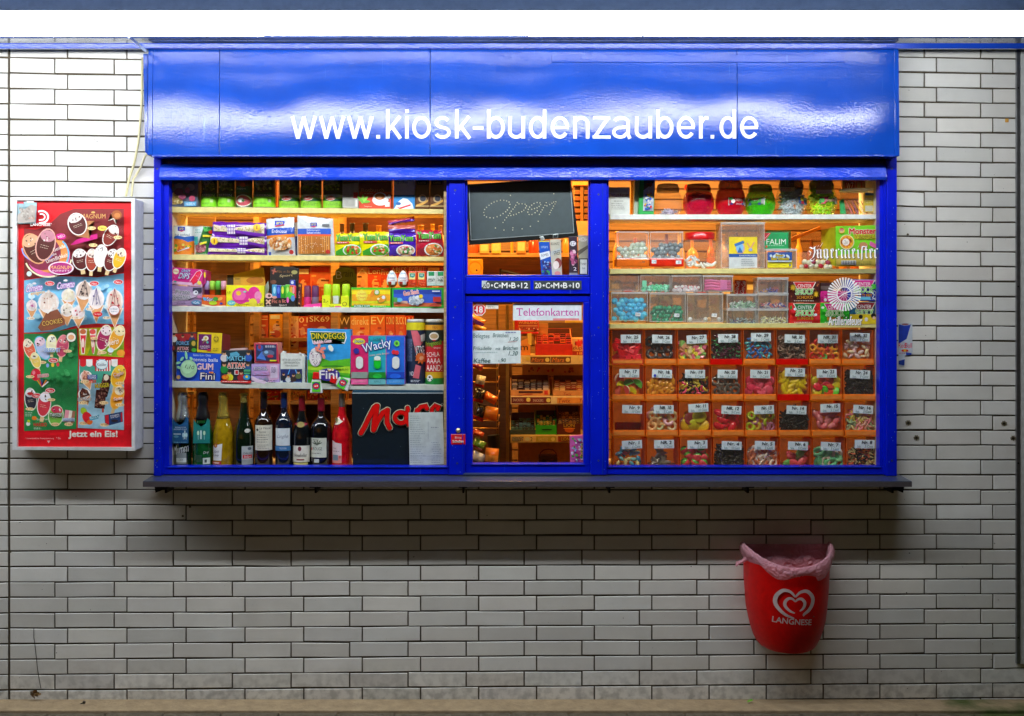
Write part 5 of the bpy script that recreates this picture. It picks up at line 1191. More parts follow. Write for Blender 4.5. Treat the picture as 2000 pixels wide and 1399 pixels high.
for dx, dy, a, r1 in ((-9, -20, -.9, 5), (-16, -12, -.3, 5), (-1, -27, 1.4, 8), (9, -21, .8, 4), (-15, -3, .5, 4)): b.e(364 + dx, 722 + dy, r1, 2.6, '98e0b0', a=a)
b.e(349, 738, 4, 4, 'd8a860'); b.xf = None; b.done('gum_box', 'big blue bubble gum box with a pale green tennis ball', 'box')
b = B(.055); b.quadbox([(433, 685), (491, 685), (490, 749), (431, 747)], '20303a', d=.09); people(b, ((438, 690, 'e0d8d8', 1.25), (485, 690, '2a58b8', 1.2), (438, 712, '18883a', 1.3), (484, 712, '2a5a90', 1.1), (448, 728, 'e0e028', 1.25), (471, 728, 'a82a30', 1.25)))
b.p([(449, 690), (462, 687), (468, 692), (466, 698), (450, 698)][::-1], '58a8c8'); b.t('MATCH', 443, 696, 479, 705, '8ad8f0', out='1a6088', ow=.9); b.t('ATTAX', 444, 709, 479, 718, 'f04838', out='f4e8e0', ow=.8); b.lines(446, 718, 478, 721, 1, 'f0f0f0'); b.r(458, 723, 466, 732, 'e8e8e8'); b.r(459.5, 724, 465, 731, 'c82028'); b.e(440, 737, 7, 5, 'e86018'); b.t('GUM', 436, 735, 445, 740, 'f8e020'); b.e(482, 737, 7, 5.5, '2a90d0'); b.e(482, 736, 2.5, 2.5, 'f0d820'); b.r(476, 722, 489, 726, '48a878'); b.r(476, 728, 489, 731, '48a878')
b.p([(432, 743), (491, 744), (490, 749), (431, 747)][::-1], 'd82828'); b.lines(434, 744, 486, 747, 1, 'f8e8e8'); b.done('card_box', 'tall trading card box with players and a red foot band', 'box')
b = B(.08); b.quadbox([(449, 682), (478, 680), (480, 684), (447, 685)], 'c8a8a8', d=.05); b.done('card_pack', 'loose card pack lying on the tall trading card box', 'pack')
b = B(.058); b.quadbox([(491, 711), (546, 711), (546, 751), (490, 750)], 'b8a0dc', d=.08); b.p([(520, 712), (545, 712), (545, 740), (524, 748)][::-1], 'd8a8d0'); b.t('COOL', 496, 717, 523, 723, 'fcfcff', out='3a3888', ow=.8); b.t('BANDS', 494, 727, 526, 733, '90b8f0', out='e878b8', ow=.8); b.t('tuti', 506, 736, 524, 743, '48c0d8', rot=6, out='d85898', ow=.6); b.quadbox([(528, 714), (542, 714), (542, 738), (528, 739)], 'dccbe8', d=.0005, Y=.0566, bev=0); b.n += 8; b.lines(530, 717, 540, 729, 5, '7a6a90', 3); b.p([(491, 734), (505, 741), (520, 745), (518, 750), (500, 747), (491, 742)][::-1], 'e8d0e8'); b.lines(522, 742, 544, 748, 2, '4a4060', 5)
b.done('gum_box', 'lilac and pink box of toy bands on the fourth shelf', 'box')
b = B(.06); b.hexa([tuple(P(545, 710, .06)), tuple(P(552, 706, .13)), tuple(P(551, 669, .13)), tuple(P(542, 670, .06))], [tuple(P(500, 708, .07)), tuple(P(504, 705, .14)), tuple(P(504, 669, .14)), tuple(P(498, 670, .07))], 'd88a80')
b.quadbox([(496, 670), (542, 671), (546, 711), (497, 709)], 'c8304a', d=.05, Y=.0595); b.Y = .0594; b.r(500, 673, 540, 705, '2a3560'); b.e(508, 680, 6, 6, '3a58b0'); b.e(507, 678, 3, 4, 'b03048'); b.p([(501, 700), (512, 686), (520, 704)][::-1], '4878d0'); b.lines(518, 675, 538, 679, 2, 'e0e4f0', 3); b.e(524, 690, 12, 6, '5a688a'); b.e(528, 696, 6, 3, 'c03048'); b.e(520, 688, 4, 3, '8ab8e0'); b.r(498, 706, 542, 707, '1a1020'); b.r(527, 703, 540, 706, 'e8d828')
b.done('card_box', 'red framed dark blue sticker box on top of the lilac box', 'box')
t = thing('carton_box', 'white carton with open flaps and a dark blue picture on its lower half', 'box', P(572, 752, .07))
b = B(.06); b.quadbox([(548, 691), (590, 692), (590, 751), (547, 750)], 'dfe3de', d=.07); b.t('BITTE DIE LASCHE AN', 552, 701, 588, 705, '6a7070'); b.t('DER PERFORATION', 554, 706.5, 585, 710.5, '6a7070'); b.t('HERAUSLÖSEN', 557, 712, 582, 716, '6a7070'); b.r(548, 721, 590, 750, '152a6a'); b.line([(566, 722), (559, 742)], 1.6, '58a8f0'); b.line([(577, 722), (583, 740)], 1.6, '58a8f0')
people(b, ((554, 731, '202430', .9), (563, 735, 'c8d0d8', .9), (573, 733, '3a2a28', 1), (583, 727, '5a6a40', 1))); b.r(573, 746, 588, 750, '88a8d8'); b.r(548, 744, 552, 750, 'd8e4e8'); part_of(b, 'carton', t)
b = B(.06); b.quadbox([(548, 691), (553, 685), (560, 688), (556, 691)], 'e8ece6', d=.002); part_of(b, 'flap', t)
b = B(.06); b.quadbox([(583, 692), (585, 688), (596, 695), (590, 697)], 'e8ece6', d=.002); b.quadbox([(590, 692), (596, 697), (595, 747), (590, 751)], 'c8d0c8', d=.06, Y=.0608); part_of(b, 'flap', t)
b = B(.052); b.quadbox([(600, 642), (685, 644), (684, 752), (600, 752)], '2a9ae0', d=.06); b.p([(601, 703), (620, 697), (645, 705), (684, 700), (684, 751), (601, 751)][::-1], '58b820'); b.p([(601, 716), (684, 716), (684, 730), (601, 722)][::-1], 'a8d828'); b.p([(601, 728), (684, 734), (684, 751), (601, 751)][::-1], '2aa018')
b.p([(605, 647), (675, 649), (677, 660), (673, 672), (655, 664), (611, 672), (608, 660)][::-1], 'f8fafc'); b.p([(606, 648.5), (674, 650), (675, 660), (672, 669), (655, 662), (612, 670), (609, 660)][::-1], '0f4a2a'); b.t('DINOEGGS', 608, 651, 673, 662, 'f8d020', out='2a7a18', ow=.8, sh=-.05); b.t('Bubble Gum', 613, 664, 647, 671, 'f4a8c0', rot=7, out='f8f0f4', ow=.5)
b.e(616, 698, 12, 18, 'd8ccd4', 26); b.e(615, 697, 11, 17, 'eee8ea', 26); b.speck(606, 684, 627, 714, 30, ('8a3a7a', '3a2a48'), 1.1, 4)
for dx, dy, a in ((0, -14, 1.5), (8, -9, .2), (-4, -8, 2.2), (5, -3, -.4), (9, 6, -1.2)): b.e(623 + dx, 690 + dy, 5.5, 3, 'f08a78', a=-a)
b.e(646, 680, 4.5, 7, 'e8ece4', a=-.5); b.e(650, 716, 22, 2.4, '3a8a18'); b.e(642, 732, 22, 12.5, '3a2890'); b.t('Fini', 624, 724, 659, 740, 'f8f4f0', out='c8c0e0', ow=.6); b.speck(638, 719, 656, 726, 10, ('e83830', 'f0c830', 'f8f0f8'), 2.4, 8); b.t('2,50', 668, 720, 680, 724, '2a6a18', rot=-4)
b.done('gum_box', 'tall blue and green dinosaur egg bubble gum box', 'box')
b = B(.054); b.box(685, 656, 719, 752, 'd81868', d=.08); b.box(719, 656, 754, 752, '1aa8c0', d=.08); b.box(754, 656, 791, 752, '1a68d8', d=.08)
b.e(701, 667, 12, 6, 'f0e020'); b.t('JoJo', 692, 664, 710, 670, 'f8f8f0', out='2a6a20', ow=.7); b.t('Wacky', 708, 666, 765, 688, 'f8fcff', rot=14, out='1a48a8', ow=1.5); b.t('mini mix fruits', 722, 690, 760, 694, 'f0b8a0', rot=7); b.star(696, 686, 6, 5, 12, '2a2a98'); b.e(775, 671, 5.5, 6, '7ae048'); b.e(775, 671, 2.5, 3, '3a8a28'); b.e(769, 688, 4, 4.4, 'e02838'); b.e(775, 689, 4, 4.4, 'e02838'); b.t('1,50€', 721, 660, 745, 666, '2a6878', sh=.3)
def pill(cx, c):
    b.r(cx - 7, 702, cx + 7, 714, c); b.e(cx, 703, 7, 6.5, c); b.e(cx, 714, 7, 6.5, c)
pill(702, 'dfe4e4'); pill(737, '18c030:gloss'); pill(773, 'dfe4e4'); b.e(737, 700, 6.5, 4.5, 'e8f0e8'); b.r(730, 703, 744, 704, 'e8f0e8')
b.r(686, 727, 718, 739, '90a098'); b.r(720, 727, 753, 739, '128a28'); b.e(737, 735, 9, 4.5, '28c048:gloss'); b.r(755, 727, 790, 739, '1040b8'); b.e(772, 735, 11, 5, '2868e8:gloss'); b.r(686, 741, 718, 751, 'f060a0'); b.r(720, 741, 753, 751, '68b8c0'); b.r(755, 741, 790, 751, '3a90e0')
b.t('APPLE', 730, 743.5, 744, 748, '4a8a90'); b.t('BLUEBERRY', 760, 743.5, 785, 748, '78b8f0'); b.t('STRAWBERRY', 689, 743.5, 715, 748, 'f8a0c8'); b.r(718.6, 657, 719.4, 752, '7a1048')
b.done('gum_box', 'wide pink, turquoise and blue gum box with capsule shaped windows', 'box')
def tubeA(b):
    b.r(792, 630, 831, 647, 'e8d818'); b.r(792, 645, 831, 752, '1a2a48'); b.p([(802, 646), (815, 646), (826, 668), (812, 690), (806, 660)][::-1], 'e06878'); b.p([(812, 712), (822, 716), (818, 740), (806, 738)][::-1], 'e06878'); b.r(794, 662, 805, 706, '5a6a88'); b.speck(794, 664, 806, 704, 30, ('3a4a68', '8a98b0'), 1.2, 3)
    b.t('XTRE', 811, 676, 829, 694, 'f0f0f0', sh=-.2, out='1a2030', ow=.6); b.star(822, 701, 12, 6, 9, 'e8702a'); b.e(823, 700, 4, 4, 'f0b080'); b.t('ND', 800, 726, 808, 734, 'e0e4e8'); b.lines(802, 742, 822, 747, 2, 'c8d0d8'); b.p([(821, 655), (829, 652), (829, 666), (822, 668)][::-1], 'd8d0c8')
can(811, 628, 751, 36, tubeA, 'crisp_tube', 'dark blue crisp tube with a yellow top band and a pink streak', 'tube', body='1a2a48', Y=.068, top='e8e8e0')
def tubeB(b):
    b.r(829, 630, 867, 637, '1a2a28'); b.r(829, 635, 867, 645, 'e8a020'); b.t('FAN', 845, 637, 854, 643, '7a2a10'); b.r(829, 645, 867, 672, '15292a'); b.e(847.5, 657, 9.5, 8, 'f0ece4'); b.e(847.5, 657, 7.5, 5, 'c8a878'); b.p([(843, 664), (852, 664), (848, 667)][::-1], 'c82828'); b.p([(829, 672), (866, 666), (866, 728), (829, 728)][::-1], 'd01828')
    b.t('Pringoooal!', 831, 666, 862, 678, 'a8c828', rot=9, out='1a3a20', ow=.7); b.t('Original', 847, 678, 860, 682, 'f4e8e8'); b.t('SCHLA', 833, 688, 858, 697, 'f8f4f0', rot=4); b.t('AAAA', 833, 700, 860, 710, 'f8f4f0'); b.t('AAND!', 832, 713, 863, 725, 'f8f4f0'); b.r(829, 727, 867, 740, 'e0b018'); b.r(829, 739, 867, 752, '188838'); b.e(839, 739, 6, 6.4, 'f0f0f0'); b.star(839, 737, 2.4, 2, 5, '14182a'); b.e(836, 742, 1.2, 1.4, '14182a'); b.e(843, 742, 1.2, 1.4, '14182a')
can(847.5, 628, 751, 36, tubeB, 'crisp_tube', 'green and red football crisp tube at the right end of the fourth shelf', 'tube', body='d01828', Y=.066, top='e8e8e0')
b = B(.2); b.box(864, 655, 872, 700, 'f0901a', d=.04); b.t('FU', 865, 662, 871, 668, 'f8d060'); b.t('KO', 865, 674, 871, 680, 'f8d060'); b.box(865, 712, 872, 748, 'a8a8b0', d=.04, Y=.18); b.done('snack_packet', 'orange packet peeping out right of the crisp tubes', 'packet')
def squeeze(q, cap, label, a):
    t = thing('gum_tube', label, 'tube', P((q[0][0] + q[2][0]) / 2, max(p[1] for p in q), .035), 'red capped gum tubes hanging in front of the shelf edge')
    b = B(.04); b.quadbox(q, 'e8ecee:gloss', d=.018, bev=.004)
    cx = sum(p[0] for p in q) / 4; cy = sum(p[1] for p in q) / 4; b.Y = .0385; b.n = 0; b.xf = (cx, cy, a)
    b.r(cx - 8, cy - 9, cx + 8, cy + 11, '58d028'); b.star(cx, cy, 8, 6.4, 12, '2a3a98'); b.e(cx, cy, 6, 5.2, 'e02828'); b.e(cx + 2, cy - .5, 1.4, 1.4, 'f8f8f8'); b.e(cx - 2, cy, 1.4, 1.4, 'f8f8f8'); part_of(b, 'body', t)
    b = B(.036); b.quadbox(cap, 'd8181c:gloss', d=.024, bev=.004); part_of(b, 'cap', t)
squeeze([(609, 741), (626, 741), (630, 768), (605, 768)], [(611, 727), (624, 727), (625, 741), (610, 741)], 'upright white gum tube with a red cap', 0)
squeeze([(660, 736), (685, 740), (679, 765), (654, 751)], [(647, 733), (660, 737), (655, 751), (643, 746)], 'tilted white gum tube with a red cap, the right one', R(28))

# ---------------- bottles
BY = .10
def wine(x, yt, w, body, cap, capfrac, profile, label, paint, name='wine_bottle', group='bottles in a row at the foot of the left window', kind='gloss', capname='foil', neckw=None):
    s_ = sc(BY); y1 = 914; H = (y1 - yt) * s_; Rr = w / 2 * s_; p = P(x, y1, BY); p.x = P(x, y1, BY - Rr).x
    t = thing(name, label, 'bottle', (p.x, BY, p.z), group); nk = (neckw or w * .33) / 2 * s_
    if profile == 'bordeaux': pr = [(Rr * .96, 0), (Rr, .004), (Rr, H * .57), (Rr * .97, H * .61), (Rr * .85, H * .655), (Rr * .62, H * .695), (nk * 1.3, H * .73), (nk * 1.05, H * .76), (nk, H * .8), (nk, H)]
    elif profile == 'burgundy': pr = [(Rr * .96, 0), (Rr, .004), (Rr, H * .44), (Rr * .95, H * .5), (Rr * .83, H * .57), (Rr * .66, H * .64), (nk * 1.55, H * .7), (nk * 1.2, H * .77), (nk, H * .84), (nk, H)]
    else: pr = [(Rr * .96, 0), (Rr, .004), (Rr, H * .40), (Rr * .96, H * .47), (Rr * .84, H * .55), (Rr * .68, H * .62), (nk * 1.65, H * .69), (nk * 1.3, H * .77), (nk * 1.1, H * .85), (nk, H)]
    def rad(z):
        for (r0, z0), (r1, z1) in zip(pr, pr[1:]):
            if z0 <= z <= z1: return r0 + (r1 - r0) * (z - z0) / max(z1 - z0, 1e-6)
        return pr[-1][0]
    b = B(0); N = 26; prof = []
    for (r0, z0), (r1, z1) in zip(pr, pr[1:]):
        m_ = 3 if z1 - z0 > .01 else 1
        for k in range(m_): prof.append((r0 + (r1 - r0) * k / m_, z0 + (z1 - z0) * k / m_))
    prof.append(pr[-1]); ax = (p.x, BY, p.z); b.lathe(ax, prof + [(.0001, H)], body.replace('gloss', 'btl'), n=36)
    part_of(b, 'glass', t)
    b = B(0); zc = H * (1 - capfrac); pts = [(rad(zc + (H - zc) * k / 8) + .0009, zc + (H - zc) * k / 8) for k in range(9)]
    if profile == 'sekt': pts[-2] = (pts[-2][0] * 1.25, pts[-2][1]); pts[-3] = (pts[-3][0] * 1.2, pts[-3][1])
    b.lathe(ax, pts + [(pts[-1][0] * .96, H + .002), (.0001, H + .003)], cap, n=24); part_of(b, capname, t)
    if paint:
        b = B(BY - Rr); paint(b); b.bm.faces.ensure_lookup_table(); b.wrap(x, w / 2 * 1.005, BY - Rr - .0015, 0)
        # labels above the shoulder follow the narrowing glass
        for v in b.bm.verts:
            z = v.co.z - p.z; r_ = rad(max(0, min(H, z)))
            if r_ < Rr * .99:
                dx = v.co.x - p.x; v.co.y = BY - math.sqrt(max(r_ * r_ - dx * dx, 0)) - .003 if abs(dx) < r_ else v.co.y
        part_of(b, 'label', t)
    return t
def lb1(b):
    b.t('Mumm', 337, 869, 367, 886, 'e8ecec', rot=14, sh=.3); b.t('DRY', 355, 879, 363, 882, 'd0d8d8', rot=8); b.r(344, 885, 363, 906, '8a9494'); b.r(344, 895, 363, 903, 'd8e0e0'); b.t('DRY', 349, 896, 358, 901, '4a5458')
wine(352, 767, 36, '0e2a14:gloss', 'c4ccd0:foil', .36, 'sekt', 'sparkling wine bottle with silver foil and a blue neck tag, leftmost in the row', lb1, 'sparkling_wine', neckw=15)
def lb2(b): b.t('Dry', 397, 882, 406, 888, 'd8e0dc', sh=.3, rot=8); b.r(396, 895, 408, 907, 'd0dcdc'); b.r(382, 889, 394, 903, '24503a'); b.t('1', 399, 898, 403, 904, '3a4a58')
wine(391, 767, 40, '145a28:gloss', '16181e:gloss', .36, 'sekt', 'green sparkling wine bottle with black foil and a turquoise neck tag', lb2, 'sparkling_wine', neckw=16)
def lb3(b):
    b.p([(412, 872), (434, 867), (432, 900), (413, 900)][::-1], 'eeeeea'); b.e(420, 871, 4, 4, 'b8481c'); b.e(420, 871, 2, 2, 'f0c860'); b.t('LIGHT', 414, 881, 428, 885, '5a6060'); b.t('Live', 415, 887, 427, 892, '5a6060', sh=.4); b.r(412, 902, 432, 907, 'b81818'); b.e(422, 904.5, 7, 1.4, 'f4d8d0')
wine(431, 767, 41, 'b08a10:gloss', 'd8bc50:foil', .34, 'sekt', 'golden sparkling wine bottle with gold foil, third in the row', lb3, 'sparkling_wine', neckw=15)
def lb4(b):
    b.r(472, 872, 491, 908, 'b8c0c0'); b.t('SÖHNLEIN', 474, 883, 490, 888, '14181c'); b.r(474, 889, 490, 896, 'c81828'); b.t('Brillant', 477, 890, 489, 895, 'f4e0e0', sh=.2); b.e(486, 877, 3, 3, '58606a'); b.r(472, 898, 491, 908, '98a0a4'); b.e(482, 842, 5, 4, 'c8c8c0')
wine(472, 769, 40, '0c1e12:gloss', 'c8b860:foil', .12, 'sekt', 'dark green sparkling wine bottle with a gold top, fourth in the row', lb4, 'sparkling_wine', neckw=13)
def lb5(b):
    b.r(497, 831, 529, 880, 'e2decc'); b.t('Le Vieux', 507, 834, 527, 839, '4a4a40', sh=.2); b.e(502, 840, 2.5, 2.5, '3a3a38'); b.t('Ferme', 506, 842, 519, 846, '5a5a50', sh=.2); b.lines(501, 848, 526, 866, 4, '6a6a5a', 3); b.lines(502, 868, 525, 878, 3, 'a8a494', 4)
wine(511.5, 767, 36, '24140c:gloss', '14141a:gloss', .21, 'bordeaux', 'wide shouldered red wine bottle with a cream label and black capsule', lb5, neckw=13)
def lb6(b):
    b.r(537, 837, 565, 871, 'dce4e8'); b.t('Langhe', 541, 849, 562, 858, '7a8aa0', sh=.4); b.r(535, 872, 566, 881, '3a78b0'); b.t('TROCKEN', 545, 874.5, 559, 878, 'd8e4ec')
wine(551.5, 768, 34, '101a2c:gloss', '142a58:gloss', .20, 'bordeaux', 'dark wine bottle with a blue capsule and a blue and white label', lb6, neckw=12)
def lb7(b):
    b.r(570, 871, 603, 903, 'e6e2d2'); b.e(585, 877, 3.6, 4.6, '7a1830'); b.t('Amselkeller', 574, 886, 599, 893, '24241c'); b.r(579, 897, 594, 899.5, '8a2030'); b.e(586, 830, 8, 5.5, '9a8a48'); b.p([(573, 829), (580, 826), (580, 833)][::-1], 'b02848'); b.p([(593, 826), (600, 829), (593, 833)][::-1], 'b02848'); b.r(572, 904, 600, 908, 'c8c070')
wine(586.5, 775, 36, '101418:gloss', '7a1020:gloss', .20, 'burgundy', 'dark red wine bottle with a round seal above its cream label', lb7, neckw=12)
def lb8(b):
    b.r(605, 856, 637, 894, 'd8dccc'); b.t('ROUGE', 611, 874, 629, 880, '3a4030'); b.t('l', 607, 875, 609, 880, 'a82020'); b.lines(608, 884, 630, 888, 1, '6a6e60', 5)
    for a in (.4, .9, 1.5, 2.2, 2.8): b.e(619 + 5 * math.cos(a), 868 - 3 * math.sin(a), 6, 1, '5a6450', a=-a)
    b.r(613, 897, 623, 904, 'c8d0d0'); b.lines(610, 858, 628, 861, 1, '6a6e60', 6)
wine(624, 779, 41, '0e1216:gloss', '80142a:gloss', .18, 'bordeaux', 'dark wine bottle with a red capsule and a grey green ROUGE label', lb8, neckw=13)
def lb9(b):
    b.p([(648, 861), (655, 865), (667, 867), (667, 905), (648, 905)][::-1], 'e0c8c8'); b.t('Rosé', 650, 875, 656, 877, '8a4a50'); b.lines(649, 880, 664, 884, 1, '8a6a6a'); b.r(648, 890, 667, 905, 'e89088'); b.r(649, 889, 660, 900, '7a90a0'); b.e(664, 893, 2, 3, 'd85a58')
    b.p([(652, 831), (658, 816), (669, 824), (662, 829)][::-1], 'e8dcc8'); b.e(656, 822, 3, 5, '8a8458')
wine(665, 770, 40, 'd01220:gloss', 'b4b4b4:metal', .17, 'burgundy', 'bright red rosé bottle with a silver screw cap, rightmost in the row', lb9, neckw=12)
def neck_tag(x0, x1, yt, yb, c, seed, label):
    b = B(BY - .045); b.quadbox([(x0, yt + 10), (x0 + 7, yt), (x1 - 5, yt), (x1, yt + 10), ], c, d=.0015, bev=0) if False else None
    b.p([(x0 + 1, yt + 3), (x0 + 6, yt + 12), (x0 + 16, yt + 19), (x1 - 8, yt + 12), (x1 - 5, yt + 2), (x1, yt + 6), (x1, yb), (x0, yb)][::-1], c)
    if seed == 1: b.t('MOMENTE IM', x0 + 6, 834, x1 - 5, 836.5, 'd8e8f0'); b.t('GOLDENEN GLANZ', x0 + 3, 837.5, x1 - 3, 840, 'd8e8f0'); b.r(x0 + 3, 847, x0 + 17, 849, 'c8d8e0'); b.e(x0 + 8, 853, 5, 2.4, '5a98b0'); b.lines(x0 + 3, 863, x1 - 3, 865, 1, '80c0d8')
    for k, dx in enumerate((22, 28) if seed == 1 else (10, 22)):
        b.e(x0 + dx, 850 if seed == 1 else 846, 2.2, 4.5, 'b8e0e8' if seed == 1 else 'c8e8c8'); b.r(x0 + dx - .4, 851, x0 + dx + .4, 859, 'b8e0e8')
    b.r(x0 + (24 if seed == 1 else 14), 841, x0 + (26 if seed == 1 else 17), 858, 'd8f0f0')
    b.Y += .002; b.n = 0; b.p([(x0 + 1, yt + 3), (x0 + 6, yt + 12), (x0 + 16, yt + 19), (x1 - 8, yt + 12), (x1 - 5, yt + 2), (x1, yt + 6), (x1, yb), (x0, yb)], c)
    b.done('neck_tag', label, 'tag')
neck_tag(336, 368, 812, 866, '1a5a8a', 1, 'blue paper tag hanging on the leftmost bottle')
neck_tag(377, 410, 815, 866, '14807a', 2, 'turquoise paper tag with two glasses hanging on the green bottle')

# ---------------- dark board with the red word, and the price list
t = thing('advert_board', 'dark advertising board with a big red italic word beside the wine bottles', 'board', P(778, 915, .05))
b = B(.045); b.quadbox([(687, 768), (860, 767), (869, 775), (871, 915), (689, 915)][:0] or [(687, 768), (868, 768), (871, 915), (689, 915)], '14212a:gloss', d=.006)
b.speck(692, 780, 865, 905, 9, ('6a7a84',), 1, 3); part_of(b, 'board', t)
b = B(.045); b.quadbox([(689, 762), (864, 762), (868, 767), (687, 767.5)], '2a5068:gloss', d=.05, Y=.05); b.line([(688, 768), (866, 768)], 1.3, 'c8d4d8'); part_of(b, 'top_fold', t)
b = B(.043)
def mars(c, g, b):
    S_ = lambda pts, w=9: b.line(pts, w + g, c)
    S_([(705, 846), (712, 834), (722, 813), (731, 796), (737, 792)]); S_([(737, 792), (735, 806), (731, 822), (729.5, 840)]); S_([(729.5, 841), (737, 824), (748, 806), (757, 801)]); S_([(757, 800), (756, 812), (756, 826), (761, 836)])
    for x, y in ((705, 846), (737, 793), (729.5, 840), (757, 801), (761, 836)): b.e(x, y, (9 + g) / 2, (9 + g) / 2, c, 14)
    S_(arc(783, 816, 11.5, 10.5, 30, 330, 22), 8); S_([(797, 797), (794, 810), (793, 822), (800, 832)], 8); b.e(796, 797, (8 + g) / 2, (8 + g) / 2, c, 12)
    S_([(809, 826), (813, 808), (816, 798)], 8); S_([(813, 806), (822, 795), (832, 793), (834, 800)], 8); b.e(834, 798, (8 + g) / 2, (8 + g) / 2, c, 12)
    S_([(842, 815), (844, 798), (850, 792), (857, 795), (854, 801)], 7); b.e(855, 800, (7 + g) / 2, (7 + g) / 2, c, 12)
mars('e8dcb8', 4, b); mars('14212a', 1.6, b); mars('e01010:gloss', 0, b)
b.e(864, 790, 2.4, 2.4, '8a8a84', 12); b.e(864, 790, 1.6, 1.6, '14212a', 12); part_of(b, 'lettering', t)
b = B(.03); b.quadbox([(798, 806), (865, 805), (868, 907), (800, 909)], 'cfd8d6', d=.0008, bev=0)
rnd = random.Random(4)
for k in range(22):
    y = 812 + k * 4.3; b.lines(801, y, 801 + rnd.uniform(20, 34), y + 2, 1, '8a98a4', k, h=.8)
    if k > 11: b.lines(842 + rnd.uniform(0, 5), y, 862, y + 2, 1, '7a8a9a', k + 40, h=.8)
b.r(836, 824, 836.6, 858, '8a98a4'); b.lines(842, 834, 860, 836, 1, '6a7a88', 9); b.r(802, 891, 864, 891.6, '98a4ac')
b.done('price_list', 'handwritten white price list on the dark advertising board', 'paper')
# ================================================================ goods in the sweets window
GR = .06
# ---- small sweets: one mesh per kind, copied
SWEET = {}
def sweet_mesh(kind, c, size):
    key = (kind, c, round(size, 5))
    if key in SWEET: return SWEET[key]
    b = B(0); r = size
    if kind == 'ball': b.lathe((0, 0, -r), [(.0001, 0)] + [(r * math.sin(math.pi * k / 8), r - r * math.cos(math.pi * k / 8)) for k in range(1, 8)] + [(.0001, 2 * r)], c, n=14, cap=False)
    elif kind == 'bean': b.lathe((0, 0, -r * 1.4), [(.0001, 0)] + [(r * .8 * math.sin(math.pi * k / 8) ** .7, 1.4 * (r - r * math.cos(math.pi * k / 8))) for k in range(1, 8)] + [(.0001, 2.8 * r)], c, n=12, cap=False)
    elif kind == 'disc':
        c1, _, c2 = c.partition('|'); c2 = c2 or c1; h = r * .45
        b.lathe((0, 0, -h / 2), [(.0001, 0), (r * .85, 0), (r, h * .25), (r, h * .75), (r * .85, h), (.0001, h)], c1, n=18, cap=False, fn=lambda i, j: c2 if i in (1, 2, 3) else c1)
    elif kind == 'ring':
        rows = []
        for k in range(18):
            t = 2 * math.pi * k / 18; rows.append([Vector(((r * .7 + r * .32 * math.cos(u)) * math.cos(t), (r * .7 + r * .32 * math.cos(u)) * math.sin(t), r * .3 * math.sin(u))) for u in [2 * math.pi * j / 8 for j in range(8)]])
        rows.append(rows[0]); b.grid(rows, c, closed=True)
    elif kind == 'oval':
        rows = []
        for k in range(18):
            t = 2 * math.pi * k / 18; q = 1.5; rows.append([Vector(((r * .7 + r * .3 * math.cos(u)) * math.cos(t) * q, (r * .6 + r * .3 * math.cos(u)) * math.sin(t), r * .26 * math.sin(u))) for u in [2 * math.pi * j / 8 for j in range(8)]])
        rows.append(rows[0]); b.grid(rows, c, closed=True)
    elif kind == 'banana':
        n = 9; pts = []; rr = []
        for k in range(n):
            a = -0.9 + 1.8 * k / (n - 1); pts.append(Vector((r * 2.0 * math.sin(a), 0, r * 1.6 * (1 - math.cos(a))))); rr.append(r * (.55 * math.cos(a * 1.35) + .12))
        b.tube(pts, rr, c, n=9)
    elif kind == 'stick': b.tube([(-r * 1.6, 0, 0), (-r * 1.3, 0, .0), (r * 1.3, 0, .0), (r * 1.6, 0, 0)], [r * .25, r * .38, r * .38, r * .25], c, n=8)
    elif kind == 'worm': b.tube([Vector((r * (-2 + k * .57), r * .25 * math.sin(k * 1.3), r * .4 * math.sin(k * 1.1))) for k in range(8)], [r * .2] + [r * .36] * 6 + [r * .2], c, n=8)
    elif kind == 'cube': b.cube(-r, r, -r * .7, r * .7, -r * .6, r * .6, c, bev=r * .18)
    elif kind == 'berry': b.lathe((0, 0, -r), [(.0001, 0), (r * .45, r * .3), (r * .8, r * .9), (r * .85, r * 1.3), (r * .5, r * 1.7), (.0001, r * 1.8)], c, n=12, cap=False, fn=lambda i, j: ('4a9a38:jelly' if i > 2 else c))
    elif kind == 'slice':
        h = r * .4; pts = [(r * math.cos(math.pi * k / 10), -r * .3 + r * math.sin(math.pi * k / 10)) for k in range(11)]
        c1, _, c2 = c.partition('|'); f = [Vector((x, -h / 2, z)) for x, z in pts]; k_ = [Vector((x, h / 2, z)) for x, z in pts]
        b.grid([f, k_], c2 or c1); b.face(f[::-1], c1); b.face(k_, c1)
    elif kind == 'lip': b.lathe((0, 0, 0), [(.0001, -r * .3), (r * .8, -r * .28), (r, 0), (r * .8, r * .3), (.0001, r * .35)], c.split('|')[0], n=14, cap=False, fn=lambda i, j: c.split('|')[1] if i < 2 else c.split('|')[0], squash=.6)
    elif kind == 'fish': b.lathe((0, 0, 0), [(.0001, -r * .25), (r * .9, -r * .1), (r * .9, r * .1), (.0001, r * .25)], c, n=12, cap=False, squash=.5)
    elif kind == 'star':
        q = [(r * (1, .45)[k % 2] * math.cos(k * math.pi / 5), r * (1, .45)[k % 2] * math.sin(k * math.pi / 5)) for k in range(10)]
        f = [Vector((x, -r * .2, z)) for x, z in q]; k_ = [Vector((x, r * .2, z)) for x, z in q]
        for k in range(10):
            j = (k + 1) % 10; b.face([f[k], f[j], k_[j], k_[k]], c); b.face([Vector((0, -r * .4, 0)), f[j], f[k]], c)
    me = bpy.data.meshes.new('sweet_' + kind); b.bm.normal_update(); b.bm.to_mesh(me); b.bm.free()
    for m_ in b.mats: me.materials.append(M(m_))
    SWEET[key] = me; return me
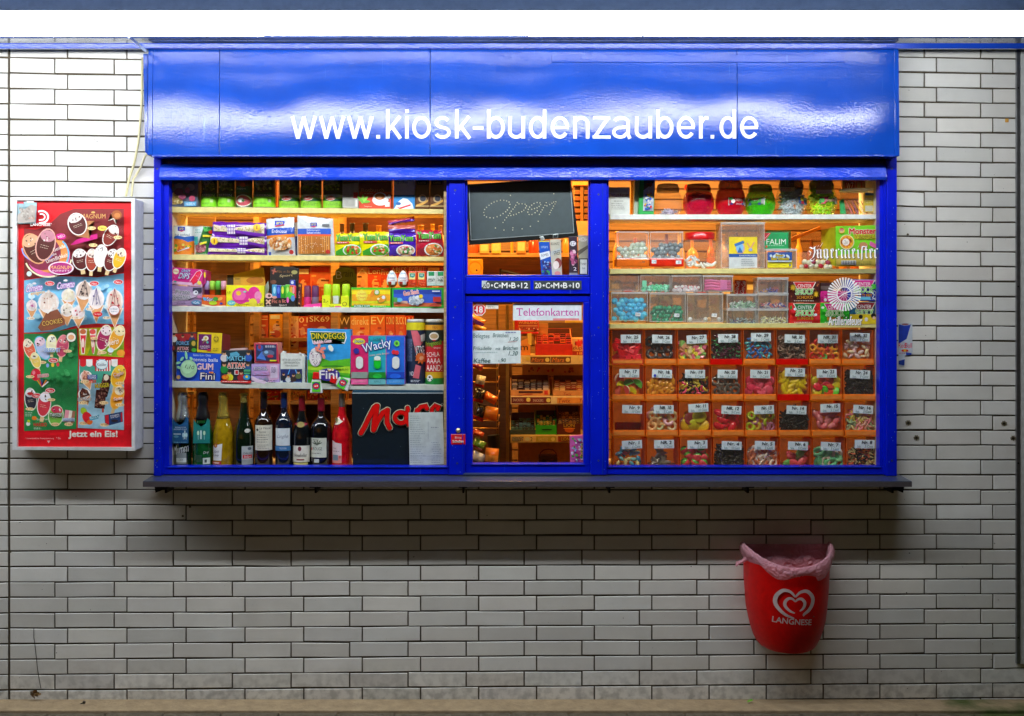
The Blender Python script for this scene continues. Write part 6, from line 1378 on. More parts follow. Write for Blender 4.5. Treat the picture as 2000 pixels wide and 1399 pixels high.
def place(me, name, loc, rot, label, cat, group, sc_=1.0):
    o = bpy.data.objects.new(name, me); COL.objects.link(o); o.location = loc; o.rotation_euler = rot; o.scale = (sc_,) * 3
    return tag(o, label, cat, group)
def heap(x0, y0, x1, y1, kind, cols, size_px, Y, name, label, group, seed, flat=0.6, layers=2, fill=1.0, top=None, cat='sweet', depth=.014, density=1.0):
    """individually placed sweets heaped between the photo lines y0 (top) and y1 (foot)"""
    rnd = random.Random(seed); s_ = sc(Y); size = size_px * s_; made = 0
    step = size_px * (1.75 / density); rows = max(1, int((y1 - y0) / (step * .82)))
    for L_ in range(layers):
        for r_ in range(rows):
            yy = y1 - size_px * .8 - r_ * step * .82
            n = int((x1 - x0 - size_px) / step)
            for q in range(n + 1):
                xx = x0 + size_px * .9 + q * step + (r_ % 2) * step * .5 + rnd.uniform(-.25, .25) * step
                if xx > x1 - size_px * .8: continue
                if top:
                    u = (xx - x0) / (x1 - x0); yt = y0 + (y1 - y0) * top(u)
                    if yy < yt: continue
                if L_ > 0 and r_ < rows - 2: continue
                p = P(xx, yy + rnd.uniform(-.15, .15) * step, Y + size * .9 + L_ * depth + rnd.uniform(0, .004))
                f = rnd.uniform
                rot = {'ball': (f(0, 6), f(0, 6), 0), 'bean': (f(-.6, .6), f(-1.4, 1.4), 0)}.get(kind, (f(-flat, flat) + (R(90) if kind in ('disc', 'ring', 'oval', 'fish', 'lip') else 0), f(-1.5, 1.5) if kind not in ('disc', 'ring') else f(-.5, .5), f(-flat, flat)))
                me = sweet_mesh(kind, rnd.choice(cols), size)
                place(me, name, p, rot, label, cat, group, rnd.uniform(.9, 1.12)); made += 1
    return made
def mass(x0, y0, x1, y1, kind, cols, size_px, Y, name, label, seed, n=160, group=None, depth=.03):
    """a heap too fine to count, one mesh"""
    rnd = random.Random(seed); b = B(0); s_ = sc(Y); size = size_px * s_
    for k in range(n):
        me = sweet_mesh(kind, rnd.choice(cols), size); u = rnd.random(); hgt = rnd.random() ** 1.2
        p = P(x0 + size_px + u * (x1 - x0 - 2 * size_px), y1 - size_px * .4 - hgt * (y1 - y0 - size_px) * (1 - .35 * abs(u - .5) * (1 + math.sin(seed + u * 7))), Y + size + rnd.random() * depth)
        mt = Matrix.Translation(p) @ Matrix.Rotation(rnd.uniform(-1.2, 1.2), 4, 'Y') @ Matrix.Rotation(rnd.uniform(-.7, .7), 4, 'Z') @ Matrix.Rotation(rnd.uniform(0, 1.5), 4, 'X')
        vs = [b.bm.verts.new(mt @ v.co) for v in me.vertices]; mi = [b.mi(m_.name) for m_ in me.materials]
        for f in me.polygons:
            try: g = b.bm.faces.new([vs[i] for i in f.vertices]); g.material_index = mi[f.material_index]; g.smooth = True
            except ValueError: pass
    b.mats = [bpy.data.materials[m_] for m_ in b.mats]
    o = b.build(name); return tag(o, label, 'sweets', group, 'stuff')

# ---------------- top shelf: boxes and round jars
b = B(GR); b.box(1187, 366, 1230, 419, 'e4e8e0', d=.05); b.r(1187, 366, 1230, 376, 'c8ccc4'); b.t('Diamant Kerzen', 1190, 378, 1227, 384, '8a2a38'); b.lines(1199, 391, 1219, 395, 1, '8a8a84', 1); b.lines(1194, 396, 1222, 410, 4, 'a8aaa4', 2)
b.done('carton_box', 'plain white box with dark red print at the left end of the jar shelf', 'box')
b = B(GR + .03); b.quadbox([(1240, 352), (1250, 349), (1248, 419), (1238, 419)], 'c8cfc0', d=.05); b.done('carton_box', 'pale box edge just left of the green box', 'box')
b = B(GR); b.quadbox([(1250, 345), (1280, 345), (1277, 419), (1247, 419)], '18a848', d=.06); b.quadbox([(1258, 348), (1279, 348), (1276, 413), (1256, 413)], '2a3040', d=.0006, Y=GR - .0004, bev=0); b.Y = GR - .0006
b.p([(1257, 372), (1278, 356), (1276, 412), (1256, 412)][::-1], 'b8c8d8'); b.speck(1257, 370, 1276, 412, 44, ('d02828', 'f0f0f0', '2a60c8', 'f0d030', '2a9a48', 'e8e8f0'), 3, 5); b.star(1268, 381, 5, 2.2, 5, 'f0d020'); b.speck(1260, 350, 1277, 366, 8, ('7a1a20', '4a2030'), 3, 6)
b.done('toy_box', 'green box with a colourful picture left of the round jars', 'box')
def bowl_jar(x, yt, w, shell, lidc, label, contents, y1=419.5, lidh=.26, part_lab=None, printed=None):
    Y = .07; s_ = sc(Y); Rr = w / 2 * s_; p = P(x, y1, Y); H = (y1 - yt) * s_
    t = thing('sweet_jar', label, 'jar', (p.x, Y + Rr, p.z), 'round sweet jars on the top shelf')
    pr = [(Rr * .62, 0), (Rr * .78, H * .05), (Rr * .95, H * .2), (Rr, H * .38), (Rr * .96, H * .55), (Rr * .86, H * .7), (Rr * .74, H * (1 - lidh) + H * .02)]
    b = B(0); b.lathe((p.x, Y + Rr, p.z), [(.0001, 0)] + pr, shell, n=32, cap=False); part_of(b, 'glass', t)
    b = B(0); b.lathe((p.x, Y + Rr, p.z), [(Rr * .78, H * (1 - lidh)), (Rr * .8, H * (1 - lidh * .55)), (Rr * .70, H * (1 - lidh * .1)), (Rr * .6, H), (.0001, H)], lidc, n=32, cap=False); part_of(b, 'lid', t)
    if contents:
        kind, cols, n, top, sz = contents; rnd = random.Random(int(x)); b = B(0)
        for k in range(n):
            z = H * top * rnd.random() ** .8; rr = 0
            for (r0, z0), (r1, z1) in zip(pr, pr[1:]):
                if z0 <= z <= z1: rr = r0 + (r1 - r0) * (z - z0) / (z1 - z0)
            a = rnd.uniform(-2.9, -.25); q = (rr - sz * s_ * 1.2) * rnd.uniform(.80, .98); me = sweet_mesh(kind, rnd.choice(cols), sz * s_)
            mt = Matrix.Translation((p.x + q * math.cos(a), Y + Rr + q * math.sin(a), p.z + z + sz * s_ * .4)) @ Matrix.Rotation(rnd.uniform(-1.3, 1.3), 4, 'Y') @ Matrix.Rotation(rnd.uniform(-.4, .4) + a + 1.57, 4, 'Z')
            vs = [b.bm.verts.new(mt @ v.co) for v in me.vertices]; mi = [b.mi(m_.name) for m_ in me.materials]
            for f in me.polygons:
                g = b.bm.faces.new([vs[i] for i in f.vertices]); g.material_index = mi[f.material_index]; g.smooth = True
        b.mats = [bpy.data.materials[m_] for m_ in b.mats]
        o = b.build('sweets', t); o['kind'] = 'stuff'
    if printed:
        b = B(Y - .003); printed(b)
        for v in b.bm.verts:
            dx = v.co.x - p.x; z = v.co.z - p.z; rr = Rr
            for (r0, z0), (r1, z1) in zip(pr, pr[1:]):
                if z0 <= z <= z1: rr = r0 + (r1 - r0) * (z - z0) / (z1 - z0)
            off = v.co.y - (Y - .003); v.co.y = Y + Rr - math.sqrt(max(rr * rr - dx * dx, 1e-6)) - .003 + off
        part_of(b, 'label', t)
    return t
bowl_jar(1308, 357, 57, 'd0d4d8:clear', '6a5a52:tint', 'clear round jar, almost empty, with a grey brown lid', ('stick', ('8a8494:jelly', 'a89cb0:jelly'), 26, .12, 4))
bowl_jar(1369, 357, 62, 'e01848:tint', '8a0a24:trans', 'red round jar full of bright pink red sticks', ('stick', ('e81848:jelly', 'd01040:jelly', 'f03060:jelly'), 190, .62, 4.2))
def lab_red(b):
    b.r(1423, 385, 1459, 401, 'e8e8e4'); b.r(1424, 387, 1452, 396, 'd82838'); b.e(1432, 393, 4, 4, 'f0e8e0'); b.e(1428, 388, 4, 3, '3aa030'); b.t('CHERRY', 1435, 388, 1451, 393, 'f8c8c0'); b.r(1427, 396, 1454, 400, '2a2a88'); b.t('STICKS', 1438, 397, 1450, 399.5, 'f0f0f8'); b.r(1454, 387, 1457, 399, '9a9a9a')
bowl_jar(1432, 350, 60, 'e00c2c:trans', 'a80820:trans', 'deep red round jar with a white and red fruit label', ('stick', ('b80c28:jelly', 'd81c38:jelly'), 60, .25, 4), printed=lab_red)
def lab_green(b):
    b.p([(1465, 387), (1494, 385), (1494, 400), (1464, 402)][::-1], 'e8ece4'); b.r(1468, 389, 1486, 395, '38a848'); b.t('APPLE', 1469, 387, 1482, 391, 'd83838'); b.r(1466, 396, 1486, 400, '2a3a98'); b.r(1487, 388, 1492, 398, '9a9a9a')
bowl_jar(1491, 358, 60, '58d818:tint', '0c8a20:trans', 'green round jar with a tilted white label and green sweets at the bottom', ('stick', ('18d830:jelly', '30e848:jelly', '10b828:jelly'), 130, .32, 4.2), printed=lab_green)
def lab_blue(b):
    b.p([(1560, 385), (1581, 387), (1581, 399), (1562, 397)][::-1], '2a68c0'); b.star(1568, 388, 5, 3, 6, 'f0d830'); b.p([(1565, 397), (1570, 388), (1573, 398)][::-1], 'c82828'); b.e(1576, 388, 4, 2.4, 'e8f0f4')
bowl_jar(1552, 350, 62, 'c8d4d4:clear', '5a2820:trans', 'clear round jar full of grey sticks', ('stick', ('98a0a4:jelly', '848c90:jelly', 'b0b6ba:jelly'), 260, .78, 4.4), printed=lab_blue)
def lab_g2(b):
    b.r(1601, 384, 1640, 398, '2a9a58'); b.p([(1601, 384), (1620, 384), (1612, 398), (1605, 398)][::-1], 'd83050'); b.e(1606, 391, 5, 5, '38a838'); b.t('apple', 1612, 387, 1632, 395, 'f0a8a8', sh=.2); b.r(1633, 385, 1639, 397, 'c8d0c8')
bowl_jar(1612, 350, 62, 'b8e838:clear', '3a6a20:trans', 'clear round jar full of lime green sticks with a green label', ('stick', ('a0e818:jelly', '88d010:jelly', 'b8f030:jelly'), 260, .74, 4.6), printed=lab_g2)
for k, (x0, x1, y0, y1, c) in enumerate(((1524, 1552, 351, 374, '8a5a20'), (1594, 1625, 351, 379, 'b8862a'))):
    b = B(.058); b.quadbox([(x0, y0), (x1, y0), (x1, y1), (x0, y1)], c, d=.0008, bev=0); b.t('10', x0 + 9, y0 + 2, x0 + 18, y0 + 13, 'd8b888'); b.t('ct', x0 + 20, y0 + 6, x0 + 25, y0 + 12, 'd8b888'); b.r(x0, y1 - 8, x1, y1, 'f0d8a0'); b.lines(x0 + 1, y1 - 7, x1 - 1, y1 - 1, 2, 'c84848', k)
    b.done('price_card', ('brown 10 cent card leaning on the jar of grey sticks', 'ochre 10 cent card leaning on the jar of lime sticks')[k], 'card')
t = thing('storage_tub', 'oval clear plastic tub with coloured pencils and a yellow packet at the right end of the jar shelf', 'tub', P(1678, 419, .09)); t['label'] = 'oval clear tub of coloured sticks with a yellow packet at the right end'
b = B(0); p = P(1678, 419, .1); s_ = sc(.1)
b.lathe((p.x, .12, p.z), [(.0001, 0), (31 * s_, 0), (35 * s_, 46 * s_)], 'c8d0d4:clear', n=30, cap=False, squash=.8); part_of(b, 'tub', t)
b = B(0); b.lathe((p.x, .12, p.z + 46 * s_), [(35 * s_, -.002), (36.5 * s_, 0), (36.5 * s_, .007), (34 * s_, .009), (.0001, .010)], 'd0dcdc:trans', n=30, cap=False, squash=.8); part_of(b, 'lid', t)
b = B(.085); b.quadbox([(1689, 376), (1709, 378), (1706, 415), (1687, 414)], 'e8c81c', d=.02); b.r(1690, 377, 1708, 382, '2a6a98'); b.r(1690, 402, 1705, 413, 'e0dcc8'); b.lines(1691, 386, 1705, 398, 3, 'f8e878', 3); part_of(b, 'packet', t)
b = B(0)
for k, c in enumerate(('d06a78', 'e8702a', 'a05a88', 'f0b030', 'e8e0d0', 'b84830')):
    b.tube([P(1651 + k * 6, 392, .10 + .005 * (k % 2)), P(1664 + k * 6, 417, .10)], [.0012, .0035], c, n=6)
pe = part_of(b, 'pencils', t)
b = B(.10); b.quadbox([(1640, 392), (1648, 388), (1653, 418), (1642, 418)], '28a858', d=.01); part_of(b, 'green_card', t)
b = B(.2); b.box(1645, 352, 1690, 375, '9a6a50', d=.02); b.r(1651, 355, 1669, 372, '8a1420'); b.t('W', 1653, 357, 1661, 370, 'e0c8b8'); b.t('Z', 1662, 357, 1667, 370, 'e0c8b8'); b.r(1672, 355, 1683, 371, 'a82028'); b.r(1673.5, 356.5, 1681.5, 369.5, '9a7a50')
b.done('poster', 'brown notice with a dark red square high behind the clear tub', 'notice')
b = B(.28); b.box(1232, 340, 1240, 420, 'e8962a:wood', d=.03); b.done('rack_post', 'orange lit post left of the green box', 'post')
b = B(.5); b.e(1342, 366, 5, 6, 'e83018'); b.e(1344, 361, 2, 2, '4a8a20'); b.box(1337, 362, 1346, 371, 'e83018', d=.01, Y=.501, bev=.004); b.done('tomato_magnet', 'small red ornament between the clear and the red jar', 'ornament')

# ---------------- second shelf
def clear_box(x0, y0, x1, y1, name, label, base=None, baseh=14, lid=False, Y=.06, d=.12, c='dfe4e6:clear', group=None, rim='e8ecec:trans', lugs=False):
    t = thing(name, label, 'tub', P((x0 + x1) / 2, y1, Y + d / 2), group)
    s_ = sc(Y); a = P(x0, y1, Y); e_ = P(x1, y0, Y); zb = a.z + (baseh * s_ if base else 0); th = .0012
    b = B(0)
    for X0_, X1_, Y0_, Y1_ in ((a.x, e_.x, Y, Y + th), (a.x, a.x + th, Y + th, Y + d), (e_.x - th, e_.x, Y + th, Y + d), (a.x + th, e_.x - th, Y + d - th, Y + d)):
        b.cube(X0_, X1_, Y0_, Y1_, zb, e_.z, c if Y0_ == Y or base else 'dfe4e6:milky')
    b.cube(a.x + th, e_.x - th, Y + th, Y + d - th, zb, zb + th, c)
    part_of(b, 'tub_body', t)
    b = B(0); w = .0022; zt = e_.z
    for q in ((a.x - .001, e_.x + .001, Y - .0015, Y + w, zt - .003, zt + .001), (a.x - .001, a.x + w, Y + w, Y + d, zt - .003, zt + .001), (e_.x - w, e_.x + .001, Y + w, Y + d, zt - .003, zt + .001)): b.cube(*q, rim)
    for X in (a.x, e_.x - w * .7): b.cube(X, X + w * .7, Y - .0012, Y - .0001, a.z + (baseh * s_ if base else .001), zt - .0035, rim)
    b.cube(a.x + w, e_.x - w, Y - .0012, Y - .0001, zb + .001, zb + .003, rim)
    if lid:
        b.cube(a.x - .003, e_.x + .003, Y - .003, Y + d, zt + .0012, zt + .006, rim, bev=.001)
        if lugs:
            for k in range(6): X = a.x + (e_.x - a.x) * (k + .5) / 6; b.cube(X - .001, X + .001, Y - .0042, Y - .0031, zt - .001, zt + .005, rim)
    part_of(b, 'rim', t)
    if base:
        b = B(0); b.cube(a.x - .002, e_.x + .002, Y - .010, Y + d, a.z, zb - .0005, base, bev=.002); b.cube(a.x + .001, e_.x - .001, Y - .0118, Y - .0101, a.z + .004, zb - .004, base, bev=.001); part_of(b, 'base', t)
    return t
DA = clear_box(1205, 453, 1267, 521, 'sweet_dispenser', 'clear dispenser of white gum balls on a light orange base', base='f07018:gloss', baseh=16, group='clear dispensers on orange bases')
heap(1206, 472, 1266, 507, 'ball', ('dce8d0:gloss', 'e4ecdc:gloss'), 5.6, .062, 'gum_ball', 'white gum ball in the dispenser with the light orange base', 'white gum balls', 1, top=lambda u: .30 if u < .45 else (.0 if u < .72 else .12), layers=2)
DB = clear_box(1270, 453, 1334, 521, 'sweet_dispenser', 'clear dispenser of grey marbled gum balls on a red base', base='e82a10:gloss', baseh=16, group='clear dispensers on orange bases')
heap(1271, 476, 1333, 507, 'ball', ('8a9698:gloss', 'b4c0c0:gloss', '78858a:gloss'), 5.4, .062, 'gum_ball', 'grey marbled gum ball in the dispenser with the red base', 'grey gum balls', 2, top=lambda u: .2 if u < .3 else .0, layers=2)
b = B(.048); b.r(1273, 508, 1282, 515, 'e8f0f0'); b.t('-,10', 1275, 509.5, 1281, 513.5, '2a4a6a'); b.r(1320, 509, 1331, 516, 'e8f0f0'); b.t('1', 1325, 510, 1327, 515, '9aa8b0'); part_of(b, 'price_label', DB)
b = B(.048); b.t('-,10', 1251, 510, 1259, 515, '2a6a68'); part_of(b, 'price_label', DA)
t = thing('sweet_jar', 'big clear jar with a red screw lid and a few white sweets', 'jar', P(1372, 524, .1)); p = P(1372, 524, .07); s_ = sc(.07); ax = (p.x, .07 + 34 * s_, p.z)
b = B(0); b.lathe(ax, [(.0001, 0), (30 * s_, 0), (34 * s_, 6 * s_), (35 * s_, 40 * s_), (33 * s_, 52 * s_), (28 * s_, 56 * s_), (27 * s_, 60 * s_)], 'd8dcdc:clear', n=32, cap=False); part_of(b, 'glass', t)
b = B(0); b.lathe(ax, [(29 * s_, 58 * s_), (29.5 * s_, 70 * s_), (28 * s_, 71.5 * s_), (.0001, 71.5 * s_)], 'e01018:gloss', n=32, cap=False); part_of(b, 'lid', t)
heap(1341, 500, 1400, 522, 'banana', ('e8ece8:gloss',), 4.6, .085, 'white_sweet', 'white peanut shaped sweet in the jar with the red lid', 'white peanut sweets', 4, top=lambda u: .15 if u < .35 else .62, layers=1)
b = B(.066); b.t('50', 1375, 494, 1396, 504, 'b8783a', sh=.2); part_of(b, 'handwriting', t)
clear_box(1409, 437, 1493, 524, 'storage_tub', 'tall clear tub with a white lid and a yellow and blue label card', lid=True, lugs=True, d=.14)
b = B(.056); b.quadbox([(1424, 463), (1479, 463), (1479, 523), (1424, 525)], 'e4e8e6', d=.001, bev=0); b.r(1424, 463, 1479, 497, 'f4d820'); b.r(1424, 496, 1479, 502.5, '1c58a8'); b.t('BONBON MISCHUNG', 1444, 498, 1477, 501, 'f0f4f8'); b.lines(1426, 506, 1446, 508, 1, '8a8f90', 1); b.r(1424, 503, 1446, 522, 'dce2e0')
b.e(1446, 485, 9, 11, 'e8b8a8'); b.e(1445, 484, 7.4, 9.4, '88c8f0'); b.p([(1434, 477), (1452, 470), (1454, 475), (1436, 482)][::-1], '2a70b8'); b.p([(1440, 494), (1445, 482), (1451, 494)][::-1], '2a70b8'); b.line([(1459, 475), (1466, 486), (1473, 473)], 2, 'e89a90'); b.e(1466, 488, 4, 3, '9ab0d8'); b.lines(1448, 505, 1476, 520, 4, '98a0a4', 2)
b.done('label_card', 'yellow, blue and white label card on the tall clear tub', 'card')
b = B(.1); b.hexa([tuple(P(1540, 488, .1)), tuple(P(1545, 486, .16)), tuple(P(1545, 450, .16)), tuple(P(1540, 454, .1))], [tuple(P(1494, 488, .1)), tuple(P(1500, 486, .16)), tuple(P(1500, 450, .16)), tuple(P(1494, 455, .1))], '0c7a48')
b.Y = .0995; b.quadbox([(1492, 454), (1540, 454), (1540, 487), (1492, 487)], '0fa058', d=.002, Y=.0985); b.Y = .0984; b.t('FALIM', 1497, 467, 1535, 477.5, 'f0f8f0'); b.lines(1497, 479, 1534, 481, 1, 'a8d8b8', 3); b.p([(1492, 455), (1506, 455), (1494, 471), (1492, 471)][::-1], 'd82030'); b.line([(1494, 466), (1503, 456)], .8, 'f8d8d8'); b.e(1497, 482, 2, 2.4, 'e05838')
b.done('gum_box', 'green gum box with a red corner standing on the small clear tub', 'box')
clear_box(1497, 489, 1556, 524, 'storage_tub', 'small clear tub with a yellow sweets label under the green box', lid=True, d=.12, Y=.062)
b = B(.058); b.quadbox([(1499, 493), (1547, 493), (1547, 523), (1499, 523)], 'f0e018', d=.001, bev=0); b.r(1499, 493, 1547, 509, '1c50a0'); b.speck(1501, 494, 1546, 508, 14, ('d8e8f0', 'a8c8e8'), 4, 2); b.t('Super', 1515, 497, 1530, 502, 'f4e020', out='a08010', ow=.5); b.t('Sauer Schnecke', 1506, 502.5, 1541, 508, 'f4e020', out='a08010', ow=.5); b.r(1500, 509, 1546, 512, 'c8d0d8'); b.e(1543, 518, 1.5, 2, '1c50a0'); b.done('label_card', 'yellow label card on the small clear tub', 'card')
t = thing('sweet_bowl', 'clear plastic bowl of red and white balls half behind the white sticker lettering', 'bowl', P(1598, 525, .1)); p = P(1598, 526, .075); s_ = sc(.075)
b = B(0); b.lathe((p.x, .075 + 40 * s_, p.z), [(.0001, 0), (30 * s_, 0), (40 * s_, 10 * s_), (41 * s_, 30 * s_), (38 * s_, 34 * s_)], 'dce0e0:clear', n=30, cap=False, squash=.8); part_of(b, 'bowl', t)
heap(1560, 502, 1632, 525, 'ball', ('c02840:gloss', 'e4dcc0:gloss', 'd8d4b8:gloss', 'a03050:gloss', 'e0d8c8:gloss'), 5.4, .085, 'gum_ball', 'red or cream ball in the clear bowl', 'red and cream balls', 5, top=lambda u: .4 if u < .1 or u > .9 else .0, layers=1)
b = B(.14); b.box(1555, 455, 1605, 500, 'c0703a:clear', d=.1); b.done('storage_tub', 'empty tinted tub behind the bowl of red and white balls', 'tub')
b = B(.3); b.quadbox([(1540, 466), (1602, 442), (1604, 448), (1540, 474)], 'f08a20:wood', d=.02); b.done('wooden_slat', 'slanting orange slat behind the green gum box', 'slat')
b = B(.058)
b.hexa([tuple(P(1632, 521, .0595)), tuple(P(1603, 505, .2)), tuple(P(1604, 450, .2)), tuple(P(1632, 443, .0595))], [tuple(P(1640, 520, .08)), tuple(P(1640, 510, .2)), tuple(P(1640, 452, .2)), tuple(P(1640, 444, .08))], 'a8b418')
b.quadbox([(1632, 442), (1716, 440), (1716, 520), (1633, 521)], '7cd818', d=.001, Y=.0588, bev=0); b.Y = .0586
b.p([(1633, 500), (1650, 497), (1716, 492), (1716, 520), (1633, 521)][::-1], 'c8b048'); b.t('Monster', 1659, 446, 1711, 457, 'f4ecc8', out='f4ecc8', ow=1.5, rot=1); b.t('Monster', 1659, 446, 1711, 457, 'e00820', out='e00820', ow=.5, rot=1); b.t('WUNDERBALL', 1668, 458.5, 1710, 467, '1a1a10', out='e8d820', ow=.8); b.e(1644, 451, 6, 5.4, 'e8c020'); b.e(1644, 449, 4.5, 3.4, 'c83038'); b.t('ZED', 1640, 449, 1648, 454, 'f8f0d8')
b.e(1654, 473, 14.5, 14.5, 'e8e0a0', 24); b.e(1654, 473, 13, 13, 'f0a818', 24); b.star(1653, 473, 11, 7.5, 9, 'd86a28'); b.e(1652, 473, 7, 7, 'f4e8d8'); b.t('2x', 1649, 469, 1656, 477, 'b0a8a0'); b.e(1686, 481, 9, 8, 'c88a58'); b.p([(1700, 471), (1712, 478), (1711, 486), (1698, 479)][::-1], 'e060a8'); b.r(1643, 509, 1672, 517, 'e8e8e8')
for k in range(9): b.r(1644 + k * 3.1, 509.5, 1645.3 + k * 3.1, 516.5, '3a3a3a')
b.lines(1676, 510, 1704, 518, 2, '6a7a30', 8); b.done('gum_box', 'big lime green box with red lettering at the right end of the second shelf', 'box')

# ---------------- third shelf: clear tubs
SM = 'small clear tubs in the upper row'
clear_box(1190, 537, 1248, 568, 'storage_tub', 'empty small clear tub at the left end of the upper row', lid=True, lugs=True, Y=.062, d=.1, group=SM)
clear_box(1251, 538, 1309, 569, 'storage_tub', 'small clear tub with pale green pieces in the upper row', lid=True, lugs=True, Y=.062, d=.1, group=SM)
clear_box(1312, 539, 1370, 570, 'storage_tub', 'small clear tub with pink and white pieces in the upper row', lid=True, lugs=True, Y=.062, d=.1, group=SM)
clear_box(1373, 540, 1431, 570, 'storage_tub', 'small clear tub of pink laces in the upper row', lid=True, lugs=True, Y=.062, d=.1, group=SM)
mass(1252, 556, 1308, 569, 'cube', ('5ab888:jelly', '78c8a0:jelly', '48a878:jelly'), 3.4, .066, 'green_sweets', 'pale green sugared pieces in the small tub', 11, 90)
b = B(.07); b.box(1254, 548, 1263, 560, '68c898:jelly', d=.01); b.e(1271, 554, 3, 3, 'e0a098'); b.done('green_sweet', 'pale green square sweet standing at the side of the tub', 'sweet')
heap(1314, 558, 1368, 569, 'disc', ('e8b0b0:jelly|c8d8c8:jelly', 'f0c0b8:jelly|e04858:jelly'), 3.6, .068, 'pink_sweet', 'pink and white sweet in the small clear tub', 'pink and white sweets', 12, layers=1)
b = B(.072)
for k in range(4): b.tube([P(1376, 549 + k * 5.5, .08), P(1390, 547.5 + k * 5.5, .078), P(1404, 550 + k * 5.3, .08), P(1427, 550 + k * 5, .085)], .006, ('e85a88:jelly', 'd84878:jelly')[k % 2])
b.box(1407, 547, 1420, 566, 'e06090:jelly', d=.02, Y=.066); b.done('pink_laces', 'pink sweet laces in the fourth small tub', 'sweets')
BG = 'big clear tubs of gum balls'
clear_box(1194, 573, 1265, 627, 'storage_tub', 'clear tub of light blue balls on the third shelf', lid=True, Y=.062, d=.12, group=BG)
clear_box(1269, 574, 1339, 629, 'storage_tub', 'clear tub of dark green balls on the third shelf', lid=True, Y=.062, d=.12, group=BG)
clear_box(1342, 575, 1412, 630, 'storage_tub', 'nearly empty clear tub with four pale balls on the third shelf', lid=True, Y=.062, d=.12, group=BG)
heap(1196, 578, 1263, 627, 'ball', ('48d0f0:gloss', '68e0f8:gloss', '30c0e8:gloss'), 6.0, .064, 'gum_ball', 'light blue gum ball in the big clear tub', 'light blue gum balls', 21, top=lambda u: .18 if u < .65 else (.0 if u < .9 else .12), layers=2)
heap(1271, 592, 1337, 629, 'ball', ('0a9a60:gloss', '18a870:gloss', '088858:gloss'), 5.2, .064, 'gum_ball', 'dark green gum ball in the big clear tub', 'dark green gum balls', 22, top=lambda u: .18 if u < .75 else .0, layers=2)
for k, (x, c, la) in enumerate(((1348, 'e4e4dc:gloss', 'white ball at the left of the nearly empty tub'), (1378, 'e8e4d8:gloss', 'white ball left of the orange one'), (1385, 'f0b868:gloss', 'pale orange ball in the nearly empty tub'), (1404, 'e4e4e0:gloss', 'white ball at the right of the nearly empty tub'))):
    place(sweet_mesh('ball', c, 4.6 * sc(.07)), 'gum_ball', P(x, 624, .07 + .003 * k), (0, 0, 0), la, 'sweet', 'balls in the nearly empty tub')
for k, (x, y) in enumerate(((1246, 614.5), (1322, 616), (1395, 616))):
    b = B(.0585); b.xf = (x, y, .08); b.r(x - 5, y - 3.4, x + 5, y + 3.4, 'f0f4f4'); b.t(('1,50', '1,00', '1,20')[k], x - 3.4, y - 2, x + 3.4, y + 2, '3a3a3a'); b.done('price_label', 'tiny price label on the tub of %s' % ('light blue balls', 'dark green balls', 'four pale balls')[k], 'label')
for k, x in enumerate((1440, 1452)):
    b = B(0); p = P(x, 576, .17); s_ = sc(.17); b.lathe(tuple(p), [(5 * s_, 0), (6 * s_, 2 * s_), (6 * s_, 27 * s_), (5 * s_, 29 * s_), (.0001, 29 * s_)], 'd01410:gloss', n=20)
    k0 = len(b.bm.faces); b.Y = .17 - 6 * s_; b.n = 0; b.t('Coca-Cola', x - 13, 557, x + 11, 565, 'f4e8e0', rot=78, sh=.3); b.done('drink_can', ('left', 'right')[k] + ' one of two red drink cans behind the small tubs', 'can', 'red drink cans')
CS = 'stackable clear tubs right of the ball tubs'
for k, (x0, y0, x1, y1, la) in enumerate(((1420, 577, 1477, 604, 'clear tub of green white pieces, upper one left of the stack of three'), (1420, 606, 1477, 634, 'clear tub with a few blue grains, lower one left of the stack of three'),
                                          (1480, 545, 1539, 574, 'top tub of the stack of three with dark blue grains'), (1480, 576, 1539, 604, 'middle tub of the stack of three with red and white pieces'), (1480, 606, 1539, 634, 'lowest tub of the stack of three with cream pieces'))):
    clear_box(x0, y0, x1, y1 - 1, 'storage_tub', la, lid=True, lugs=True, Y=.064, d=.1, group=CS)
mass(1424, 588, 1476, 603, 'banana', ('b8d8b0:gloss', 'e4ece0:gloss', '88b890:gloss'), 2.2, .068, 'small_sweets', 'green white pieces in the upper left stackable tub', 31, 130)
mass(1424, 621, 1476, 633, 'banana', ('7a98a0:gloss', 'b0c4c8:gloss', '2a3a8a:gloss'), 1.9, .068, 'small_sweets', 'scattered grey blue pieces in the lower left stackable tub', 32, 60)
mass(1484, 562, 1520, 573, 'cube', ('2a2a88:gloss', '6a6ab0:gloss'), 1.6, .07, 'small_sweets', 'dark blue grains in the top tub of the stack', 33, 30)
mass(1484, 591, 1538, 603, 'banana', ('d86a60:gloss', 'e8d0c8:gloss', '3a3a98:gloss'), 2.2, .07, 'small_sweets', 'red and white pieces in the middle tub of the stack', 34, 70)
mass(1483, 617, 1538, 633, 'fish', ('e0d0a0:jelly', 'd8c890:jelly', 'e8dcb8:jelly'), 3.4, .07, 'small_sweets', 'cream coloured pieces in the lowest tub of the stack', 35, 110)
